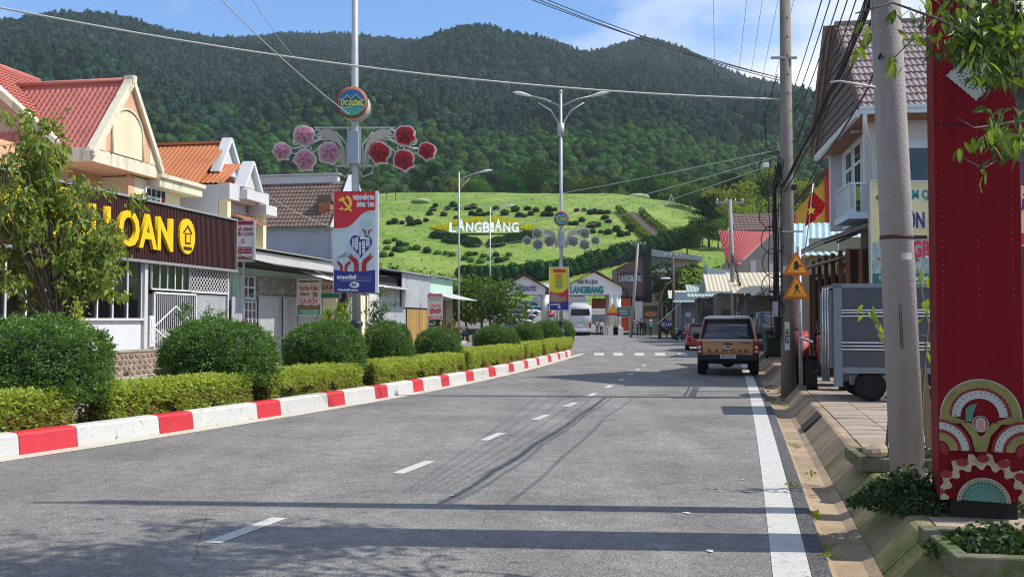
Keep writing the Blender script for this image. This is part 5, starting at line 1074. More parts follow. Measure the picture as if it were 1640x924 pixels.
    br.bar((lean - .95, 0, zt), (lean + .95, 0, zt), .035, .035).bar((lean - .42, 0, zb), (lean + .42, 0, zb), .04, .04).bar((lean - .14, -.1, zb - .02), (lean - .14, -.1, zt), .04, .04).bar((lean + .14, -.1, zb - .02), (lean + .14, -.1, zt), .04, .04)
    b_o = br.obj('bracket', M_pole, t)
    MB().box(lean - .12, lean + .12, -.24, -.1, zb + .02, zt - .12).obj('control_box', mat('grey_blue_box', (.25, .31, .38), .5, .1, 3), t, bevel=.01)
    for s in (-1, 1):
        sc = MB()
        def M_(pts): return [(lean + s * x, y - .02, z) for x, y, z in pts]
        sc.tube(M_([(.2, 0, zb + .02), (.18, 0, zb + .5), (.42, 0, zt - .12), (.75, 0, zt - .2), (1.0, 0, zt - .36), (1.35, 0, zt - .48), (1.5, 0, zt - .5)]), .02, 6)
        sc.tube(M_([(.25, 0, zb + .02), (.3, 0, zb + .38), (.55, 0, zb + .55), (.85, 0, zb + .42), (1.0, 0, zb + .28), (1.25, 0, zb + .26), (1.5, 0, zb + .3)]), .02, 6)
        sc.tube(M_([(.3, 0, zb + .1), (.5, 0, zb + .62), (.8, 0, zb + .62), (1.05, 0, zb + .5)]), .018, 6)
        for c, r, a0, a1 in (((.86, zt - .12), .11, -150, 260), ((1.1, zb + .42), .09, -200, 150), ((1.36, zb + .55), .12, 200, -110), ((1.28, zb + .3), .075, 90, 420)): sc.tube(M_(arc(c, r, r * .45, a0, a1)), .017, 6)
        sc.obj('scroll', M_scroll, b_o)
        lf_ = MB()
        for q, (rr_, w0) in enumerate(((.46, .2), (.36, .15))):
            o_ = [(s * (.2 + rr_ * (1 - math.cos(R(a)))) + lean, zb + .06 + (rr_ + .35) * math.sin(R(a))) for a in range(0, 126, 14)]; i_ = [(s * (.2 + w0 * .55 + (rr_ - .02) * (1 - math.cos(R(a)))) + lean, zb + .04 + (rr_ + .35 - w0 * math.sin(R(a) * 1.4)) * math.sin(R(a))) for a in range(112, -1, -14)]
            lf_.prism(o_ + i_, 'y', -.04 - .02 * q, -.02 - .02 * q)
        lf_.obj('leaf_plate', mat('leaf_plate', (.38, .36, .30), .6, .2, 6), b_o)
        for (x, z, sz) in ((1.19, 5.84, .45), (.585, 5.44, .48), (1.16, 5.27, .46), (1.7, 5.48, .38)):
            o = inst('rose', ROSE[left if s < 0 else right], b_o, (lean + s * x, -.06, z - .02), (0, random.uniform(-.4, .4), 0), (sz * s if False else sz, 1, sz))
    mb = MB()
    for s in (-1, 1): mb.tube([(lean + s * .45, 0, zb), (lean + s * .4, -.02, zb - .18), (lean + s * .2, 0, zb - .26), (lean + s * .1, 0, zb - .1)], .012, 5)
    mb.obj('loose_wire', M_scroll, b_o)
    return t
pL1 = med_at(571, -1.15); pL2 = med_at(895.5, -1.1); pL2.y = min(pL2.y, 48.6)
lamp_post(pL1, 'tall lamp post with pink and red rose decoration and round mountain sign', 'p', 'r', -.06)
lamp_post(pL2, 'farther twin armed lamp post with dull grey roses above yellow banner', 'g', 'g')
# posters on the lamp posts
def circ(cx, cy, rx, ry, n=24, a0=0, a1=360): return [(cx + rx * math.cos(R(a0 + (a1 - a0) * i / n)), cy + ry * math.sin(R(a0 + (a1 - a0) * i / n))) for i in range(n if a1 - a0 == 360 else n + 1)]
t, w_, h_ = panel('poster_panel', 'tall red white and navy poster with hammer and sickle on lamp post', 'poster', 534.5, 306.5, 601.5, 468.5, pL1.y - .34, .2, M_pwhite)
M_sil = mat('poster_edge', (.62, .64, .66), .4, .06, 3, metal=.3); MB().box(w_, w_ + .06, -.004, .21, -.01, h_ + .01).box(-.012, 0, -.002, .21, -.01, h_ + .01).obj('panel_frame', M_sil, t)
M_pp = mat('poster_pale', (.46, .54, .58), .45, .06, 2); shape(t, 'print_ground', M_pp, [(0, .1), (1, .1), (1, .8), (0, .8)], w_, h_)
M_pr = mat('poster_red', (.50, .02, .03), .45, .05, 2); wave = [(1 - i / 20, .185 + .185 * (1 / (1 + math.exp(-((i / 20) - .45) * 10)))) for i in range(21)]
shape(t, 'print_white_line', M_pwhite, [(0, 0.0), (1, 0.0)] + [(x, y + .012) for x, y in wave], w_, h_, -.0075); shape(t, 'print_red', M_pr, [(0, 0), (1, 0)] + wave, w_, h_, -.011)
ptext(t, 'TRỌN NIỀM TIN', (.71, .065), w_, h_, M_pwhite, .085, .50, y=-.0115, bold=.012); ptext(t, 'DÂNG ĐẢNG', (.76, .135), w_, h_, M_pwhite, .085, .40, y=-.0115, bold=.012)
M_gold = mat('poster_gold', (.80, .48, .05), .4, .05, 3)
sick = circ(.27, .115, .16, .078, 16, -75, 110) + circ(.235, .118, .13, .056, 16, 105, -70)
shape(t, 'sickle_print', M_gold, sick, w_, h_, -.0145); shape(t, 'sickle_grip', M_gold, [(.12, .175), (.16, .19), (.22, .165), (.19, .155)], w_, h_, -.0145)
shape(t, 'hammer_shaft', M_gold, [(.17, .085), (.21, .075), (.44, .195), (.40, .205)], w_, h_, -.0175); shape(t, 'hammer_head', M_gold, [(.09, .085), (.22, .055), (.27, .075), (.15, .105)], w_, h_, -.0145)
M_nv = mat('poster_navy', (.022, .026, .20), .4, .05, 2); shape(t, 'print_navy', M_nv, [(0, .775), (.25, .79), (.5, .795), (.75, .79), (1, .775), (1, 1), (0, 1)], w_, h_, -.0075)
M_hand = mat('poster_hand', (.30, .02, .03), .45, .05, 2)
def hands(cx, top, sx, sy):
    for s in (-1, 1):
        pts = [(.06, 1), (.06, .52), (.13, .33), (.27, .2), (.40, .02), (.43, .06), (.36, .22), (.48, .14), (.5, .18), (.4, .36), (.28, .5), (.24, .62), (.24, 1)]; shape(t, 'hand_print', M_hand, [(cx + s * x * sx, top + y * sy) for x, y in pts], w_, h_, -.0125 if sx > .4 else -.011)
hands(.64, .61, .62, .185); hands(.24, .68, .36, .115); hands(.8, .37, .26, .055)
def heart(cx, cy, s, m, y): shape(t, 'heart_print', m, [(cx + s * .0625 * 16 * math.sin(a) ** 3, cy - s * .030 * (13 * math.cos(a) - 5 * math.cos(2 * a) - 2 * math.cos(3 * a) - math.cos(4 * a))) for a in [i * .2618 for i in range(24)]], w_, h_, y)
heart(.655, .53, .27, M_nv, -.0095); heart(.8, .325, .13, mat('poster_mint', (.32, .5, .44), .45, .15, 12), -.0095)
for (x, y0, y1, wd) in ((.47, .47, .56, .06), (.55, .455, .58, .07), (.63, .50, .63, .05), (.72, .49, .62, .07), (.82, .455, .55, .08), (.70, .45, .475, .14)):
    shape(t, 'tower_print', M_pwhite, [(x - wd / 2, y0), (x + wd / 2, y0), (x + wd / 2, y1), (x - wd / 2, y1)], w_, h_, -.0125)
    for k in range(4):
        yy_ = y0 + (y1 - y0) * (k + .35) / 4
        if y1 - y0 > .05: shape(t, 'window_print', M_nv, [(x - wd * .32, yy_), (x + wd * .32, yy_), (x + wd * .32, yy_ + .007), (x - wd * .32, yy_ + .007)], w_, h_, -.0145)
M_fld = mat('poster_grey_lines', (.30, .36, .36), .5, .1, 6)
for k in range(6): shape(t, 'field_print', M_fld, [(.05 + .04 * k, .66 - .004 * k), (.30 + .012 * k, .595 + .006 * k), (.31 + .012 * k, .599 + .006 * k), (.06 + .04 * k, .668 - .004 * k)], w_, h_, -.0085)
ptext(t, 'mobi', (.31, .848), w_, h_, M_pwhite, .095, .44, y=-.0095, bold=.006); ptext(t, 'fone', (.73, .848), w_, h_, mat('poster_faded', (.10, .06, .20), .4, .05, 3), .09, .36, y=-.0095, bold=.006)
shape(t, 'underline_print', M_pwhite, [(.14, .88), (.9, .88), (.9, .884), (.14, .884)], w_, h_, -.0095); shape(t, 'badge_print', M_pwhite, circ(.5, .925, .12, .03), w_, h_, -.0095); ptext(t, '30', (.48, .925), w_, h_, M_nv, .055, .12, y=-.0125, bold=.004); ptext(t, 'MobiFone', (.34, .975), w_, h_, M_pwhite, .05, .46, y=-.0095, bold=.003)
MB().bar((w_ * .5, .2, h_ * .9), (w_ * .5, .36, h_ * .9), .05, .05).bar((w_ * .5, .2, h_ * .1), (w_ * .5, .36, h_ * .1), .05, .05).obj('clamp', M_steel, t)
t, w_, h_ = panel('poster_panel', 'yellow red and navy banner panel on the farther lamp post', 'poster', 880.5, 428.5, 910.5, 496.5, pL2.y - .3, .2, mat('poster_yellow', (.62, .55, .03), .45, .06, 2), frame_m=M_sil)
shape(t, 'print_ribbon', M_pr, [(.14, .04), (.4, .05), (.5, .03), (.62, .05), (.82, .045), (.9, .12), (.72, .115), (.5, .12), (.24, .12)], w_, h_); shape(t, 'print_red', M_pr, [(0, .56), (.35, .60), (.66, .59), (1, .47), (1, .82), (0, .82)], w_, h_)
shape(t, 'print_photo', mat('poster_photo', (.32, .22, .16), .5, .6, 30, col2=(.06, .07, .05), c2s=18), [(.0, .64), (.25, .60), (.45, .66), (.7, .7), (.85, .66), (.92, .78), (.5, .81), (0, .82)], w_, h_, -.0075); shape(t, 'print_navy', M_nv, [(0, .80), (.5, .825), (1, .80), (1, 1), (0, 1)], w_, h_, -.0105)
for k, (s, m) in enumerate((('CHÀO MỪNG', M_pr), ('LỄ HỘI HOA', M_pr), ('LANGBIANG', M_pr), ('LẠC DƯƠNG', M_pgreen), ('CHÚC MỪNG', M_nv), ('NĂM MỚI', M_pgreen), ('THÀNH CÔNG', M_nv), ('THẮNG LỢI', M_pgreen))): ptext(t, s, (.5, .17 + .043 * k), w_, h_, m, .05, .36, bold=.004)
ptext(t, 'mobifone', (.3, .868), w_, h_, M_pwhite, .07, .46, y=-.0125, bold=.006); shape(t, 'badge_print', M_pwhite, circ(.5, .93, .08, .025), w_, h_, -.0125)
# single arm street lamps on the left
def side_lamp(px, Y, label, htop):
    x = (px - CX) / F * Y; t = thing('street_lamp', label, 'street lamp', (x, Y, .05 if Y < 100 else max(0, hillz(x, Y))), 0, 'single arm street lamps on the left')
    H = htop; MB().tube([(0, 0, 0), (0, 0, .9)], [.16, .14], 10).obj('base', M_dark, t); MB().tube([(0, 0, .9), (0, 0, H)], [.09, .055], 10).obj('pole', M_pole, t)
    MB().tube([(0, 0, H - .75), (.4, 0, H - .4), (1.2, 0, H - .1), (1.6, 0, H)], .035, 7).tube([(0, 0, H - 1.6), (.25, 0, H - 1.1), (.8, 0, H - .45)], .025, 6).obj('arm', M_pole, t)
    MB().loft([[Vector((1.5 + xx, r * math.cos(6.283 * j / 10), H + z + .5 * r * math.sin(6.283 * j / 10))) for j in range(10)] for xx, r, z in ((0, .04, -.02), (.2, .14, .02), (.6, .2, .1), (.9, .17, .15), (1.1, .04, .16))]).obj('lamp_head', M_lamp, t)
side_lamp(735, 76, 'nearer single arm street lamp beside the parked motorbike', A(735, 276, 76).z - .05)
side_lamp(785, 104, 'farther thin street lamp in front of the hillside letters', A(785, 330, 104).z - .1)
# ================================================================ people (one continuous skin each)
M_skin = mat('skin', (.42, .25, .17), .6, .06, 8); M_hair = mat('hair', (.015, .012, .01), .5, .1, 8)
def cloth(n, c): return mat('cloth_' + n, c, .85, .12, 10)
def person_mesh(pose):
    J = dict(pel=(0, 0, .95), waist=(0, .0, 1.08), chest=(0, 0, 1.30), neck=(0, .0, 1.46), head0=(0, -.01, 1.55), head1=(0, -.02, 1.66), head2=(0, -.005, 1.73),
             shL=(-.17, 0, 1.40), elL=(-.23, .02, 1.13), wrL=(-.24, -.05, .90), haL=(-.24, -.08, .81), shR=(.17, 0, 1.40), elR=(.23, .02, 1.13), wrR=(.24, -.05, .90), haR=(.24, -.08, .81),
             hiL=(-.09, 0, .9), knL=(-.10, -.02, .50), anL=(-.10, .02, .09), toL=(-.11, -.16, .035), hiR=(.09, 0, .9), knR=(.10, -.02, .50), anR=(.10, .02, .09), toR=(.11, -.16, .035))
    J.update(pose)
    Rd = dict(pel=(.15, .11), waist=(.13, .095), chest=(.165, .11), neck=(.055, .055), head0=(.075, .085), head1=(.085, .1), head2=(.06, .07), shL=(.065, .065), elL=(.045, .045), wrL=(.032, .03), haL=(.04, .018), shR=(.065, .065), elR=(.045, .045), wrR=(.032, .03), haR=(.04, .018), hiL=(.09, .095), knL=(.062, .065), anL=(.042, .045), toL=(.045, .03), hiR=(.09, .095), knR=(.062, .065), anR=(.042, .045), toR=(.045, .03))
    names = list(J); ix = {n: i for i, n in enumerate(names)}
    E_ = [('pel', 'waist'), ('waist', 'chest'), ('chest', 'neck'), ('neck', 'head0'), ('head0', 'head1'), ('head1', 'head2')]
    for s in 'LR': E_ += [('chest', 'sh' + s), ('sh' + s, 'el' + s), ('el' + s, 'wr' + s), ('wr' + s, 'ha' + s), ('pel', 'hi' + s), ('hi' + s, 'kn' + s), ('kn' + s, 'an' + s), ('an' + s, 'to' + s)]
    me = bpy.data.meshes.new('p'); me.from_pydata([J[n] for n in names], [(ix[a], ix[b]) for a, b in E_], []); o = bpy.data.objects.new('p', me); COL.objects.link(o)
    sk = o.modifiers.new('skin', 'SKIN'); sv = me.skin_vertices[0].data
    for n in names: sv[ix[n]].radius = Rd[n]; sv[ix[n]].use_root = (n == 'pel')
    ss = o.modifiers.new('sub', 'SUBSURF'); ss.levels = 1; ss.render_levels = 1
    bpy.context.view_layer.update(); m2 = bpy.data.meshes.new_from_object(o.evaluated_get(bpy.context.evaluated_depsgraph_get())); bpy.data.objects.remove(o)
    V = [v.co.copy() for v in m2.vertices]; Fc = [list(p.vertices) for p in m2.polygons]; mb = MB(); mb.add(V, Fc, 0, True)
    for s in 'LR':
        h_ = Vector(J['ha' + s]); d = (h_ - Vector(J['wr' + s])).normalized(); sx = 1 if s == 'R' else -1
        for k in range(4): b = h_ + Vector((0, (k - 1.5) * .019, 0)); L_ = (.06, .07, .068, .052)[k]; mb.tube([b, b + d * L_ * .5, b + d * L_ + Vector((-sx * .012, 0, 0))], [.009, .0085, .006], 5)
        mb.tube([h_ - d * .04, h_ - d * .01 + Vector((-sx * .02, -.035, 0)), h_ + d * .03 + Vector((-sx * .022, -.045, 0))], [.011, .01, .007], 5)
    hp_ = Vector(J['head1']); mb.tube([hp_ + Vector((0, -.095, .0)), hp_ + Vector((0, -.125, -.03)), hp_ + Vector((0, -.1, -.045))], [.012, .017, .012], 6)
    for s in (-1, 1): mb.ell(hp_ + Vector((s * .088, .01, -.01)), (.012, .022, .033), 6, 5)
    return mb, J
def person(name, label, p, rz, pose, shirt, trous, shoe=None, hair=True, helmet=None, sleeve='long', group=None, seat=None, hgt=1.0):
    mb, J = person_mesh(pose); me = mb.mesh('body', [M_skin, shirt, trous, shoe or cloth('shoe', (.02, .02, .02))])
    Jv = {k: Vector(v) for k, v in J.items()}
    def near(c, keys): return min(keys, key=lambda k: (c - Jv[k]).length)
    for f in me.polygons:
        c = f.center; k = near(c, Jv.keys()); q = 0
        if k in ('waist', 'chest', 'shL', 'shR') or (k == 'neck' and c.z < Jv['neck'].z - .02): q = 1
        elif k in ('elL', 'elR'): q = 1 if sleeve == 'long' else (1 if (c - Jv['sh' + k[-1]]).length < .16 else 0)
        elif k in ('wrL', 'wrR'): q = 1 if sleeve == 'long' and (c - Jv['ha' + k[-1]]).length > .1 else 0
        elif k in ('pel',): q = 1 if c.z > Jv['pel'].z + .03 else 2
        elif k in ('hiL', 'hiR', 'knL', 'knR'): q = 2
        elif k in ('anL', 'anR'): q = 2 if (c - Jv['kn' + k[-1]]).length < .33 else 3
        elif k in ('toL', 'toR'): q = 3
        f.material_index = q
    t = thing(name, label, 'person', p, rz, group); t.scale = (hgt,) * 3
    inst('body', me, t)
    h1_ = Jv['head1']
    if helmet: MB().ell(h1_ + Vector((0, .01, .055)), (.125, .145, .105), 14, 8).obj('helmet', helmet, t)
    elif hair:
        hb = MB().ell(h1_ + Vector((0, .028, .03)), (.1, .105, .105), 14, 8)
        if hair == 'long': hb.tube([h1_ + Vector((0, .05, .02)), h1_ + Vector((0, .09, -.15)), h1_ + Vector((0, .1, -.32))], [.085, .085, .05], 8)
        hb.obj('hair', M_hair, t)
    return t
ST = {}
def stand(a=0.0): return dict(elL=(-.22, .03, 1.13), wrL=(-.2 + a, -.08, .9), haL=(-.19 + a, -.11, .82), anL=(-.12, .03, .09), toL=(-.14, -.13, .035))
PEO = [(1014.5, 537, 'person in grey top and pale cap at the left of the group', (.10, .10, .11), (.03, .03, .04), stand(), 0, None, (.6, .6, .58), .97), (1021, 538.5, 'person in dark purple top leaning in, second of the group', (.09, .06, .09), (.03, .03, .05), dict(chest=(0, -.05, 1.28), neck=(0, -.08, 1.44), head0=(0, -.1, 1.52), head1=(0, -.13, 1.62), head2=(0, -.13, 1.69), wrL=(-.12, -.22, 1.12), haL=(-.08, -.28, 1.16)), .8, True, None, .95),
       (1027, 538.5, 'tall person in black shirt among the group on the road', (.03, .025, .03), (.025, .025, .03), stand(.05), 2.6, True, None, 1.06), (1031 + 1.5, 539, 'person all in black with long hair standing alone', (.02, .02, .022), (.02, .02, .022), stand(), 3.0, 'long', None, .98), (1042, 539, 'person in green jacket and white helmet on the road', (.04, .22, .12), (.02, .02, .025), dict(elL=(-.26, .02, 1.16), wrL=(-.28, -.12, 1.22), haL=(-.28, -.18, 1.27)), 3.3, None, (.75, .75, .75), .98)]
for i, (px, py, lab, c1, c2_, pose, rz, hair, hel, hs) in enumerate(PEO):
    p = G(px, py); person('person', lab, p, rz, pose, cloth('a%d' % i, c1), cloth('b%d' % i, c2_), None, hair, mat('helmet%d' % i, hel, .4, .05, 3) if hel else None, hgt=hs)
for px, lab, c, rz in ((956, 'person in grey shirt beside the coach at the gate', (.28, .28, .30), .4), (963, 'person in white shirt walking through the gate', (.72, .72, .7), 3.0)):
    p = A(px, 530, 111.5); person('person', lab, (p.x, p.y, 0), rz, stand(), cloth(lab[10:14] + 'x', c), cloth('dk', (.03, .03, .04)), None, True, None, 'short')

# ================================================================ entrance gate
M_gwall = mat('gate_cream', (.80, .76, .68), .8, .06, 2, .1, 30, col2=(.45, .40, .32), c2s=1, c2lo=.55, c2hi=.8)
M_groof = mat('gate_roof', (.20, .055, .04), .7, .15, 2)
M_teal = mat('teal_letters', (.02, .20, .22), .4, .05, 3)
def portal(name, label, px0, px1, apx, apy, fy, Y, dep, cols):
    a = A(px0, fy, Y); b = A(px1, fy, Y); ap = A(apx, apy, Y); t = thing(name, label, 'gate', ((a.x + b.x) / 2, Y, 0), 0); hw = (b.x - a.x) / 2; zf = a.z; za = ap.z; ze = zf + .9
    for y in (0, dep): MB().prism([(-hw + .5, zf), (hw - .5, zf), (hw - .5, ze), (0, za - .15), (-hw + .5, ze)], 'y', y, y + .35).obj('gable', M_gwall, t)
    for s in (-1, 1):
        mb = MB(); P0 = Vector((s * (hw + .15), -.45, zf + .55)); V = Vector((-s * (hw + .15), 0, za - zf - .5)); U = Vector((0, dep + 1.2, 0)); q = [P0, P0 + U, P0 + U + V, P0 + V]; mb.add([*q, *[v + Vector((0, 0, .12)) for v in q]], [(0, 1, 2, 3), (4, 5, 6, 7), (0, 1, 5, 4), (1, 2, 6, 5), (2, 3, 7, 6), (3, 0, 4, 7)]); mb.obj('roof', M_groof, t)
    MB().box(-hw + .55, hw - .55, .36, dep, zf + .1, zf + .25).obj('ceiling', M_gwall, t)
    for c in cols:
        x = A(c, 500, Y).x - (a.x + b.x) / 2
        for y in (.18, dep + .15): MB().tube([(x, y, .9), (x, y, zf)], [.42, .38], 14).box(x - .6, x + .6, y - .5, y + .5, 0, .9).obj('column', M_gwall, t)
    return t, hw, zf, za
g1, hw, zf, za = portal('entrance_gate', 'cream gabled entrance gate lettered KHU DU LỊCH LANGBIANG', 900, 1003, 943, 434, 472, 114, 5, (981, 989.5, 888))
M_tx = mat('dark_letters', (.06, .06, .07), .5, .05, 3)
xo = A(941, 450, 114).x - g1.location.x
o = text(g1, 'KHU DU LỊCH', .62, M_tx, (xo, -.05, A(940, 452, 114).z), ext=.03, bold=.015); o.scale.x = 1.15 * (A(955, 0, 114).x - A(924, 0, 114).x) / o.dimensions.x if o.dimensions.x else 1
bpy.context.view_layer.update()
def fitx(o, wdt):
    xs = [v.co.x for v in o.data.vertices]; o.scale.x = wdt / (max(xs) - min(xs)); return o
fitx(o, A(954, 0, 114).x - A(923, 0, 114).x)
fitx(text(g1, 'LANGBIANG', 1.1, M_teal, (xo - .1, -.06, A(940, 465, 114).z), ext=.05, bold=.05), A(964, 0, 114).x - A(912, 0, 114).x)
g2, hw, zf, za = portal('entrance_gate', 'left cream gabled gate in front of the car park', 798, 880, 838, 440, 472, 118, 4.5, (803, 874))
fitx(text(g2, 'Dalattourist', 1.2, mat('violet_letters', (.16, .15, .32), .5, .05, 3), (0, -.05, A(838, 461, 118).z), ext=.03, bold=.02, shear=.3), A(860, 0, 118).x - A(822, 0, 118).x)
t, w_, h_ = panel('banner_board', 'red brown board hanging inside the entrance gate', 'board', 948, 478, 970, 494, 117.5, .1, mat('board_red', (.28, .06, .035), .6, .15, 2)); MB().bar((w_ * .1, .05, h_), (w_ * .1, .05, h_ + 1.0), .05, .05).bar((w_ * .9, .05, h_), (w_ * .9, .05, h_ + 1.0), .05, .05).obj('hanger', M_steel, t)
t = thing('orange_wall', 'orange red painted wall right of the gate columns', 'wall', (A(992, 490, 121).x, 121, 0)); MB().box(0, 1.4, 0, .3, 0, A(992, 478, 121).z).obj('wall', mat('orange_red', (.48, .08, .04), .7, .1, 2), t)
t, w_, h_ = panel('notice_board', 'green notice board on posts beside the gate columns', 'board', 988, 492, 1010, 507, 112, .08, mat('board_green', (.035, .12, .10), .5, .1, 2), frame_m=M_wht)
for k in range(4): shape(t, 'text_line', M_pwhite, [(.15, .2 + .17 * k), (.85 - .1 * (k % 2), .2 + .17 * k), (.85 - .1 * (k % 2), .25 + .17 * k), (.15, .25 + .17 * k)], w_, h_)
z = -A(988, 507, 112).z; MB().bar((.15, .1, z), (.15, .1, 0), .08, .08).bar((w_ - .15, .1, z), (w_ - .15, .1, 0), .08, .08).obj('post', M_steel, t)
M_or = mat('sign_orange', (.62, .15, .01), .4, .06, 3); M_oy = mat('sign_amber', (.78, .36, .01), .4, .06, 3)
def tri_sign(t, c, s, y, m_out, m_in, name='triangle_plate', rot=0):
    o = MB(); P = lambda q, k: [(c[0] + q * .5 * u[0] * s, c[1] + q * u[1] * s * .5) for u in ((-1, -.72), (1, -.72), (0, 1.02))]
    def rnd_(pts, r):
        out = []
        for i in range(3):
            p = Vector(pts[i]); a = (Vector(pts[i - 1]) - p).normalized(); b = (Vector(pts[(i + 1) % 3]) - p).normalized(); out += [p + a * r, p + (a + b) * r * .38, p + b * r]
        return [tuple(v) for v in out]
    pl_ = MB().prism(rnd_(P(1, 0), s * .06), 'y', y, y + .02).obj(name, m_out, t)
    MB().prism(rnd_(P(.72, 0), s * .02), 'y', y - .004, y - .001).obj('triangle_face', m_in, pl_); return pl_
ts = thing('warning_sign', 'small orange triangle and red board sign before the gate columns', 'sign', (A(982, 520, 110).x, 110, 0)); tri_sign(ts, (0, A(0, 495, 110).z), 1.25, 0, M_or, M_oy); MB().box(-.8, .8, .0, .03, A(0, 505, 110).z, A(0, 501.5, 110).z).obj('plate', M_red, ts); MB().tube([(0, .05, 0), (0, .05, A(0, 490, 110).z)], .04, 8).obj('post', M_steel, ts)
ts = thing('round_sign', 'red round no entry sign below the yellow banner', 'sign', (A(883, 520, 70).x, 70, 0)); zc = A(0, 502.5, 70).z; MB().tube([(0, 0, zc), (0, .03, zc)], .24, 20).obj('disc', M_red, ts); MB().box(-.15, .15, -.006, -.002, zc - .05, zc + .05).obj('white_bar', M_pwhite, ts); MB().tube([(0, .06, 0), (0, .06, zc + .9)], .03, 8).obj('post', M_steel, ts)
MB().tube([(0, 0, zc + .62), (0, .03, zc + .62)], .23, 20).obj('upper_disc', M_navy, ts)
# raised car park behind the gates
mb = MB(); mb.grid(lambda u, v: (-14 + 30 * u, 119 + 40 * v, .12 + hillz(0, 119 + 40 * v) * 0 + interp([(0, .05), (.775, 3.5), (1, 4.2)])(v) * 1.0), 6, 20); tag(mb.obj('car_park', M_asph), 'grey car park sloping up behind the left gate', 'car park', kind='structure')
def cpz(y): return .12 + interp([(0, .05), (.775, 3.5), (1, 4.2)])((y - 119) / 40)

# ================================================================ vehicles
M_tyre = mat('tyre', (.012, .012, .012), .85, .1, 10); M_rim = mat('rim', (.42, .43, .45), .35, .1, 5, metal=.7); M_blk = mat('black_plastic', (.014, .014, .015), .6, .1, 8)
M_tl = mat('tail_light', (.30, .012, .01), .25, .1, 5, coat=.5); M_hl = mat('head_light', (.6, .62, .65), .2, .05, 5, coat=.5); M_chr = mat('chrome', (.65, .66, .68), .2, .05, 5, metal=.9)
def paint(n, c): return mat('paint_' + n, c, .32, .03, 2, coat=.7, spec=.5, col2=tuple(x * .8 + .02 for x in c), c2s=1.5, c2lo=.55, c2hi=.8)
def wheel(t, x, y, r, wd, s):
    w0 = MB(); pr = [(-wd / 2, r * .62), (-wd / 2, r * .93), (-wd * .38, r), (wd * .38, r), (wd / 2, r * .93), (wd / 2, r * .62)]
    w0.loft([[Vector((px_, rr_ * math.cos(6.283 * j / 20), rr_ * math.sin(6.283 * j / 20))) for j in range(20)] for px_, rr_ in pr], smooth=True); o = w0.obj('tyre', M_tyre, None); o.name = 'wheel'; o.parent = t; o.location = (x, y, r)
    rm = MB().tube([(s * wd * .3, 0, 0), (s * wd * .42, 0, 0)], [r * .62, r * .58], 18)
    for k in range(5): a = k * 1.2566; rm.bar((s * wd * .44, 0, 0), (s * wd * .44, r * .55 * math.cos(a), r * .55 * math.sin(a)), .05, .03)
    rm.obj('rim', M_rim, o); return o
def ringx(y, hw, z0, z1, ins, top): return [Vector(p) for p in ((-hw * .9, y, z0), (-hw, y, z0 + .12), (-hw, y, z0 + (z1 - z0) * .62), (-hw * .965, y, z1), (-hw * .6, y, z1 + top), (hw * .6, y, z1 + top), (hw * .965, y, z1), (hw, y, z0 + (z1 - z0) * .62), (hw, y, z0 + .12), (hw * .9, y, z0))]
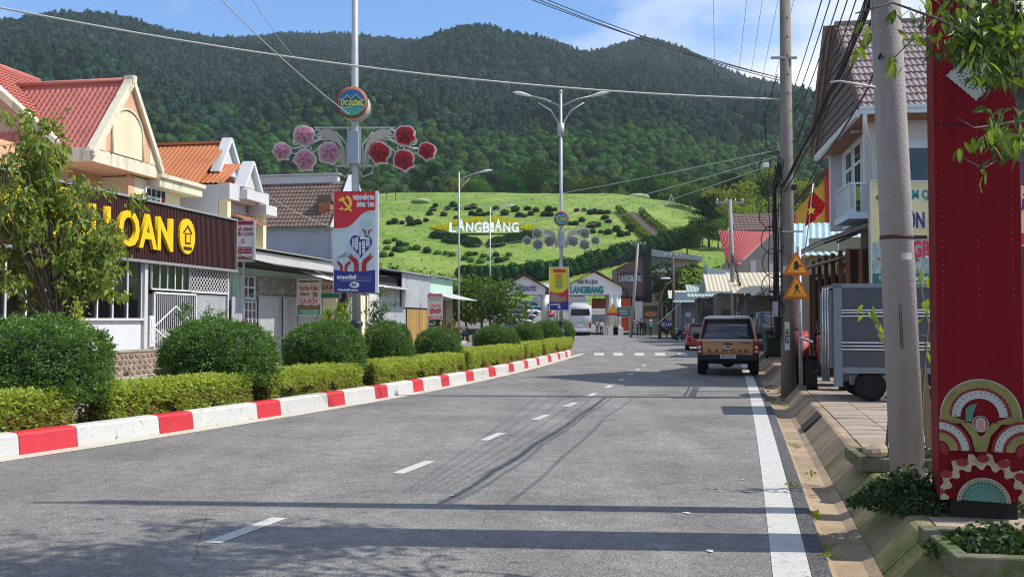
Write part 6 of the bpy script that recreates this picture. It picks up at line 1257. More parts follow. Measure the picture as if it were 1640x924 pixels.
def car(name, label, cat, p, rz, pm, L, W, H, group=None, van=False, plate='49A-123.45'):
    """hatchback or wagon: body, glasshouse with roof and pillars, lamps, bumpers, wheels. local +y is forward"""
    t = thing(name, label, cat, p, rz, group); hw = W / 2; zs = .52 * H + .05; z0 = .22
    st_ = [(-.5, .86, .42, .90), (-.485, .95, .30, .97), (-.40, 1, .22, 1.0), (0, 1, .2, 1.0), (.25, 1, .2, .98), (.42, .97, .22, .87), (.49, .88, .32, .72), (.5, .8, .42, .62)]
    MB().loft([ringx(y * L, hw * w1, zb, zs * zt, 0, .02) for y, w1, zb, zt in st_]).obj('body', pm, t, bevel=0)
    gh = [(-.46 if van else -.44, .84, 0), (-.36 if van else -.30, .80, 1), (-.05, .80, 1), (.12, .78, .97), (.27 if not van else .3, .80, .0)]
    rings = []
    for y, w1, k in gh:
        zt = zs + (H - zs) * k; hwt = hw * (w1 * .86 if k else .9); rings.append([Vector(q) for q in ((-hw * .93, y * L - (.0 if k else 0), zs - .03), (-hwt, y * L, max(zt - .05, zs - .02)), (-hwt * .8, y * L, max(zt, zs - .01)), (hwt * .8, y * L, max(zt, zs - .01)), (hwt, y * L, max(zt - .05, zs - .02)), (hw * .93, y * L, zs - .03))])
    MB().loft(rings).obj('glasshouse', M_dglass2, t)
    y1, y2 = gh[1][0] * L, gh[3][0] * L; MB().loft([[Vector((-hw * .69, y1 - .06, H - .035)), Vector((-hw * .55, y1 - .08, H + .012)), Vector((hw * .55, y1 - .08, H + .012)), Vector((hw * .69, y1 - .06, H - .035))], [Vector((-hw * .7, (y1 + y2) / 2, H - .03)), Vector((-hw * .55, (y1 + y2) / 2, H + .025)), Vector((hw * .55, (y1 + y2) / 2, H + .025)), Vector((hw * .7, (y1 + y2) / 2, H - .03))], [Vector((-hw * .67, y2, H - .06)), Vector((-hw * .53, y2, H - .012)), Vector((hw * .53, y2, H - .012)), Vector((hw * .67, y2, H - .06))]]).obj('roof', pm, t)
    mb = MB()
    for s in (-1, 1):
        mb.bar((s * hw * .93, gh[0][0] * L, zs - .02), (s * hw * .7, gh[1][0] * L, H - .03), .07, .05).bar((s * hw * .93, gh[4][0] * L, zs - .03), (s * hw * .67, gh[3][0] * L, H - .06), .06, .05).bar((s * hw * .935, -.08 * L, zs - .03), (s * hw * .7, -.08 * L, H - .03), .07, .04)
    mb.obj('pillar', pm, t)
    for s in (-1, 1):
        MB().box(s * hw * .8 - .1, s * hw * .8 + .1, -.5 * L - .015, -.47 * L, zs - .28, zs - .05).obj('tail_light', M_tl, t, bevel=.02); MB().box(s * hw * .68 - .14, s * hw * .68 + .14, .455 * L, .497 * L, zs * .66, zs * .8).obj('headlight', M_hl, t, bevel=.02)
        MB().box(s * (hw + .02) - .1, s * (hw + .02) + .1, .2 * L, .24 * L, zs, zs + .13).obj('mirror', pm, t, bevel=.03)
        for y in (-.31 * L, .32 * L): wheel(t, s * (hw - .1), y, .31, .2, s)
    MB().box(-hw * .86, hw * .86, -.515 * L, -.47 * L, .28, .5).obj('rear_bumper', pm, t, bevel=.03); MB().box(-.26, .26, -.522 * L, -.514 * L, .52, .64).obj('number_plate', M_pwhite, t)
    return t
M_dglass2 = mat('car_glass', (.03, .035, .042), .08, .05, 3, spec=.6, coat=.6)
# pickup truck, seen from behind
M_cop = paint('copper', (.50, .215, .085))
pt = G(1166, 601); HP = -math.atan2(pt.x, pt.y); dirv = Vector((-math.sin(HP), math.cos(HP), 0)); tk = thing('pickup_truck', 'copper orange pickup truck parked at the right road edge', 'pickup truck', (pt.x + dirv.x * 2.2, pt.y + dirv.y * 2.2, 0), HP)
bst = [(-2.62, .86, .66, 1.08), (-2.58, .925, .62, 1.10), (-2.2, .93, .55, 1.10), (-1.0, .93, .5, 1.10), (.6, .93, .45, 1.08), (1.6, .93, .5, 1.05), (2.3, .88, .55, .98), (2.62, .72, .62, .84)]
MB().loft([ringx(y, hw, zb, zt, 0, .012) for y, hw, zb, zt in bst]).obj('body', M_cop, tk)
tg = MB().box(-.76, .76, -2.665, -2.60, .64, 1.09).obj('tailgate', M_cop, tk, bevel=.025); MB().box(-.74, .74, -2.685, -2.66, .70, .83).obj('tailgate_step', M_cop, tg, bevel=.012); MB().box(-.76, .76, -2.675, -2.59, 1.085, 1.112).obj('tailgate_cap', M_chr, tg, bevel=.01)
MB().box(-.13, .13, -2.69, -2.66, .955, 1.01).obj('handle', M_blk, tg, bevel=.008)
ov = MB().prism([(.11 * math.cos(a * .3142), .895 + .045 * math.sin(a * .3142)) for a in range(20)], 'y', -2.70, -2.67).obj('oval_emblem', M_chr, tg); MB().prism([(.092 * math.cos(a * .3142), .895 + .032 * math.sin(a * .3142)) for a in range(20)], 'y', -2.704, -2.701).obj('emblem_field', M_pblack, ov)
text(tg, 'R A N G E R', .15, mat('embossed_dark', (.16, .06, .025), .5, .05, 4), (0, -2.688, .765), ext=.003, bold=.006).scale.x = 1.55
text(tg, 'WILDTRAK', .06, M_pblack, (.52, -2.668, 1.0), ext=.002, bold=.003); text(tg, '4x4', .07, M_pwhite, (.64, -2.668, .672), ext=.002, bold=.003)
for s in (-1, 1):
    tl = MB().box(s * .85 - .085, s * .85 + .085, -2.65, -2.5, .66, 1.07).obj('tail_light', M_tl, tk, bevel=.03); MB().box(s * .85 - .045, s * .85 + .045, -2.66, -2.645, .84, .92).box(s * .85 - .045, s * .85 + .045, -2.66, -2.645, .72, .78).obj('reverse_lamp', M_hl, tl, bevel=.01)
    for y in (-1.55, 1.65): wheel(tk, s * .80, y, .385, .27, s)
    MB().box(s * 1.03 - .12, s * 1.03 + .12, .62, .74, 1.08, 1.27).obj('mirror', M_blk, tk, bevel=.03)
    MB().tube([(s * .60, -.7, 1.83), (s * .60, .5, 1.84)], .022, 6).obj('roof_rail', M_chr, tk)
    MB().box(s * .80 - .16, s * .80 + .16, -1.13, -1.11, .22, .5).obj('mud_flap', M_blk, tk)
MB().box(-.90, .90, -2.78, -2.56, .47, .655).obj('rear_bumper', M_blk, tk, bevel=.03)
npl = MB().box(-.235, .235, -2.795, -2.775, .545, .655).obj('number_plate', M_pwhite, tk); fitx(text(npl, '49C-222.10', .12, mat('plate_blue', (.03, .05, .16), .5, .05, 3), (0, -2.798, .60), ext=.001, bold=.003), .41)
MB().box(-.62, .62, -2.5, 2.2, .38, .55).tube([(-.75, -1.55, .385), (.75, -1.55, .385)], .06, 8).ell((0, -1.55, .37), (.2, .16, .15), 12, 8).bar((.3, -2.6, .42), (.3, -2.3, .42), .08, .08).obj('chassis', M_blk, tk)
# cab
cab = [(-1.0, .86, 1.08, 0), (-.86, .80, 1.80, 1), (-.2, .80, 1.83, 1), (.5, .79, 1.79, 1), (1.35, .84, 1.07, 0)]
rings = [[Vector(q) for q in ((-.88, y, 1.05), (-.86 if not k else -.71, y, z - (.05 if k else 0)), (-.6, y, z + .01), (.6, y, z + .01), (.86 if not k else .71, y, z - (.05 if k else 0)), (.88, y, 1.05))] for y, w1, z, k in cab]
MB().loft(rings).obj('glasshouse', M_dglass2, tk)
MB().loft([[Vector(q) for q in ((-.74, y, z - .05), (-.72, y, z), (-.55, y, z + .03), (.55, y, z + .03), (.72, y, z), (.74, y, z - .05))] for y, z in ((-.95, 1.795), (-.6, 1.82), (.5, 1.80), (.6, 1.77))]).obj('roof', paint('roof_reflection', (.55, .56, .58)), tk)  # pale colour stands in for the reflection on the cab roof
mb = MB()
for s in (-1, 1): mb.bar((s * .88, -1.02, 1.06), (s * .72, -.9, 1.79), .075, .05).bar((s * .86, 1.33, 1.05), (s * .72, .5, 1.77), .07, .05).bar((s * .885, .1, 1.05), (s * .73, .1, 1.79), .08, .03)
mb.obj('pillar', paint('copper_dark', (.2, .09, .04)), tk)
MB().box(-.8, .8, -1.03, -.99, 1.04, 1.12).obj('rear_sill', M_blk, tk)
# other parked vehicles
p = G(1126, 561.5); car('parked_car', 'red hatchback parked ahead of the copper pickup', 'car', (p.x + .25, p.y + 2, 0), -.155, paint('red', (.38, .02, .02)), 4.2, 1.75, 1.5)
car('parked_suv', 'dark grey SUV parked off the road behind the wheelie bin', 'suv', (A(1236, 540, 41).x, 41, .25), math.pi * .96, paint('dark_grey', (.03, .035, .045)), 4.5, 1.85, 1.78, van=True)
cols_ = [('white', (.6, .6, .6)), ('silver', (.38, .39, .41)), ('bluegrey', (.12, .16, .24)), ('white', (.6, .6, .6)), ('teal', (.05, .2, .24)), ('violetgrey', (.2, .18, .28)), ('white', (.6, .6, .6))]
spots = [(815, 121, 'dark blue car nearest the left gate', 2), (824, 127, 'silver car second in the car park row', 1), (833, 133, 'violet grey car third in the car park row', 5), (841, 139, 'white car fourth in the car park row', 0), (849, 145, 'teal car farthest in the car park row', 4)]
for px, y, lab, ci in spots:
    car('parked_car', lab, 'car', ((px - CX) / F * y, y, cpz(y) + .02), R(-80), paint(*cols_[ci]), 4.3, 1.75, 1.5, 'cars parked in the raised car park')
# coaches
def coach(label, px0, px1, Y, z, rz, L, group):
    a = A(px0, 530, Y).x; b = A(px1, 530, Y).x; W = b - a if rz == 0 else 2.4; H = 3.45; hw = W / 2; M_bus = mat('coach_white', (.62, .63, .65), .35, .04, 2, coat=.4, col2=(.5, .5, .5), c2s=.8, c2lo=.55, c2hi=.85)
    t = thing('coach', label, 'coach', ((a + b) / 2, Y, z), rz, group)
    def rg(y, k, dz): return [Vector(q) for q in ((-hw * k, y, .42), (-hw * k, y, H - .5), (-hw * k * .95, y, H - .18 - dz), (-hw * k * .75, y, H - dz), (hw * k * .75, y, H - dz), (hw * k * .95, y, H - .18 - dz), (hw * k, y, H - .5), (hw * k, y, .42))]
    MB().loft([rg(0, .96, .1), rg(.12, 1, .02), (rg(L * .5, 1, 0)), rg(L - .2, 1, .03), rg(L, .95, .15)]).obj('body', M_bus, t)
    rw = MB().prism([(-hw * .82, 2.22), (hw * .82, 2.22), (hw * .86, 2.5), (hw * .78, 2.98), (-hw * .78, 2.98), (-hw * .86, 2.5)], 'y', -.02, .02).obj('rear_window', M_dglass2, t)
    for s in (-1, 1):
        MB().box(s * hw * .88 - .09, s * hw * .88 + .09, -.03, .06, .85, 1.5).obj('tail_light', M_tl, t, bevel=.02); MB().box(s * hw * 1.001 - .01, s * hw * 1.001 + .01, .6, L - .6, 1.75, 2.75).obj('side_window', M_dglass2, t)
        for y in (2.2, L - 2.2): wheel(t, s * (hw - .16), y, .48, .28, s)
    MB().box(-hw * .95, hw * .95, -.06, .2, .42, .75).obj('rear_bumper', M_bus, t, bevel=.04); MB().box(-.3, .3, -.04, .0, 1.02, 1.14).obj('number_plate', M_pwhite, t)
    MB().box(-.5, .5, -.03, .0, 1.55, 1.6).box(-.35, .35, -.03, .0, 1.4, 1.46).obj('rear_print', M_grey, t); MB().box(-hw * .7, hw * .7, 1.0, 3.0, H - .02, H + .22).obj('roof_unit', M_bus, t, bevel=.06); MB().box(-hw * .8, hw * .8, .3, L - .3, .25, .5).obj('chassis', M_blk, t)
    return t
coach('white coach standing at the entrance gate, seen from behind', 911.5, 947.5, 109, 0, 0, 9, None)
c_ = coach('white coach parked sideways up in the car park', 846, 866, 149, cpz(149) + .03, R(-78), 8, None)
# motorbikes
M_mb = paint('bike_black', (.02, .022, .03))
def motorbike(label, p, rz, pm, group=None):
    t = thing('motorbike', label, 'motorbike', p, rz, group)
    MB().loft([[Vector((hw * math.cos(6.283 * j / 8), y, z + hz_ * math.sin(6.283 * j / 8))) for j in range(8)] for y, z, hw, hz_ in ((-.62, .78, .06, .05), (-.45, .68, .13, .14), (-.1, .6, .13, .14), (.12, .48, .11, .1), (.35, .55, .13, .2), (.48, .72, .15, .2), (.5, .95, .1, .08))]).obj('body', pm, t)
    MB().loft([[Vector((hw * math.cos(6.283 * j / 8), y, z + .05 * math.sin(6.283 * j / 8))) for j in range(8)] for y, z, hw in ((-.68, .84, .08), (-.4, .82, .14), (.0, .78, .12), (.08, .76, .05))]).obj('seat', M_blk, t)
    for y in (-.6, .62):
        w0 = MB(); k = 18; w0.loft([[Vector((.05 * math.cos(6.283 * j / 8), (.24 + .05 * math.sin(6.283 * j / 8)) * math.cos(6.283 * i / k), (.24 + .05 * math.sin(6.283 * j / 8)) * math.sin(6.283 * i / k))) for j in range(8)] for i in range(k + 1)], caps=False); o = w0.obj('wheel', M_tyre, t, loc=(0, y, .29)); MB().tube([(-.03, 0, 0), (.03, 0, 0)], .19, 12).obj('rim', M_rim, o)
    MB().tube([(0, .62, .29), (0, .5, .8), (0, .44, 1.0)], .03, 6).tube([(-.33, .36, 1.04), (0, .44, 1.0), (.33, .36, 1.04)], .018, 6).obj('fork', M_chr, t); MB().ell((0, .55, .95), (.09, .07, .08), 8, 6).obj('headlight', M_hl, t)
    for s in (-1, 1): MB().tube([(s * .25, .4, 1.02), (s * .28, .42, 1.2)], .008, 5).ell((s * .29, .42, 1.23), (.06, .015, .04), 8, 5).obj('mirror', M_blk, t)
    return t
motorbike('dark motorbike parked beside the single arm street lamp', G(750, 545.5), R(80), M_mb)
for i, (px, y, rz, lab) in enumerate(((1088, 84, 2.6, 'leftmost of the dark motorbikes at the grey shop'), (1100, 82, 2.8, 'middle dark motorbike with blue grey front at the grey shop'), (1110, 85, 2.9, 'rightmost of the dark motorbikes at the grey shop'))): motorbike(lab, ((px - CX) / F * y, y, .0), rz, M_mb, 'motorbikes at the grey shop')
# cargo tricycle with blue board, rider
py_ = 97.0; px_ = (1067 - CX) / F * py_; tc_ = thing('cargo_tricycle', 'cargo motor tricycle with a blue lettered board', 'tricycle', (px_, py_, 0), math.pi - .1)
MB().box(-.65, .65, -1.6, -.3, .55, .62).box(-.65, -.6, -1.6, -.3, .62, 1.0).box(.6, .65, -1.6, -.3, .62, 1.0).box(-.65, .65, -1.6, -1.55, .62, 1.0).obj('cargo_bed', mat('dull_blue', (.06, .08, .14), .6, .15, 3), tc_)
bd = MB().box(-.75, .75, .75, .8, .95, 1.65).obj('front_board', mat('board_blue', (.05, .055, .25), .5, .08, 3), tc_); o = text(bd, 'XE LAM', .5, M_pwhite, (0, .806, 1.3), (R(90), 0, math.pi), ext=.004, bold=.02); fitx(o, 1.2)
MB().box(-.5, .5, .72, .78, .6, .92).tube([(0, .7, .3), (0, .55, 1.0)], .05, 6).tube([(-.5, .5, 1.05), (.5, .5, 1.05)], .025, 6).box(-.2, .2, -.3, .5, .5, .8).obj('frame', M_blk, tc_)
for x, y in ((0, .75), (-.6, -1.1), (.6, -1.1)):
    w0 = MB(); k = 16; w0.loft([[Vector((.055 * math.cos(6.283 * j / 8), (.26 + .055 * math.sin(6.283 * j / 8)) * math.cos(6.283 * i / k), (.26 + .055 * math.sin(6.283 * j / 8)) * math.sin(6.283 * i / k))) for j in range(8)] for i in range(k + 1)], caps=False); w0.obj('wheel', M_tyre, tc_, loc=(x, y, .315))
SIT = dict(pel=(0, .1, .95), waist=(0, .1, 1.08), knL=(-.16, -.3, .85), anL=(-.16, -.3, .42), toL=(-.16, -.44, .36), knR=(.16, -.3, .85), anR=(.16, -.3, .42), toR=(.16, -.44, .36), hiL=(-.1, .05, .92), hiR=(.1, .05, .92), elL=(-.26, -.1, 1.18), wrL=(-.28, -.34, 1.1), haL=(-.28, -.42, 1.1), elR=(.26, -.1, 1.18), wrR=(.28, -.34, 1.1), haR=(.28, -.42, 1.1))
person('person', 'rider in dark clothes sitting on the cargo tricycle', (px_, py_ + .05, -.02), -.1, SIT, cloth('ride', (.03, .03, .035)), cloth('ride2', (.03, .03, .03)), None, True)
person('person', 'person in black sitting in front of the grey shop', ((1096.5 - CX) / F * 85.5, 85.5, -.35), .3, SIT, cloth('sit', (.02, .02, .022)), cloth('sit2', (.03, .03, .04)), None, True)
stl = thing('stool', 'low stool under the person at the grey shop', 'stool', ((1096.5 - CX) / F * 85.5, 85.6, 0)); MB().box(-.2, .2, -.15, .25, .42, .47).obj('seat', M_wood, stl)
for sx_ in (-1, 1):
    for sy_ in (-1, 1): MB().bar((sx_ * .16, .05 + sy_ * .15, 0), (sx_ * .16, .05 + sy_ * .15, .42), .035, .035).obj('leg', M_wood, stl)
# ================================================================ right side: two storey house
def rframe(px, py, Y, hd_, name, label, cat, z=SWZ): return thing(name, label, cat, (A(px, py, Y).x, Y, z), -hd_)
HRt = .155; YH = 26.0
hr = rframe(1405, 400, YH, HRt, 'tiled_house', 'two storey pale blue house with brown tiled roof and balcony', 'house')
M_pb = mat('house_pale_blue', (.56, .62, .70), .75, .06, 2, .1, 40, col2=(.42, .45, .5), c2s=1, c2lo=.55, c2hi=.8, streak=True)
M_sof = mat('soffit_wood', (.30, .13, .055), .6, .12, 4); zE = A(1405, 186, YH - .6).z - SWZ; DH = 5.4; zR = A(1405, 46, YH + 2.7).z - SWZ
MB().box(0, 7.5, 0, DH, 4.3, zE).obj('wall', M_pb, hr)
MB().box(.6, 7.5, .4, DH, 0, 4.3).obj('ground_floor_wall', mat('brown_front', (.11, .06, .045), .8, .2, 2), hr)
MB().box(-.58, 7.6, -.75, DH + .75, zE - .03, zE + .03).obj('soffit', M_sof, hr)
for s in (0, 1):
    y_e = -.8 if s == 0 else DH + .8; mb = MB(); a = Vector((-.53, y_e, zE + .02)); V = Vector((0, DH / 2 - y_e, zR - zE)); mb.add([a, a + Vector((8.6, 0, 0)), a + Vector((8.6, 0, 0)) + V, a + V] + [q + Vector((0, 0, .08)) for q in (a, a + Vector((8.6, 0, 0)), a + Vector((8.6, 0, 0)) + V, a + V)], [(0, 1, 2, 3), (4, 5, 6, 7), (0, 1, 5, 4), (1, 2, 6, 5), (2, 3, 7, 6), (3, 0, 4, 7)]); ro = mb.obj('roof_deck', M_sof, hr)
    if s == 0: roof_near = ro
M_rt2 = mat('grey_brown_roof_tile', (.26, .205, .20), .36, .12, 5, .15, 40, rnd=.18, spec=.45, col2=(.14, .10, .095), c2s=3, c2lo=.5, c2hi=.75)
V = Vector((0, DH / 2 + .8, zR - zE)); sl_len = V.length; rows = 13; rl = sl_len / rows; pit = math.atan2(V.z, V.y); tw = .145
mb = MB(); vs = []
kx = 12
for t_, h_ in ((-.03, .022), (-.03, .05), (1.06, .012)):
    for i in range(kx + 1): x = i / kx * tw * 2; vs.append((x, t_ * rl, h_ + .032 * (.5 + .5 * math.cos(2 * math.pi * i / 6 + math.pi))))
mb.add(vs, [(a * (kx + 1) + i, a * (kx + 1) + i + 1, (a + 1) * (kx + 1) + i + 1, (a + 1) * (kx + 1) + i) for a in range(2) for i in range(kx)], 0, False); tme = mb.mesh('roof_tile', M_rt2)
n = 0
for r_ in range(rows):
    for c in range(22):
        p = Vector((-.5 + c * tw * 2, -.8, zE + .10)) + V * (r_ / rows); inst('roof_tile', tme, roof_near, p + Vector((0, 0, random.uniform(-.004, .004))), (pit, 0, random.uniform(-.008, .008))); n += 1
mb = MB(); tile_roof(mb, (7.6, DH + .8, zE + .1), (-8.5, 0, 0), (0, -DH / 2 - .8, zR - zE), .15, .35, .03, .03); mb.obj('far_slope_tiles', M_rt2, hr)['kind'] = 'stuff'
MB().tube([(-.58, DH / 2, zR + .13), (7.6, DH / 2, zR + .13)], .1, 8).obj('ridge_tile', M_rt2, hr)
mb = MB(); mb.prism([(-.82, zE), (DH + .82, zE), (DH / 2, zR + .1)], 'x', -.57, -.5)
for i in range(1, 13): f0 = i / 13; mb.box(-.6, -.57, -.8 + (DH / 2 + .8) * f0, DH + .8 - (DH / 2 + .8) * f0, zE + (zR - zE) * f0, zE + (zR - zE) * f0 + .03)
mb.obj('end_slope', mat('end_tile', (.12, .095, .09), .6, .2, 4), hr); MB().box(-.68, -.57, -.9, DH + .85, zE - .06, zE + .12).obj('side_gutter', M_wht, hr)
MB().box(-.58, 7.6, -.95, -.82, zE + .0, zE + .16).box(-.6, 7.6, -.99, -.95, zE + .12, zE + .19).obj('gutter', mat('pale_gutter', (.55, .62, .68), .5, .06, 3), hr)
MB().tube([(-.45, -.9, zE + .02), (-.45, -.9, zE - .25), (-.3, -.5, zE - .55), (-.15, -.12, zE - .65), (-.15, -.12, 3.0)], .06, 8).obj('downpipe', M_wht, hr)
for x in (-.3,): MB().box(x - .12, x + .12, 1.0, 1.25, zE - .09, zE - .035).obj('soffit_lamp', M_pwhite, hr)
def win(parent, x0, x1, y, z0, z1, nx=1, fr=M_wht, gl=M_dglass):
    w1 = MB().box(x0 - .06, x1 + .06, y - .05, y, z0 - .06, z1 + .06).obj('window', fr, parent)
    for i in range(nx): a = x0 + (x1 - x0) * i / nx + .02; b = x0 + (x1 - x0) * (i + 1) / nx - .02; MB().box(a, b, y - .058, y - .052, z0, z1).obj('pane', gl, w1)
    MB().box(x0 - .12, x1 + .12, y - .12, y, z0 - .12, z0 - .065).obj('sill', fr, w1); return w1
win(hr, .75, 2.1, 0, 4.9, 6.0, 2); win(hr, 3.2, 4.8, 0, 4.9, 6.0, 2)
MB().box(.62, 7.4, -.02, -.002, 6.22, zE - .1).obj('upper_band', M_wall_w, hr)
def sidewin(y0, y1, z0, z1):
    w1 = MB().box(-.05, 0, y0 - .06, y1 + .06, z0 - .06, z1 + .06).obj('window', M_wht, hr); MB().box(-.058, -.052, y0, (y0 + y1) / 2 - .03, z0, z1 - .55).box(-.058, -.052, (y0 + y1) / 2 + .03, y1, z0, z1 - .55).obj('pane', M_dglass, w1); MB().box(-.058, -.052, y0, y1, z1 - .45, z1).obj('top_pane', M_dglass, w1)
sidewin(.5, 1.3, 4.9, 6.5); sidewin(1.9, 2.7, 4.5, 6.5); sidewin(3.3, 4.1, 4.9, 6.5)
MB().box(-.35, .0, DH - .3, DH, 4.3, zE).box(-.3, 0, -.0, .25, 4.3, zE).obj('column', M_wall_w, hr)
MB().box(-.75, 0, -.1, 2.0, 4.15, 4.32).obj('balcony_slab', M_pb, hr)
mb = MB().bar((-.7, 0, 5.1), (-.7, 2.0, 5.1), .05, .05).bar((-.7, -.05, 5.1), (0, -.05, 5.1), .05, .05)
for i in range(14): y = 2.0 * i / 13; mb.box(-.715, -.685, y - .012, y + .012, 4.3, 5.1)
for i in range(6): mb.box(-.7 + i * .14, -.68 + i * .14, -.065, -.035, 4.3, 5.1)
mb.obj('balcony_railing', M_wht, hr)
# ground floor lean-to with dark timber
an = rframe(1398, 400, 25.2, HRt, 'timber_stall', 'dark timber stall with drooping tin awnings under the balcony', 'stall')
mb = MB(); corr(mb, (-1.35, -.4, 3.5), (0, 5.5, 0), (1.75, 0, .6), .18, .02); mb.obj('upper_awning', mat('dull_tin', (.22, .21, .2), .6, .15, 2, metal=.2), an)
mb = MB(); corr(mb, (-1.3, .3, 2.95), (0, 4.6, 0), (1.2, 0, .3), .18, .02); mb.obj('lower_awning', mat('pale_tin2', (.5, .5, .48), .6, .15, 2), an)
MB().bar((-1.3, -.35, 3.45), (-1.3, 5, 3.45), .06, .08).bar((-.05, -.35, 3.85), (-.05, 5, 3.85), .06, .06).bar((-1.3, -.3, 3.45), (.2, -.3, 4.0), .05, .05).bar((-.6, .3, 2.75), (-.6, 5.5, 2.75), .06, .1).obj('awning_frame', M_grey, an)
MB().box(-.75, .2, 5.8, 6.0, 0, 2.9).box(.1, .25, -.2, 6, 0, 3.2).box(-.7, 2.2, .5, .6, 0, 1.0).obj('wall', mat('timber_dark', (.05, .028, .018), .8, .25, 4), an)
pm_ = MB().box(-.05, .05, -.05, .05, 0, 3.3).mesh('timber_post', mat('timber_red', (.16, .07, .035), .7, .2, 5)); bm_ = MB().box(-.02, .02, 0, 1, -.05, .05).mesh('board', MATS['timber_dark'])
for i in range(7): inst('timber_post', pm_, an, (-.62 + .31 * i, .02, 0))
for i in range(5): inst('timber_post', pm_, an, (-.7, .6 + 1.2 * i, 0))
MB().box(-.66, 2.0, -.03, .03, 1.0, 1.08).box(-.66, 2.0, -.03, .03, 2.2, 2.28).obj('rail', MATS['timber_red'], an); MB().box(-.6, 2.1, .1, .14, 0, 3.3).obj('back_boards', MATS['timber_dark'], an)
# billboard
t, w_, h_ = panel('garden_billboard', 'yellow and green strawberry garden billboard behind the concrete pole', 'billboard', 1397, 291, 1530, 462, 23.2, .12, mat('print_straw', (.58, .52, .28), .45, .08, 1.5, col2=(.66, .63, .5), c2s=.6), frame_m=M_steel)
shape(t, 'photo_print', mat('print_garden', (.16, .26, .25), .5, .5, 5, col2=(.36, .45, .44), c2s=3, c2lo=.4, c2hi=.6), [(0, .58), (.2, .52), (.5, .5), (.8, .52), (1, .5), (1, .86), (0, .86)], w_, h_); shape(t, 'green_band', mat('print_dkgreen', (.02, .14, .11), .45, .06, 3), [(0, .86), (1, .86), (1, 1), (0, 1)], w_, h_)
shape(t, 'logo_diamond', M_mar, [(.05, .15), (.13, .08), (.21, .15), (.13, .22)], w_, h_); shape(t, 'logo_centre', M_pwhite, [(.09, .15), (.13, .115), (.17, .15), (.13, .185)], w_, h_, -.0075)
ptext(t, 'TRẠM QUAN', (.60, .125), w_, h_, M_teal, .2, w_ * .66, bold=.014); ptext(t, 'VƯỜN DÂU', (.60, .37), w_, h_, M_navy, .36, w_ * .76, bold=.022); ptext(t, 'LANGBIANG', (.62, .64), w_, h_, mat('print_crimson', (.5, .02, .05), .45, .06, 3), .38, w_ * .9, y=-.0085, bold=.022)
ptext(t, 'ĐƯỜNG Langbiang – L', (.5, .905), w_, h_, M_pwhite, .1, w_ * .85, y=-.0085, bold=.006); ptext(t, '0918 998 997', (.58, .962), w_, h_, M_pwhite, .1, w_ * .7, y=-.0085, bold=.006)
rb = random.Random(2); M_pot = mat('print_pot', (.42, .04, .05), .5, .3, 12); M_lfp = mat('print_leaf', (.05, .12, .05), .5, .4, 14)
for k in range(26): x = rb.uniform(.03, .97); y = rb.uniform(.66, .84); q = rb.uniform(.015, .035); shape(t, 'berry_print', rb.choice([M_pot, M_lfp, M_lfp, M_pwhite]), circ(x, y, q, q * .6, 9), w_, h_, -.0075 - .0004 * k)
z = -A(1397, 462, 23.2).z + SWZ; MB().bar((.05, .17, z), (.05, .17, h_), .08, .08).bar((w_ - .05, .17, z), (w_ - .05, .17, h_), .08, .08).obj('post', M_steel, t)
t, w_, h_ = panel('garden_billboard', 'yellow billboard edge showing right of the red pillar', 'billboard', 1606, 300, 1690, 392, 22.4, .1, MATS['print_straw'], frame_m=M_steel); ptext(t, 'VƯỜN', (.45, .3), w_, h_, M_navy, .3, w_ * .7, bold=.02); shape(t, 'red_band', M_red, [(0, .8), (1, .8), (1, 1), (0, 1)], w_, h_); z = -A(1606, 392, 22.4).z + SWZ; MB().bar((.1, .14, z), (.1, .14, h_), .08, .08).bar((w_ - .1, .14, z), (w_ - .1, .14, h_), .08, .08).obj('post', M_steel, t)

# ---------------------------------------------------------------- yellow and red building, blue roof shed, beige house
yr = rframe(1275, 400, 45, .3, 'yellow_red_building', 'yellow building with red bands rising behind the blue tin roof', 'building')
M_yb = mat('wall_yellow', (.62, .36, .05), .75, .08, 2); M_rb = mat('wall_red', (.46, .035, .02), .7, .08, 2); zl = A(1268, 338, 45).z - SWZ; zh = A(1318, 282, 45).z - SWZ; xh = A(1318, 300, 45).x - A(1268, 300, 45).x
MB().prism([(0, 0), (0, zl), (xh, zh), (9, zh), (9, 0)], 'y', 0, 8).obj('wall', M_yb, yr)
MB().box(xh - .15, xh + .45, -.08, 0, 0, zh + .1).box(xh - .1, 9.1, -.09, 8.1, zh + .002, zh + .35).box(-.5, -.02, -.09, 0, 0, zl - .2).box(.1, 9, -.07, 0, zl - 1.5, zl - 1.2).obj('red_band', M_rb, yr)
mb = MB(); mb.bar((-.4, -.1, zl + .05), (xh, -.1, zh + .25), .3, .16); mb.obj('dark_verge', M_wood, yr)
bs = rframe(1280, 480, 34.5, .3, 'blue_roof_house', 'beige tiled house with pale blue corrugated roof behind the cable pole', 'house')
wX = A(1350, 480, 34.5).x - A(1275, 480, 34.5).x; zr0 = A(1300, 409, 34).z - SWZ; zr1 = A(1300, 357, 38).z - SWZ
mb = MB(); corr(mb, (-.3, -.5, zr0), (wX + 2.5, 0, 0), (0, 4.4, zr1 - zr0), .22, .025); mb.obj('roof', mat('blue_tin', (.38, .52, .56), .5, .12, 1.5, metal=.2, col2=(.28, .36, .38), c2s=1, c2lo=.5, c2hi=.8), bs)
MB().box(0, wX + 2, 0, 7, 0, zr0 - .05).obj('wall', mat('dull_beige', (.36, .32, .23), .85, .12, 2), bs)
tl_ = MB().box(.0, .98, -.02, .0, 0, .58).mesh('wall_tile', mat('beige_cladding', (.44, .39, .27), .7, .12, 2, .1, 30, rnd=.15))
for i in range(3):
    for q in range(5): inst('wall_tile', tl_, bs, (.34 + i * 1.0, -.001, 1.35 + q * .6))
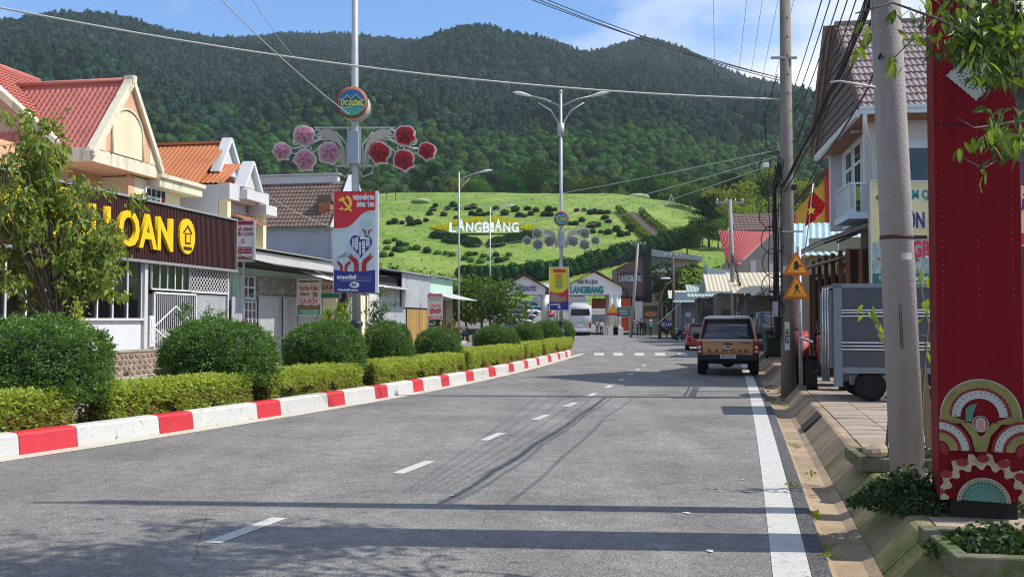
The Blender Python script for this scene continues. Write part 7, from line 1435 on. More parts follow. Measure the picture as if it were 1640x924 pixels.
MB().box(.3, wX + 1.2, -.04, -.002, 0, 1.32).obj('dado', mat('blue_grey_dado', (.25, .28, .36), .7, .1, 2), bs); MB().box(.9, 1.35, -.25, -.05, 1.0, 2.05).obj('red_coat', mat('maroon_cloth', (.22, .02, .03), .9, .15, 6), bs)
# flag
fl = thing('vietnam_flag', 'red flag with yellow star drooping beside the cable pole', 'flag', (A(1286, 420, 22.2).x, 22.2, A(1286, 425, 22.2).z), 0)
ptop = A(1326, 300, 22.2) - Vector(fl.location); MB().tube([(0, 0, 0), (ptop.x * .25, 0, ptop.z * .55), (ptop.x * .42, .0, ptop.z * 1.05)], .014, 6).obj('pole', M_steel, fl)
def fp(px, py, dy=0): q = A(px, py, 22.2) - Vector(fl.location); return (q.x, dy, q.z)
fv = [fp(1301, 305), fp(1320, 328, -.12), fp(1318, 340, .06), fp(1306, 352, -.06), fp(1290, 363, .04), fp(1291, 345, -.05), fp(1296, 322, .06)]
c_ = Vector((0, 0, 0))
for q in fv: c_ += Vector(q) / 7
MB().add([tuple(c_ + Vector((0, .05, 0)))] + fv, [(0, i + 1, (i + 1) % 7 + 1) for i in range(7)]).obj('cloth', mat('flag_red', (.52, .015, .015), .8, .08, 4), fl).modifiers.new('t', 'SOLIDIFY').thickness = .006
stx = [(fp(1297, 338)[0] + (.11 if i % 2 == 0 else .045) * math.sin(i * .6283), fp(1297, 338)[2] + (.11 if i % 2 == 0 else .045) * math.cos(i * .6283)) for i in range(10)]; MB().prism(stx, 'y', -.10, -.095).obj('star', M_pyel, fl)

# ---------------------------------------------------------------- red pillar
PB = Vector((3.16, 7.3, SWZ)); pil = thing('red_pillar', 'tall red metal pillar with painted floral arches at its foot', 'pillar', PB, R(-18)); PW, PD, PH = .58, .52, 6.6
M_pil = mat('pillar_red', (.18, .006, .012), .65, .12, 2, .12, 25, col2=(.10, .005, .01), c2s=1.2, c2lo=.45, c2hi=.75, streak=True, spec=.12)
MB().box(0, PW, 0, PD, .135, PH).obj('shaft', M_pil, pil, bevel=.008); MB().box(.08, PW - .05, .05, PD - .05, 0, .135).obj('plinth', mat('plinth_black', (.018, .016, .014), .8, .2, 5), pil)
mb = MB()
for z in (2.9, 4.4): mb.box(-.002, PW + .002, -.004, .0, z, z + .006)
mb.obj('seam', MATS['plinth_black'], pil)
rv = MB()
for x in (.05, PW * .5, PW - .06):
    z = 1.5
    while z < PH: rv.prism([(x + .0035 * math.cos(a * 1.0472), z + .0035 * math.sin(a * 1.0472)) for a in range(6)], 'y', -.004, .001); z += .045
rv.obj('rivets', mat('rivet', (.42, .18, .18), .5, .1, 5), pil)['kind'] = 'stuff'
M_ol = mat('floral_olive', (.22, .20, .06), .7, .25, 12, col2=(.14, .11, .05), c2s=14, c2lo=.5, c2hi=.7); M_fw = mat('floral_white', (.38, .39, .37), .7, .15, 10, col2=(.33, .31, .27), c2s=12, c2lo=.52, c2hi=.7); M_fr = mat('floral_dark_red', (.19, .012, .02), .6, .15, 8); M_fc = mat('floral_cream', (.36, .31, .21), .7, .2, 10, col2=(.26, .18, .1), c2s=13, c2lo=.5, c2hi=.7); M_ft = mat('floral_teal', (.07, .18, .14), .7, .15, 8); M_fp = mat('floral_pink', (.45, .2, .19), .7, .1, 8)
def mz(x, y): return ((x - 60) / 505 * PW, .135 + (805 - y) / 870)
LAY = [-.003]
def mot(name, m, pts):
    LAY[0] -= .0022; P = [mz(min(max(x, 64), 561), min(y, 803)) for x, y in pts]; MB().prism(P, 'y', LAY[0], LAY[0] + .002).obj(name, m, pil)
def ringp(cx, cy, ro, ri, a0, a1, n=28, teeth=0, ta=6):
    o_ = [(cx + (ro + (ta if (teeth and i % 2) else 0)) * math.cos(R(a0 + (a1 - a0) * i / n)), cy - (ro + (ta if (teeth and i % 2) else 0)) * math.sin(R(a0 + (a1 - a0) * i / n))) for i in range(n + 1)]; return o_ + [(cx + ri * math.cos(R(a1 + (a0 - a1) * i / n)), cy - ri * math.sin(R(a1 + (a0 - a1) * i / n))) for i in range(n + 1)]
mot('cream_arch', M_fw, ringp(310, 272, 238, 228, -8, 188)); mot('olive_arch', M_ol, ringp(310, 272, 231, 178, -8, 188)); mot('dark_arch', M_fr, ringp(308, 272, 178, 160, -6, 186, 40, 1)); mot('white_arch', M_fw, ringp(305, 270, 160, 112, -2, 182, 44, 1, 5))
mot('olive_shoulder', M_ol, [(62, 280), (130, 268), (225, 305), (170, 320), (62, 300)]); mot('olive_shoulder', M_ol, [(560, 280), (490, 268), (395, 305), (450, 320), (560, 300)])
mot('grey_leaf', M_ft, [(222, 305), (222, 225), (250, 200), (290, 190), (268, 250), (262, 305)])
mot('stem', M_ol, [(190, 312), (250, 312), (300, 395), (320, 395), (375, 312), (435, 312), (365, 395), (340, 495), (275, 495), (250, 395)])
mot('bud_border', M_fw, circ(308, 318, 48, 52, 20)); mot('bud_red', M_fr, circ(308, 316, 42, 46, 20)); mot('bud_white', M_fw, circ(308, 320, 32, 42, 20)); mot('bud_pink', M_fp, circ(308, 325, 22, 36, 20))
for cx_, a0, a1 in ((60, 0, 92), (562, 88, 180)):
    mot('side_dark', M_fr, ringp(cx_, 490, 192, 178, a0, a1, 22, 1)); mot('side_white', M_fw, ringp(cx_, 490, 178, 130, a0, a1)); mot('side_red', M_fr, ringp(cx_, 490, 130, 112, a0, a1, 22, 1)); mot('side_olive', M_ol, ringp(cx_, 490, 112, 62, a0, a1)); mot('side_centre', M_fr, ringp(cx_, 490, 55, 5, a0 - 40, a1 + 40))
fl_ = []
for i in range(37):
    a = R(-4 + 188 * i / 36); r = (300, 308, 258, 256)[i % 4]; fl_.append((314 + r * math.cos(a), 805 - r * math.sin(a)))
for i in range(37):
    a = R(184 - 188 * i / 36); r = (232, 204, 200, 236)[i % 4]; fl_.append((314 + r * math.cos(a), 805 - r * math.sin(a)))
mot('cream_flames', M_fc, fl_)
for i in range(7): a = R(12 + 26 * i); c = (314 + 272 * math.cos(a), 805 - 272 * math.sin(a)); mot('red_petal', M_fr, circ(c[0], c[1], 36, 26, 12))
mot('half_disc_border', M_fc, ringp(314, 806, 155, 132, 0, 180)); mot('half_disc', M_ft, [(314 + 132 * math.cos(R(q)), 805 - 132 * math.sin(R(q))) for q in range(0, 181, 8)])
dots = MB()
for r0, n0, q0 in ((142, 22, 4.5), (120, 18, 4.5), (96, 14, 4)):
    for i in range(n0):
        a = R(180 * (i + .5) / n0); c = mz(314 + r0 * math.cos(a), 805 - r0 * math.sin(a)); dots.prism([(c[0] + q0 / 870 * math.cos(b * 1.0472), c[1] + q0 / 870 * math.sin(b * 1.0472)) for b in range(6)], 'y', LAY[0] - .004, LAY[0] - .002)
for cx_, cy_, r0, n0, a0, a1 in ((305, 270, 150, 17, 4, 176), (60, 490, 168, 9, 2, 88), (562, 490, 168, 9, 92, 178)):
    for i in range(n0):
        a = R(a0 + (a1 - a0) * i / (n0 - 1)); x_, y_ = cx_ + r0 * math.cos(a), cy_ - r0 * math.sin(a)
        if 66 < x_ < 558: c = mz(x_, y_); dots.prism([(c[0] + 4.5 / 870 * math.cos(b * 1.0472), c[1] + 4.5 / 870 * math.sin(b * 1.0472)) for b in range(6)], 'y', LAY[0] - .004, LAY[0] - .002)
dots.obj('bolt_dots', M_pblack, pil)['kind'] = 'stuff'
for zc_ in (A(1575, 118, 7.2).z - SWZ, A(1575, -25, 7.2).z - SWZ):
    xc = PW * .5; ww, hh = .205, .205; pts = []
    for (x0, y0), (x1, y1) in zip([(ww, 0), (0, hh), (-ww, 0), (0, -hh)], [(0, hh), (-ww, 0), (0, -hh), (ww, 0)]):
        for i in range(14): k = 1.0 - (.04 if i % 2 else 0); pts.append((xc + (x0 + (x1 - x0) * i / 14) * k, zc_ + (y0 + (y1 - y0) * i / 14) * k))
    dm = MB().prism(pts, 'y', -.012, -.001).obj('diamond_plate', M_fw, pil); db = MB()
    for r0 in (.04, .065, .09, .115):
        n0 = int(r0 * 220)
        for i in range(n0): a = 6.283 * i / n0; db.prism([(xc + r0 * math.cos(a) + .006 * math.cos(b * 1.0472), zc_ + r0 * math.sin(a) + .006 * math.sin(b * 1.0472)) for b in range(6)], 'y', -.0145, -.0125)
    db.obj('bolt_dots', M_pblack, dm)

# ---------------------------------------------------------------- poles
M_cpole = mat('pole_concrete', (.32, .30, .285), .88, .13, 3, .35, 40, col2=(.17, .155, .145), c2s=1.6, c2lo=.5, c2hi=.78, streak=True)
nb = Vector((A(1455, 770, 8.75).x, 8.75, SWZ)); npz = A(1418, 0, 8.75); lean_ = (npz.x - nb.x) / (npz.z - nb.z)
n1 = thing('utility_pole', 'big leaning concrete pole beside the red pillar', 'utility pole', nb, 0)
H1 = 8.3; MB().tube([(0, 0, -.1), (lean_ * 3, 0, 3), (lean_ * H1, 0, H1)], [.15, .138, .105], 24).obj('shaft', M_cpole, n1)
z = A(1440, 384, 8.75).z - SWZ; MB().tube([(lean_ * z, 0, z), (lean_ * z, 0, z + .035)], [.146, .146], 20).bar((lean_ * z + .1, -.05, z + .017), (lean_ * z + .24, -.06, z + .017), .03, .03).obj('iron_band', mat('rusty_iron', (.09, .04, .03), .8, .25, 6), n1)
mb = MB(); zz_ = A(1440, 412, 8.75).z - SWZ; mb.grid(lambda u, v: (lean_ * zz_ + .1425 * math.sin(-.2 + .75 * u), -.1425 * math.cos(-.2 + .75 * u), zz_ - .03 + .06 * v), 8, 2); mb.obj('paper_label', mat('torn_paper', (.5, .49, .5), .8, .3, 25), n1)
for i in range(3):
    mb = MB(); s0 = (-.13, -.045, -.06)[i]; mb.tube([(s0 + lean_ * zq, -math.sqrt(max(1e-4, (.15 - .0055 * zq) ** 2 - s0 * s0)) - .002, zq) for zq in ((0.0, 1.5, 3, 5, 7) if i == 0 else (1.2, 1.6))], .004, 4); mb.obj('seam', MATS['rusty_iron'] if i else M_grey, n1)
MB().bar((lean_ * 7.9 - .9, 0, 7.9), (lean_ * 7.9 + .9, 0, 7.9), .08, .08).obj('crossarm', M_steel, n1)
# limb of PVC pipe on it
MB().tube([A(1330, 132, 8.6) - nb, A(1345, 130, 8.55) - nb, A(1402, 140, 8.55) - nb], .009, 6).obj('pipe', M_wht, n1)
q2 = G(1263, 622, .2); n2 = thing('utility_pole', 'tall concrete pole wrapped in tangled cables with warning triangles beside it', 'utility pole', q2, 0); H2 = 10.2
MB().tube([(0, 0, -.25), (0, 0, H2)], [.165, .11], 20).obj('shaft', mat('shaded_pole_concrete', (.21, .185, .165), .9, .2, 3, .4, 40, col2=(.11, .095, .085), c2s=2, c2lo=.45, c2hi=.7, streak=True), n2)  # concrete darkened so its colour carries the shade on this pole
mb = MB()
for k in range(9): z = 6.5 + .42 * k; mb.box(-.012, .012, -.17, -.1, z, z + .03)
mb.obj('step_holes', M_dark, n2)
zt = A(1262, 95, q2.y).z - q2.z; MB().bar((-.35, -.1, zt), (.22, -.1, zt), .05, .05).bar((-.16, -.14, A(1262, 372, q2.y).z - q2.z), (.3, -.14, A(1262, 372, q2.y).z - q2.z), .04, .035).obj('crossarm', M_grey, n2)
for i, (px, py, a, b, m) in enumerate(((1242, 495, .1, .34, M_grey), (1226, 265, .12, .1, M_pwhite), (1258, 432, .09, .16, M_pwhite), (1272, 300, .1, .12, M_blk))): o = A(px, py, q2.y - .2) - q2; MB().box(o.x - a / 2, o.x + a / 2, o.y - .05, o.y + .06, o.z - b / 2, o.z + b / 2).obj('junction_box', m, n2, bevel=.01)
mb = MB(); mb.grid(lambda u, v: (.161 * math.sin(-.75 + .7 * u), -.161 * math.cos(-.75 + .7 * u), .85 + .62 * v), 6, 2); lb_ = mb.obj('number_label', mat('faded_paper', (.52, .52, .5), .8, .15, 12), n2); o = text(lb_, '472/41', .12, M_pblack, (-.065, -.166, 1.16), (R(90), R(-90), R(-22)), ext=.001, bold=.003)
sp = G(1283, 622, .22); sg = thing('sign_post', 'two orange warning triangles on a thin post beside the cable pole', 'road sign', sp, 0)
MB().tube([(0, 0, -.1), (-.02, 0, A(1283, 395, sp.y).z - sp.z)], .045, 10).obj('post', mat('post_dull', (.38, .40, .43), .5, .2, 4, metal=.3, col2=(.2, .14, .1), c2s=3, c2lo=.5, c2hi=.7), sg)
s_ = 44 * sp.y / F * 1.0; za = A(0, 425.5, sp.y).z - sp.z; zb_ = A(0, 463, sp.y).z - sp.z; xo = A(1273.5, 440, sp.y).x - sp.x; M_orr = mat('triangle_border', (.50, .11, .012), .45, .08, 4, col2=(.36, .08, .02), c2s=4); M_amb = mat('triangle_amber', (.80, .33, .008), .45, .06, 4)
tA = tri_sign(sg, (xo, za), s_ * 1.02, -.1, M_orr, M_amb); tB = tri_sign(sg, (xo, zb_), s_ * 1.02, -.1, M_orr, M_amb)
MB().prism([(xo - .05, za - .11), (xo + .01, za - .075), (xo + .04, za - .11), (xo + .04, za + .06), (xo, za + .11), (xo - .05, za + .06)], 'y', -.112, -.106).box(xo + .03, xo + .11, -.112, -.106, za - .03, za + .01).obj('junction_mark', M_pblack, tA)
wk = MB(); wk.tube([(xo + .0, -.11, zb_ + .115), (xo + .001, -.11, zb_ + .12)], .024, 8); P_ = lambda x, z: (xo + x, -.109, zb_ + z)
for a, b, w1 in (((.0, .09), (.01, .0), .05), ((.01, .01), (-.05, -.09), .028), ((.01, .01), (.045, -.04), .028), ((.045, -.04), (.075, -.085), .024), ((.0, .08), (-.05, .02), .02), ((.01, .075), (.055, .035), .02)): wk.bar(P_(*a), P_(*b), .006, w1, up=(0, 1, 0)) if False else wk.prism([(P_(*a)[0] - w1 / 2, P_(*a)[2]), (P_(*a)[0] + w1 / 2, P_(*a)[2]), (P_(*b)[0] + w1 / 2, P_(*b)[2]), (P_(*b)[0] - w1 / 2, P_(*b)[2])], 'y', -.112, -.106)
for k in range(6): wk.box(xo - .16 + k * .056, xo - .16 + k * .056 + .034, -.112, -.106, zb_ - .125, zb_ - .112)
wk.obj('walking_figure_mark', M_pblack, tB)
wb = rframe(1237, 560, 37.5, 0, 'wheelie_bin', 'dark green wheelie bin beside the parked pickup', 'bin'); MB().loft([[Vector((x * k, y * k, z)) for x, y in ((-.32, -.35), (.32, -.35), (.32, .35), (-.32, .35))] for z, k in ((.12, .82), (1.0, 1.0))], smooth=False).obj('body', mat('bin_green', (.025, .045, .04), .6, .1, 4), wb, bevel=.02); MB().box(-.36, .36, -.4, .36, 1.0, 1.07).obj('lid', MATS['bin_green'], wb, bevel=.02); fitx(text(wb, 'LẠC DƯƠNG', .1, M_pwhite, (0, -.36, .85), ext=.002), .5)
for s in (-1, 1): MB().tube([(s * .26, -.28, .13), (s * .33, -.28, .13)], .13, 14).obj('wheel', M_tyre, wb)

# ---------------------------------------------------------------- box trailer and tractor
bx = thing('box_trailer', 'grey steel box trailer with side rails behind the leaning pole', 'trailer', (A(1338, 600, 17.7).x, 17.7, SWZ), -.18)
zb0 = A(1340, 592, 17.7).z - SWZ; zb1 = A(1340, 456, 17.7).z - SWZ; M_box = mat('box_steel', (.07, .075, .095), .38, .12, 3, .05, 10, metal=.5, col2=(.06, .065, .075), c2s=1.2, c2lo=.4, c2hi=.7); M_bfr = mat('box_frame', (.17, .19, .22), .45, .12, 3, metal=.4)
BW = 2.7; BD = 1.7
MB().box(.06, BW, .0, BD, zb0, zb1 - .05).obj('box', M_box, bx)
MB().box(-.02, .12, -.03, .08, zb0 - .3, zb1).box(-.02, .12, BD - .08, BD + .03, zb0 - .3, zb1).box(-.02, BW, -.03, .06, zb1 - .06, zb1 + .02).box(-.02, BW, BD - .06, BD + .03, zb1 - .06, zb1 + .02).box(-.02, .1, 0, BD, zb1 - .06, zb1 + .015).box(-.02, BW, -.035, .06, zb0 - .06, zb0 + .05).obj('frame', M_bfr, bx)
rl_ = MB().tube([(.1, -.035, 0), (BW, -.035, 0)], .018, 8).mesh('side_rail', M_chr)
for f in (.30, .33, .37, .68, .72, .76): inst('side_rail', rl_, bx, (0, 0, zb1 - (zb1 - zb0) * f))
MB().box(-.06, -.02, .1, BD - .1, zb0 + .02, zb1 - .1).obj('door', M_bfr, bx); mb = MB()
for y in (.2, .55, .9): mb.tube([(-.09, y, zb0 - .1), (-.09, y, zb1 - .05)], .016, 6)
mb.obj('lock_rod', M_chr, bx); mb = MB(); mb.tube([(1.0 + .0, -.05, zb1 - .03), (1.05, -.06, zb1 - .16)] + [(1.0 + .055 * math.sin(R(a)), -.06, zb1 - .22 + .055 * math.cos(R(a))) for a in range(30, 330, 30)], .012, 6); mb.obj('hook', M_chr, bx); MB().box(1.3, 1.38, -.05, -.02, zb0 + .16, zb0 + .26).obj('latch', M_chr, bx)
MB().box(.3, BW - .2, .25, .4, zb0 - .28, zb0 - .1).box(.3, BW - .2, BD - .4, BD - .25, zb0 - .28, zb0 - .1).box(.9, 1.0, .2, BD - .2, zb0 - .3, zb0 - .12).box(.5, 1.3, .1, .15, zb0 - .25, zb0 - .1).obj('chassis', M_grey, bx)
for x in (.62, 1.75):
    for y in (.16, BD - .16):
        w0 = MB(); r = .36 if x > 1 else .27; pr = [(-.1, r * .6), (-.1, r * .93), (-.07, r), (.07, r), (.1, r * .93), (.1, r * .6)]; w0.loft([[Vector((rr_ * math.cos(6.283 * j / 20), py2, rr_ * math.sin(6.283 * j / 20))) for j in range(20)] for py2, rr_ in pr]); w_o = w0.obj('wheel', M_tyre, bx, loc=(x, y, r)); MB().tube([(0, -.05, 0), (0, .05, 0)], r * .6, 14).obj('rim', M_grey, w_o)
mb = MB()
for a, b in (((.75, .05), (1.0, .28)), ((1.0, .28), (1.25, .05)), ((.75, .05), (1.6, .05)), ((1.25, .05), (1.6, .28)), ((1.0, .28), (1.6, .28))): mb.bar((a[0], -.1, a[1]), (b[0], -.1, b[1]), .03, .03)
mb.obj('stand_frame', mat('rust_white', (.4, .36, .3), .8, .2, 6), bx)
tr = thing('red_tractor', 'old red farm tractor behind the cable pole', 'tractor', (A(1326, 600, 20.6).x, 20.6, SWZ), -.27); M_trr = mat('tractor_red', (.30, .025, .02), .5, .2, 4, col2=(.14, .035, .025), c2s=3, c2lo=.5, c2hi=.75); M_trm = mat('tractor_iron', (.06, .025, .02), .7, .3, 5)
def twheel(x, y, r, wd):
    w0 = MB(); pr = [(-wd / 2, r * .55), (-wd / 2, r * .9), (-wd * .4, r * .95), (wd * .4, r * .95), (wd / 2, r * .9), (wd / 2, r * .55)]; w0.loft([[Vector((a, rr_ * math.cos(6.283 * j / 22), rr_ * math.sin(6.283 * j / 22))) for j in range(22)] for a, rr_ in pr]); o = w0.obj('wheel', M_tyre, tr, loc=(x, y, r)); lg = MB()
    for k in range(16):
        a = 6.283 * k / 16
        for s in (-1, 1): q = a + (.2 if s > 0 else 0); lg.bar((0, r * .97 * math.cos(q + .12), r * .97 * math.sin(q + .12)), (s * wd * .48, r * .97 * math.cos(q), r * .97 * math.sin(q)), .05, .05)
    lg.obj('tread_lug', M_tyre, o); MB().tube([(-wd * .2, 0, 0), (wd * .2, 0, 0)], r * .55, 16).obj('rim', M_trr, o)
for s in (-1, 1): twheel(s * .33, 0, .31, .22); twheel(s * .52, 1.6, .55, .3)
MB().box(-.2, .2, -.1, 1.1, .72, 1.12).obj('hood', M_trr, tr, bevel=.05); gr = MB().box(-.2, .2, -.16, -.1, .5, 1.06).obj('grille', M_trr, tr, bevel=.02)
for k in range(6): MB().box(-.15, .15, -.172, -.16, .55 + k * .06, .575 + k * .06).obj('grille_slat', M_trm, gr)
for s in (-1, 1): MB().tube([(s * .12, -.2, .98), (s * .12, -.15, .98)], .05, 12).obj('headlight', M_hl, tr)
MB().box(-.3, .3, -.05, .1, .28, .42).box(-.15, .15, -.1, 1.8, .4, .72).box(-.22, -.12, -.18, .3, .38, .6).box(-.4, .4, 1.5, 1.7, .45, .65).obj('chassis', M_trm, tr)
for s in (-1, 1): MB().loft([[Vector((s * .52 + dx, 1.6 + .66 * math.cos(R(a)), .55 + .66 * math.sin(R(a)))) for a in range(-10, 171, 15)] for dx in (-.17, .17)], closed=False, caps=False).obj('mudguard', M_trr, tr).modifiers.new('t', 'SOLIDIFY').thickness = .015
MB().tube([(0, 1.0, 1.1), (0, 1.2, 1.32)], .02, 6).tube([(.2 * math.cos(a * .5236), 1.2 + .08 * math.sin(a * .5236), 1.33 + .17 * math.sin(a * .5236)) for a in range(13)], .015, 6).obj('steering_wheel', M_blk, tr); MB().box(-.22, .22, 1.4, 1.75, .8, .88).box(-.22, .22, 1.72, 1.8, .88, 1.2).obj('seat', M_blk, tr, bevel=.03); MB().tube([(.12, .3, 1.1), (.12, .3, 1.6)], .025, 8).obj('exhaust', M_trm, tr); MB().bar((-.55, -.1, 1.1), (-.3, -.15, 1.0), .05, .03).obj('guard_bar', M_wht, tr)

# ---------------------------------------------------------------- shops and houses farther down on the right
def rbox(px0, px1, Y, name, label, cat='house', hd_=.15): return rframe(px0, 500, Y, hd_, name, label, cat, .12), A(px1, 500, Y).x - A(px0, 500, Y).x
rh, w_ = rbox(1156, 1240, 76, 'red_roof_house', 'house with red corrugated roof behind the utility poles'); z0 = A(0, 425, 76).z; z1 = A(0, 367, 80).z; M_redtin = mat('red_tin', (.36, .07, .075), .55, .15, 1.5, col2=(.27, .08, .08), c2s=1.2, c2lo=.5, c2hi=.75)
MB().box(.5, w_ + 4, 0, 9, 0, z0 + .3).prism([(0, z0), (9, z0), (4.5, z1)], 'x', .8, 1.0).obj('wall', mat('grey_plaster', (.30, .27, .24), .9, .15, 2), rh)
P0 = A(1172, 427, 76) - Vector((rh.location.x, rh.location.y, .12)); Pt = A(1148, 372, 79) - Vector((rh.location.x, rh.location.y, .12))
mb = MB(); a = A(1166, 427, 75.5); b = A(1182, 424, 75.5); c = A(1236, 372, 80); d = A(1149, 369, 80); L0 = Vector((rh.location.x, rh.location.y, .12)); a, b, c, d = [Euler((0, 0, .15)).to_matrix() @ (q - L0) for q in (a, b, c, d)]
n_ = 60; vs = []
for i in range(n_ + 1):
    u = i / n_; p = a.lerp(b, u); q = d.lerp(c, u); off = Vector((0, -.05, .05)) * (1 if i % 2 else 0); vs += [p + off, q + off]
mb.add(vs, [(2 * i, 2 * i + 2, 2 * i + 3, 2 * i + 1) for i in range(n_)]); mb.obj('roof', M_redtin, rh).modifiers.new('t', 'SOLIDIFY').thickness = .03
mb = MB(); mb.bar(b, c, .12, .15); mb.obj('verge', mat('faded_wood', (.30, .16, .12), .8, .2, 3), rh)
MB().box(2.2, 2.6, -.15, .1, 0, z0 + .2).box(3.6, 4.0, -.1, .1, 0, z0).obj('pillar', M_wall_w, rh)
bh, w_ = rbox(1186, 1245, 88, 'brown_tile_roof_house', 'house with old brown tiled roof above the red roof'); z0 = A(0, 372, 88).z; z1 = A(0, 345, 92).z; MB().box(0, w_ + 3, 0, 8, 0, z0).obj('wall', MATS['grey_plaster'], bh); mb = MB(); tile_roof(mb, (-.5, -.4, z0), (w_ + 4, 0, 0), (0, 4.6, z1 - z0), .35, .5, .04, .05); mb.obj('roof', M_btile, bh)['kind'] = 'stuff'
def shed(px0, px1, Y, zeave, zridge, label, mroof, mwall, dep=6, ope=True, name='roadside_shop', over=.8):
    t, w_ = rbox(px0, px1, Y, name, label, 'shop', .14); ze = A(0, zeave, Y).z; zr = A(0, zridge, Y + dep * .7).z
    MB().box(0, w_, .05, dep, 0, ze - .1).obj('wall', mwall, t); mb = MB(); corr(mb, (-over, -over, ze), (w_ + 2 * over, 0, 0), (0, dep * .7 + over, zr - ze), .25, .025); mb.obj('roof', mroof, t)
    if ope:
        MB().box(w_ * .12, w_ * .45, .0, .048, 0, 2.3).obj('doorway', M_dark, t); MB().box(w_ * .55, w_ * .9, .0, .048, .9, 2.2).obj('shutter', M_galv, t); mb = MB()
        for f in (.08, .5, .95): mb.tube([(w_ * f, -over + .1, 0), (w_ * f, -over + .1, ze - .05)], .05, 6)
        mb.obj('porch_post', M_wood, t)
    return t, w_, ze
M_cr = mat('cream_tin', (.50, .45, .33), .6, .12, 1.5, col2=(.36, .3, .22), c2s=1.5, c2lo=.5, c2hi=.8); M_gt = mat('greenish_tin', (.30, .36, .33), .6, .12, 1.5); M_dkw = mat('sooty_wall', (.12, .11, .10), .9, .3, 1.2)  # M_dkw is a plain dark grey wall colour with broad mottling
shed(1196, 1262, 52, 474, 440, 'dark shop with cream tin roof behind the pickup', M_cr, M_dkw, 6, False)
shed(1150, 1200, 66, 470, 442, 'small shop with cream roof between the utility poles', M_cr, M_dkw, 5)
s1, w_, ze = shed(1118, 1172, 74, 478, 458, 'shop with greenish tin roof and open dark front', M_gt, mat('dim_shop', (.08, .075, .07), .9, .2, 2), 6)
MB().loft([[Vector((x, y, z)) for x, y in ((0, 0), (1.9, 0), (1.9, .5), (0, .5))] for z in (0, 2.2)], smooth=False).obj('roof_tank_box', mat('tank_grey', (.33, .38, .38), .6, .1, 2), s1, loc=(.5, .2, ze + .05), rot=(-.15, .1, 0)); mb = MB(); mb.prism([(0, ze + .1), (2.6, ze + .1), (.6, ze + 2.6)], 'y', .9, 1.1); mb.obj('roof_gable', M_gt, s1)
s2, w_, ze = shed(1092, 1124, 88, 486, 470, 'grey walled shop with slanted blue tarpaulin awning', M_gt, mat('blue_grey_wall', (.20, .22, .26), .85, .1, 2), 6, False)
mb = MB(); mb.grid(lambda u, v: (-2.2 + 2.2 * u, -1.2 + 3.0 * v * .9, ze - 2.0 + 2.0 * u + .05 * math.sin(8 * v)), 6, 8); mb.obj('awning', mat('blue_tarp', (.32, .38, .46), .6, .15, 2), s2); mb = MB()
for y in (-1.1, 1.4): mb.tube([(-2.1, y, 0), (-2.1, y, ze - 1.95)], .05, 6)
mb.tube([(-2.1, -1.1, ze - 2.0), (-.2, -1.0, .2)], .04, 6); mb.obj('awning_post', M_wood, s2); 
for x, z, a in ((.3, 1.9, .5), (.9, 1.4, .4), (.5, .9, .45), (1.2, 2.0, .3)): MB().box(x, x + a, .03, .048, z, z + a * .8).obj('notice', M_pwhite, s2)
shed(1084, 1122, 96, 480, 467, 'low shop with cream roof sheet beyond the grey shop', M_cr, MATS['grey_plaster'], 6, False)
# maroon cafe and glass building behind the gate
cf, w_ = rbox(988, 1036, 128, 'maroon_cafe', 'dusky pink cafe wall lettered LANGBIANG with black steel frame', 'cafe', 0); za_ = A(0, 431, 128).z; zb_ = A(0, 411, 128).z; z0 = A(0, 478, 128).z
MB().prism([(0, z0), (w_ - .4, z0), (w_ - .4, zb_), (0, za_)], 'y', 0, 6).obj('wall', mat('dusky_pink', (.20, .12, .11), .8, .1, 1.5), cf); M_bst = mat('black_steel', (.015, .015, .017), .5, .1, 3); mb = MB(); mb.bar((-1.0, -.3, za_ + .2), (w_ + .3, -.3, zb_ + 1.0), 1.5, .5)
for f in (.3, .6, .95): mb.bar((w_ * f, -.8, 0), (w_ * f, -.8, z0 + 1.2), .2, .2)
mb.bar((0, -.8, z0), (w_, -.8, z0), .2, .25).bar((w_ + .1, 0, 0), (w_ + .1, 0, zb_ + .8), 1.0, .6); mb.obj('steel_frame', M_bst, cf); fitx(text(cf, 'LANGBIANG', 1.1, M_pwhite, (w_ * .45, -.06, A(0, 448, 128).z), ext=.05, bold=.03), w_ * .75)
mb = MB(); mb.tube([(w_ * .1, -.06, A(0, 442, 128).z), (w_ * .3, -.06, A(0, 437, 128).z), (w_ * .4, -.06, A(0, 441, 128).z), (w_ * .6, -.06, A(0, 436, 128).z), (w_ * .8, -.06, A(0, 442, 128).z)], .07, 5); mb.obj('ridge_mark', M_bst, cf); MB().box(0, w_, .5, 5, 0, z0 - .01).obj('ground_floor', M_dark, cf)
gb_, w_ = rbox(1039, 1118, 132, 'glass_building', 'modern building with sloping grey roof band and glass front', 'building', .1); Zq = lambda py: A(0, py, 132).z; wq = lambda px: A(px, 0, 132).x - A(1039, 0, 132).x
MB().box(0, w_, .3, 8, 0, Zq(412)).obj('wall', mat('pinkish_wall', (.42, .30, .26), .8, .1, 2), gb_); mb = MB(); mb.prism([(-.3, Zq(412)), (w_ + .5, Zq(420)), (w_ + .5, Zq(414)), (-.3, Zq(400))], 'y', -.9, 8); mb.obj('roof_band', mat('band_grey', (.36, .38, .40), .6, .08, 2), gb_)
for i in range(4): a = wq(1041) + i * (wq(1080) - wq(1041)) / 4; MB().box(a + .05, a + (wq(1080) - wq(1041)) / 4 - .05, .1, .2, Zq(432), Zq(412.5)).obj('pane', M_dglass, gb_)
MB().box(-.1, wq(1081), -.2, .29, Zq(438), Zq(432)).obj('slab', M_wall_w, gb_)
for i in range(3): a = wq(1046) + i * (wq(1080) - wq(1046)) / 3; MB().box(a + .05, a + (wq(1080) - wq(1046)) / 3 - .05, .1, .2, Zq(470), Zq(443)).obj('lower_pane', M_dglass, gb_)
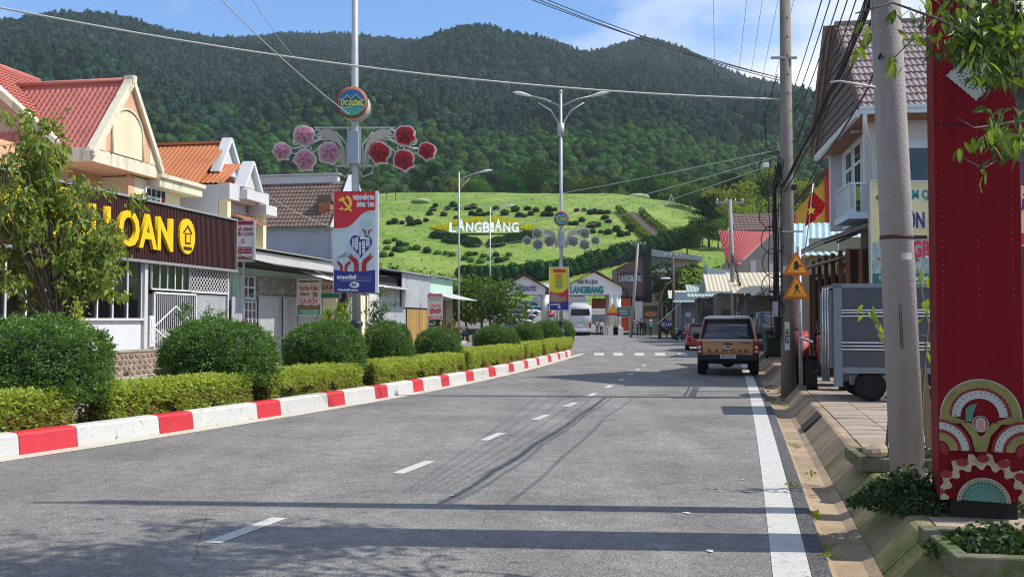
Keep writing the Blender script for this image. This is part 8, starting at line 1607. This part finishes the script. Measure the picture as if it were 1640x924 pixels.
MB().box(-.05, .2, -.1, .29, 0, Zq(438)).box(wq(1062), wq(1062) + .3, -.1, .29, 0, Zq(470)).box(wq(1081), wq(1081) + .3, -.1, .29, 0, Zq(432)).obj('mullion', M_bst, gb_)
wp, w_ = rbox(1017, 1029, 118, 'white_hoarding', 'tall white hoarding beside the leaning utility pole', 'hoarding', 0); MB().box(0, w_, 0, .15, 0, A(0, 484, 118).z).obj('panel', M_pwhite, wp)
mu, w_ = rbox(1029, 1056, 120, 'mural_wall', 'low wall with an orange and green painted mural', 'wall', 0); z0 = A(0, 511, 120).z; z1 = A(0, 486, 120).z; MB().box(0, w_, 0, .3, 0, z1).obj('wall', MATS['grey_plaster'], mu); MB().box(.1, w_ - .2, -.01, -.002, z0, z1 - .4).obj('mural', mat('mural_green', (.06, .08, .03), .8, .4, 2, col2=(.2, .15, .05), c2s=1.5), mu); MB().prism([(w_ * .5 + w_ * .4 * math.cos(a * .4), z0 + .5 + .35 * math.sin(a * .4)) for a in range(16)], 'y', -.018, -.012).obj('mural_shape', mat('mural_orange', (.55, .22, .09), .8, .2, 2), mu)
# utility poles farther away
def upole(px_b, py_b, px_t, py_t, Y, label, r=.16, arm=True, m=None):
    b = A(px_b, py_b, Y); b.z = .05; tp = A(px_t, py_t, Y); t = thing('utility_pole', label, 'utility pole', b, 0, None); d = tp - b; MB().tube([(0, 0, -.1), d * .5, d], [r, r * .85, r * .7], 12).obj('shaft', m or M_cpole, t)
    if arm: MB().bar(d * .98 + Vector((-.8, 0, 0)), d * .98 + Vector((.8, 0, 0)), .1, .1).obj('crossarm', M_grey, t); mb = MB(); [mb.tube([d * .98 + Vector((x, 0, .05)), d * .98 + Vector((x, 0, .25))], [.05, .03], 6) for x in (-.7, -.2, .3, .7)]; mb.obj('insulator', M_pwhite, t)
    return tp
U1 = upole(1010, 531, 1022, 388, 98, 'leaning concrete utility pole behind the group of people', .17); U2 = upole(1079, 540, 1078, 408, 88, 'dark utility pole beside the tricycle', .15, True, M_bark); U3 = upole(1177, 545, 1169, 320, 54, 'tall thin utility pole behind the pickup', .15); U4 = upole(1189, 540, 1190, 452, 57, 'short grey pole right of the tall thin pole', .15, False); U5 = upole(1199, 540, 1199, 458, 56, 'rightmost short pole behind the pickup', .1, False, M_bark)
ca = thing('curved_lamp', 'old street lamp with a curved arm beside the glass building', 'street lamp', (A(1057, 540, 92).x, 92, 0)); mb = MB(); P_ = lambda px, py: A(px, py, 92) - Vector(ca.location); mb.tube([(0, 0, 0), P_(1056, 490), P_(1060, 468), P_(1068, 455), P_(1078, 449)], [.13, .11, .09, .07, .06], 8); mb.obj('pole', M_bark, ca); MB().ell(P_(1066, 446), (.5, .15, .12), 10, 6).obj('lamp_head', M_lamp, ca)
# ================================================================ cables
M_cab = mat('cable_black', (.018, .018, .02), .6, .1, 5); M_cabw = mat('cable_pale', (.42, .42, .41), .6, .15, 5)
def cable(p0, p1, sag, r, m, label, group=None, n=18, wob=0.0):
    p0 = Vector(p0); p1 = Vector(p1); pts = []
    for i in range(n + 1):
        u = i / n; q = p0.lerp(p1, u) - p0; q.z -= sag * 4 * u * (1 - u)
        if wob and 0 < i < n: q += Vector((random.uniform(-wob, wob), random.uniform(-wob, wob), random.uniform(-wob, wob)))
        pts.append(q)
    o = MB().tube(pts, r, 5).obj('overhead_cable', m); o.location = p0; return tag(o, label, 'cable', group)
q2v = Vector(q2)
def onp2(py, dx=-.14): z = A(1262, py, q2v.y).z; return Vector((q2v.x + dx, q2v.y - .05, z))
cable(A(-120, -12, 19), onp2(160), .42, .022, M_cabw, 'pale twisted cable crossing the whole street to the tall pole')
cable(A(340, -14, 15), Vector((pL1.x - .06, pL1.y, A(0, 190, pL1.y).z)), .1, .010, M_cabw, 'thin pale wire dropping to the rose lamp post'); cable(A(398, -10, 15), A(470, 90, 21), .05, .006, M_cabw, 'very thin wire left of the rose lamp post')
for k in range(3): cable(A(795 + 14 * k, -22, 17), onp2(126 + 4 * k - (8 if k == 2 else 0)), .12, .009, M_cab, 'thin black wire slanting down from the upper middle to the tall pole', 'three wires slanting to the tall pole')
for k, (px, py) in enumerate(((620, 335), (700, 372), (760, 392))): cable(A(px, py, 74), onp2(240 + 10 * k), .5, .011, M_cabw, ('highest', 'middle', 'lowest')[k] + ' pale wire running back from the tall pole across the hill')
for k in range(5): cable(A(1172 + 26 * k - (30 if k == 0 else 0), -20, 26 - k), U3 + Vector((-.7 + .35 * k, 0, .2)), .25, .0055, M_cab, 'thin black wire falling to the tall thin pole behind the pickup', 'wires falling to the tall thin pole')
for k in range(6): cable(onp2(150 + 26 * k, .12), A(1322 + 14 * k, -20, 9.4), .05 + .03 * k, .007, M_cab, 'thin black wire between the tall pole and the near leaning pole', 'wires between the two near poles')
cable(U3, U1 + Vector((0, 0, 0)), 1.2, .014, M_cab, 'sagging wire over the plaza between two far poles'); cable(U3 - Vector((0, 0, 1.2)), U2, 1.0, .014, M_cab, 'wire from the tall thin pole to the dark pole'); cable(U2, U1, .8, .016, M_cab, 'wire between the dark pole and the leaning far pole'); cable(U1, A(870, 470, 80), .6, .014, M_cab, 'wire from the leaning far pole over the entrance gate'); cable(U1 - Vector((0, 0, .8)), A(760, 455, 84), .6, .014, M_cab, 'lower wire over the left gate gable')
for k in range(4): cable(U2 - Vector((0, 0, .5 + .5 * k)), A(1150 + 6 * k, 500, 66), .5, .014, M_cab, 'black wire drooping from the dark pole to the shops', 'wires drooping to the right shops')
cable(A(404, 352, 36), A(534, 368, 46), .25, .009, M_cab, 'wire in front of the brown roofed house'); cable(A(420, 308, 38), A(560, 372, 46), .2, .009, M_cabw, 'pale wire slanting past the brick chimney')
def strands(name, label, path, n, jit, r, m, extra=0):
    t = thing(name, label, 'cables', path[0]); P0 = Vector(path[0]); mb = MB()
    for k in range(n):
        o = Vector((random.gauss(0, jit), random.gauss(0, jit), random.gauss(0, jit))); pts = []
        for i, p in enumerate(path):
            pts.append(Vector(p) - P0 + o * (.4 + .6 * random.random()) + Vector((random.gauss(0, jit * .3),) * 3))
        d = []
        for i in range(len(pts) - 1):
            for s in range(5): u = s / 5; d.append(pts[i].lerp(pts[i + 1], u) + Vector((0, 0, -.05 * math.sin(math.pi * u))))
        d.append(pts[-1]); mb.tube(d, r * random.uniform(.6, 1.4), 5)
    mb.obj('strands', m, t)['kind'] = 'stuff'; return t
strands('cable_bundle', 'thick black cable bundle slanting between the leaning pole and the tall pole', [A(1410, -40, 8.7), A(1368, 70, 10.8), A(1330, 150, 13.2), A(1285, 240, 17.2), onp2(300, -.1)], 6, .045, .011, M_cab)
strands('cable_bundle', 'second black cable strand slanting below the thick bundle', [A(1408, 90, 8.6), A(1372, 170, 12), A(1310, 262, 17), onp2(330, .15)], 2, .03, .011, M_cab)
tg_ = strands('cable_tangle', 'messy black cable tangle hanging down the left of the tall pole', [onp2(262, -.2), onp2(300, -.3), onp2(360, -.3), onp2(420, -.28), onp2(480, -.3), onp2(540, -.25)], 16, .08, .012, M_cab)
mb = MB()
for k in range(7):
    c = A(1232 + random.uniform(-8, 10), 270 + 38 * k, q2v.y - .1) - Vector(tg_.location); r0 = random.uniform(.12, .3); mb.tube([c + Vector((r0 * math.cos(a * .45), random.uniform(-.05, .05), r0 * 1.2 * math.sin(a * .45))) for a in range(14)], .011, 5)
mb.obj('cable_coil', M_cab, tg_)['kind'] = 'stuff'
MB().tube([onp2(180, .15) - Vector(tg_.location), onp2(150, .3) - Vector(tg_.location) + Vector((.15, 0, 0)), onp2(185, .45) - Vector(tg_.location), onp2(230, .2) - Vector(tg_.location)], .014, 5).tube([onp2(120, -.2) - Vector(tg_.location), onp2(190, -.5) - Vector(tg_.location), onp2(238, -.45) - Vector(tg_.location), onp2(246, -.15) - Vector(tg_.location)], .012, 5).obj('loop', M_cab, tg_); MB().tube([onp2(228, -.22) - Vector(tg_.location), onp2(250, -.12) - Vector(tg_.location), onp2(268, .12) - Vector(tg_.location)], .012, 5).tube([onp2(282, -.25) - Vector(tg_.location), onp2(300, -.05) - Vector(tg_.location), onp2(296, .16) - Vector(tg_.location)], .014, 5).tube([onp2(300, -.22) - Vector(tg_.location), onp2(345, -.24) - Vector(tg_.location), onp2(390, -.16) - Vector(tg_.location)], .02, 5).obj('pale_wire', M_cabw, tg_)
strands('cable_tangle', 'drooping cable tangle between the tall thin pole and the red roofed house', [U3 - Vector((0, 0, 3)), A(1176, 430, 53), A(1186, 470, 53), A(1180, 500, 53)], 9, .12, .016, M_cab); strands('cable_bundle', 'dark cable bundle from the short poles to the tall pole', [A(1186, 470, 55), A(1205, 478, 48), A(1225, 462, 36), onp2(470, -.3)], 6, .08, .014, M_cab)

# ================================================================ near right tree and planters
tb = Vector((4.05, 6.1, SWZ)); nt_ = thing('shade_tree', 'leafy street tree reaching in from the top right corner', 'tree', tb)
M_limb = mat('limb_bark', (.10, .085, .07), .9, .3, 9, .8, 30, col2=(.2, .19, .17), c2s=5, c2lo=.5, c2hi=.65)
def L(px, py, Y): return A(px, py, Y) - tb
mb = MB(); mb.tube([(0, 0, -.1), (-.1, 0, .9), (-.35, -.03, 1.8), L(1668, 260, 6), L(1632, 130, 6), L(1612, 0, 6), L(1600, -120, 6.1), L(1560, -260, 6.2)], [.09, .075, .065, .055, .05, .045, .035, .02], 10)
mb.tube([L(1640, 170, 6), L(1600, 100, 6.2), L(1585, 20, 6.4), L(1570, -100, 6.5)], [.03, .024, .018, .01], 7); mb.tube([L(1625, 95, 6), L(1560, 60, 5.8), L(1500, 30, 5.7), L(1430, 5, 5.7), L(1370, 22, 5.7)], [.018, .012, .008, .006, .004], 6); mb.tube([L(1650, 215, 6), L(1610, 250, 5.8), L(1575, 270, 5.7), L(1540, 252, 5.7)], [.014, .008, .005, .003], 5); mb.tube([L(1655, 190, 6), L(1600, 200, 5.8), L(1560, 205, 5.7), L(1535, 190, 5.6)], [.012, .008, .004, .003], 5); mb.tube([L(1500, 28, 5.7), L(1455, 70, 5.7), L(1430, 95, 5.7)], [.006, .005, .003], 5)
for k in range(9): a = random.uniform(0, 6.28); e = L(1590, -200 - 25 * k, 6.2) + Vector((math.cos(a) * 1.3, math.sin(a) * 1.2, random.uniform(.2, 1.6))); mb.tube([L(1600, -120, 6.1), (L(1600, -120, 6.1) + e) / 2 + Vector((0, 0, .2)), e], [.02, .014, .005], 5)
mb.obj('trunk', M_limb, nt_)
M_nl = leafmat('shade_tree_leaf', (.05, .10, .018), (.17, .26, .04), .5, spec=.4, rough=.4)
def leaf_me(nm, bend, r):
    V = []; k = 6
    for i in range(k + 1):
        u = i / k; w0 = .21 * math.sin(math.pi * min(1, u * .96 + .02)) ** .8 * (1 - .25 * u); z = -bend * u * u
        V += [(-w0, u, z + .04), (0, u, z), (w0, u, z + .04)]
    Q = [(3 * i + j, 3 * i + j + 1, 3 * i + j + 4, 3 * i + j + 3) for i in range(k) for j in range(2)]
    return np_mesh(nm, V, Q, M_nl, np.full(len(V), r), smooth=True)
LM = [leaf_me('leaf', b, r) for b, r in ((.15, .1), (.35, .35), (.25, .6), (.5, .85), (.3, 1.0))]
sprays = [(1385, 45, 8, 14), (1375, 72, 5, 10), (1430, 18, 5, 12), (1470, 22, 8, 14), (1482, 5, 6, 12), (1432, 102, 5, 10), (1452, 58, 6, 12), (1502, 58, 5, 12), (1560, 20, 13, 22), (1545, 50, 13, 22), (1590, 60, 15, 24), (1620, 40, 12, 20), (1565, 90, 13, 20), (1600, 100, 13, 22), (1568, 122, 9, 16), (1610, 75, 12, 22), (1630, 112, 8, 14), (1532, 76, 8, 16), (1590, 206, 9, 16), (1610, 222, 9, 16), (1630, 230, 7, 14), (1570, 220, 6, 12), (1545, 238, 4, 10), (1576, 276, 3, 8), (1515, 20, 10, 22), (1540, -5, 12, 24), (1600, 5, 12, 26)]
for (px, py, n, sp_) in sprays:
    Yc = 5.75 + random.uniform(-.25, .35)
    for k in range(n):
        p = L(px + random.gauss(0, sp_ * .7), py + random.gauss(0, sp_ * .6), Yc + random.gauss(0, .12)); s = random.uniform(.065, .105); az = random.uniform(0, 6.28); inst('leaf', LM[random.randrange(5)], nt_, p, (R(random.uniform(-85, -15)), random.uniform(-.5, .5), az), (s, s, s))
n = 5200; cc = np.array([(2.2 + random.gauss(0, .9) - tb.x + .6, 6.1 + random.gauss(0, .75) - tb.y, max(5.0, 6.6 + random.gauss(0, .7)) - tb.z) for _ in range(60)]); ci = rng.integers(0, 60, n)
inst('upper_crown', leaf_mesh('upper_crown', cc[ci] + rng.normal(size=(n, 3)) * .2, sph(n) + np.array([[0, 0, -.5]]), .13, M_nl, .4, .2), nt_)['kind'] = 'stuff'
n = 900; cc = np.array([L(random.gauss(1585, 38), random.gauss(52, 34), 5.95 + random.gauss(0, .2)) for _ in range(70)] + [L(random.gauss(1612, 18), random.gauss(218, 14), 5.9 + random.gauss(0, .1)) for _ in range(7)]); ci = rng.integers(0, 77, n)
inst('inner_leaves', leaf_mesh('inner_leaves', cc[ci] + rng.normal(size=(n, 3)) * .035, sph(n) + np.array([[0, 0, -.6]]), .085, leafmat('inner_leaf_shade', (.025, .055, .012), (.10, .17, .03), .4, spec=.4, rough=.4), .42, .2), nt_)['kind'] = 'stuff'  # darker leaf copy, with the crown's inner shade put into its colour
# sapling behind the leaning pole
sa2 = thing('sapling', 'thin sapling with bright leaves behind the leaning pole', 'tree', (A(1470, 745, 9.9).x, 9.9, SWZ)); o2 = Vector(sa2.location); mb = MB(); mb.tube([(0, 0, 0), A(1478, 620, 9.9) - o2, A(1486, 520, 9.9) - o2, A(1470, 430, 9.9) - o2], [.018, .014, .01, .006], 6).tube([A(1486, 540, 9.9) - o2, A(1440, 520, 9.8) - o2, A(1385, 500, 9.8) - o2], [.008, .006, .003], 5); mb.obj('trunk', M_bark, sa2)
for (px, py, n) in ((1388, 500, 4), (1402, 515, 4), (1412, 530, 5), (1420, 545, 4), (1484, 480, 4), (1482, 510, 5), (1486, 560, 4), (1480, 440, 4)):
    for k in range(n): s = random.uniform(.1, .15); inst('leaf', LM[2 + random.randrange(3)], sa2, A(px + random.gauss(0, 6), py + random.gauss(0, 7), 9.75 + random.gauss(0, .06)) - o2, (R(random.uniform(-70, 10)), random.uniform(-.4, .4), random.uniform(0, 6.28)), (s, s, s))
# planters
M_mossc = mat('mossy_concrete', (.15, .14, .10), .92, .2, 4, .5, 40, col2=(.06, .085, .02), c2s=3, c2lo=.42, c2hi=.6)
def planter(label, px0, py0, Y, w_, d_, hd_, hgt=.13):
    p = A(px0, py0, Y); t = thing('planter', label, 'planter', (p.x, Y, SWZ), hd_); th = .09
    MB().box(0, w_, 0, th, 0, hgt).box(0, w_, d_ - th, d_, 0, hgt).box(0, th, th, d_ - th, 0, hgt).box(w_ - th, w_, th, d_ - th, 0, hgt).obj('kerb', M_mossc, t, bevel=.012); MB().box(th, w_ - th, th, d_ - th, 0, hgt * .5).obj('soil', MATS['soil'], t); return t
planter('square mossy planter behind the leaning pole', 1379, 748, 9.45, 1.15, .9, -.16); p3 = planter('mossy planter kerb in the bottom right corner', 1530, 905, 5.55, 1.2, .85, -.16)
st_ = thing('loose_stone', 'grey brown stone lying on the planter kerb', 'stone', A(1403, 722, 9.5) * 1); st_.location.z = SWZ + .13; mb = MB().ell((0, 0, .06), (.13, .09, .075), 9, 6, smooth=False); mb.v = [(x * (1 + .2 * mnoise.noise((x * 9, y * 9, z * 9))), y, z * (1 + .3 * mnoise.noise((y * 7, x * 7, 3)))) for x, y, z in mb.v]; mb.obj('stone', M_stone, st_)
bk = thing('broom_stick', 'thin wooden stick leaning behind the leaning pole', 'stick', (A(1418, 715, 10.1).x, 10.1, SWZ)); MB().tube([(0, 0, .05), A(1424, 668, 10.3) - Vector(bk.location), A(1432, 600, 10.5) - Vector(bk.location)], .014, 6).obj('stick', MATS['timber_red'], bk)
pl2 = thing('plank', 'leaning plank behind the leaning pole', 'plank', (A(1492, 690, 10.6).x, 10.6, SWZ)); MB().bar((0, 0, 0), A(1476, 590, 10.9) - Vector(pl2.location), .1, .03).obj('board', MATS['brown_wood'], pl2)
# weeds
M_weed = leafmat('weed_leaf', (.02, .045, .015), (.06, .11, .035), .25)
def weeds(label, cen, rx, ry, hgt, n, m=None, leaf=.05, name='weeds'):
    P = []; c = Vector(cen)
    for k in range(n):
        a = random.uniform(0, 6.28); r = math.sqrt(random.random()); h_ = hgt * (1 - r * r) * random.uniform(.2, 1) * (1 + .5 * mnoise.noise((math.cos(a) * r * 4, math.sin(a) * r * 4, 2))); P.append((rx * r * math.cos(a), ry * r * math.sin(a), max(.01, h_)))
    o = inst(name, leaf_mesh('weeds', np.array(P), sph(n) * .8 + np.array([[0, 0, .3]]), leaf, m or M_weed, .62, .2), None, c); return tag(o, label, 'weeds', None, 'stuff')
weeds('low dark leafy weeds round the foot of the red pillar', (A(1462, 810, 7.75).x, 7.75, SWZ), .48, .42, .27, 2600); weeds('weeds right of the red pillar foot', (A(1632, 810, 7.4).x + .1, 7.6, SWZ), .4, .4, .2, 900); weeds('weeds growing in the bottom right planter', (A(1610, 905, 5.9).x, 5.95, SWZ + .06), .45, .3, .16, 1200); weeds('weeds in the planter behind the leaning pole', (A(1460, 735, 9.9).x, 9.9, SWZ + .06), .45, .35, .12, 700)
M_gw = leafmat('gutter_grass', (.10, .15, .02), (.25, .30, .06), .35)
for k, (y, d) in enumerate(((6.9, .28), (7.6, .27), (8.6, .29), (9.8, .27), (11.3, .28), (13.5, .3), (19.5, .55), (21.5, .7))): q = offs(lineX, y, d); weeds('small grass tuft in the gutter edge', (q.x + random.uniform(-.04, .05), q.y + random.uniform(-.4, .4), 0), random.uniform(.03, .07), random.uniform(.06, .16), random.uniform(.03, .06), random.randint(20, 60), M_gw, .035, 'grass_tuft')
# slab drain cover and rubble beside the kerb, litter on the road
q = offs(lineX, 15.6, .72); dc = thing('drain_cover', 'thin dark drain slab set into the sloping kerb', 'slab', (q.x, q.y, .1), -head(lineX, 15.6)); MB().box(-.16, .2, -.35, .35, 0, .025).obj('slab', M_dark, dc, rot=(0, -.75, 0))
rbm = [MB().ell((0, 0, .3), (.5, .4, .35), 7, 5, smooth=False).mesh('rubble', M_stone)]
for k in range(16): q = offs(lineX, random.uniform(21, 26), random.uniform(.3, .9)); s = random.uniform(.06, .16); o = inst('rubble_stone', rbm[0], None, (q.x, q.y, -.03), (0, 0, random.uniform(0, 6)), (s, s, s * .7)); tag(o, 'small broken stone in the gutter behind the pickup', 'stone', 'rubble stones in the gutter')
lm = MB().prism([(-.05, -.02), (.03, -.03), (.06, .01), (-.01, .035)], 'z', 0, .004).mesh('litter', M_pwhite)
for k, (px, py) in enumerate(((1190, 769), (1137, 883), (1155, 787), (725, 794), (664, 718), (1100, 822))): p = G(px, py); o = inst('litter_scrap', lm, None, (p.x, p.y, .006), (0, 0, random.uniform(0, 6)), (random.uniform(.5, 1),) * 3); tag(o, 'tiny pale scrap of litter lying on the asphalt', 'litter', 'litter scraps on the road')
HAZE = 0.00013
# ================================================================ air between here and the mountain
hz = MB().box(-1900, 1900, -380, 1520, -1.2, 560).obj('haze', None)
hm = bpy.data.materials.new('haze'); hm.use_nodes = True; hm.node_tree.nodes.clear()
ho = hm.node_tree.nodes.new('ShaderNodeOutputMaterial'); pvn = hm.node_tree.nodes.new('ShaderNodeVolumePrincipled'); pvn.inputs['Color'].default_value = (.72, .85, 1, 1); pvn.inputs['Density'].default_value = HAZE; pvn.inputs['Anisotropy'].default_value = .2
hm.node_tree.links.new(pvn.outputs[0], ho.inputs['Volume']); hz.data.materials.clear(); hz.data.materials.append(hm); tag(hz, 'thin bluish haze over the valley', 'haze', kind='stuff')
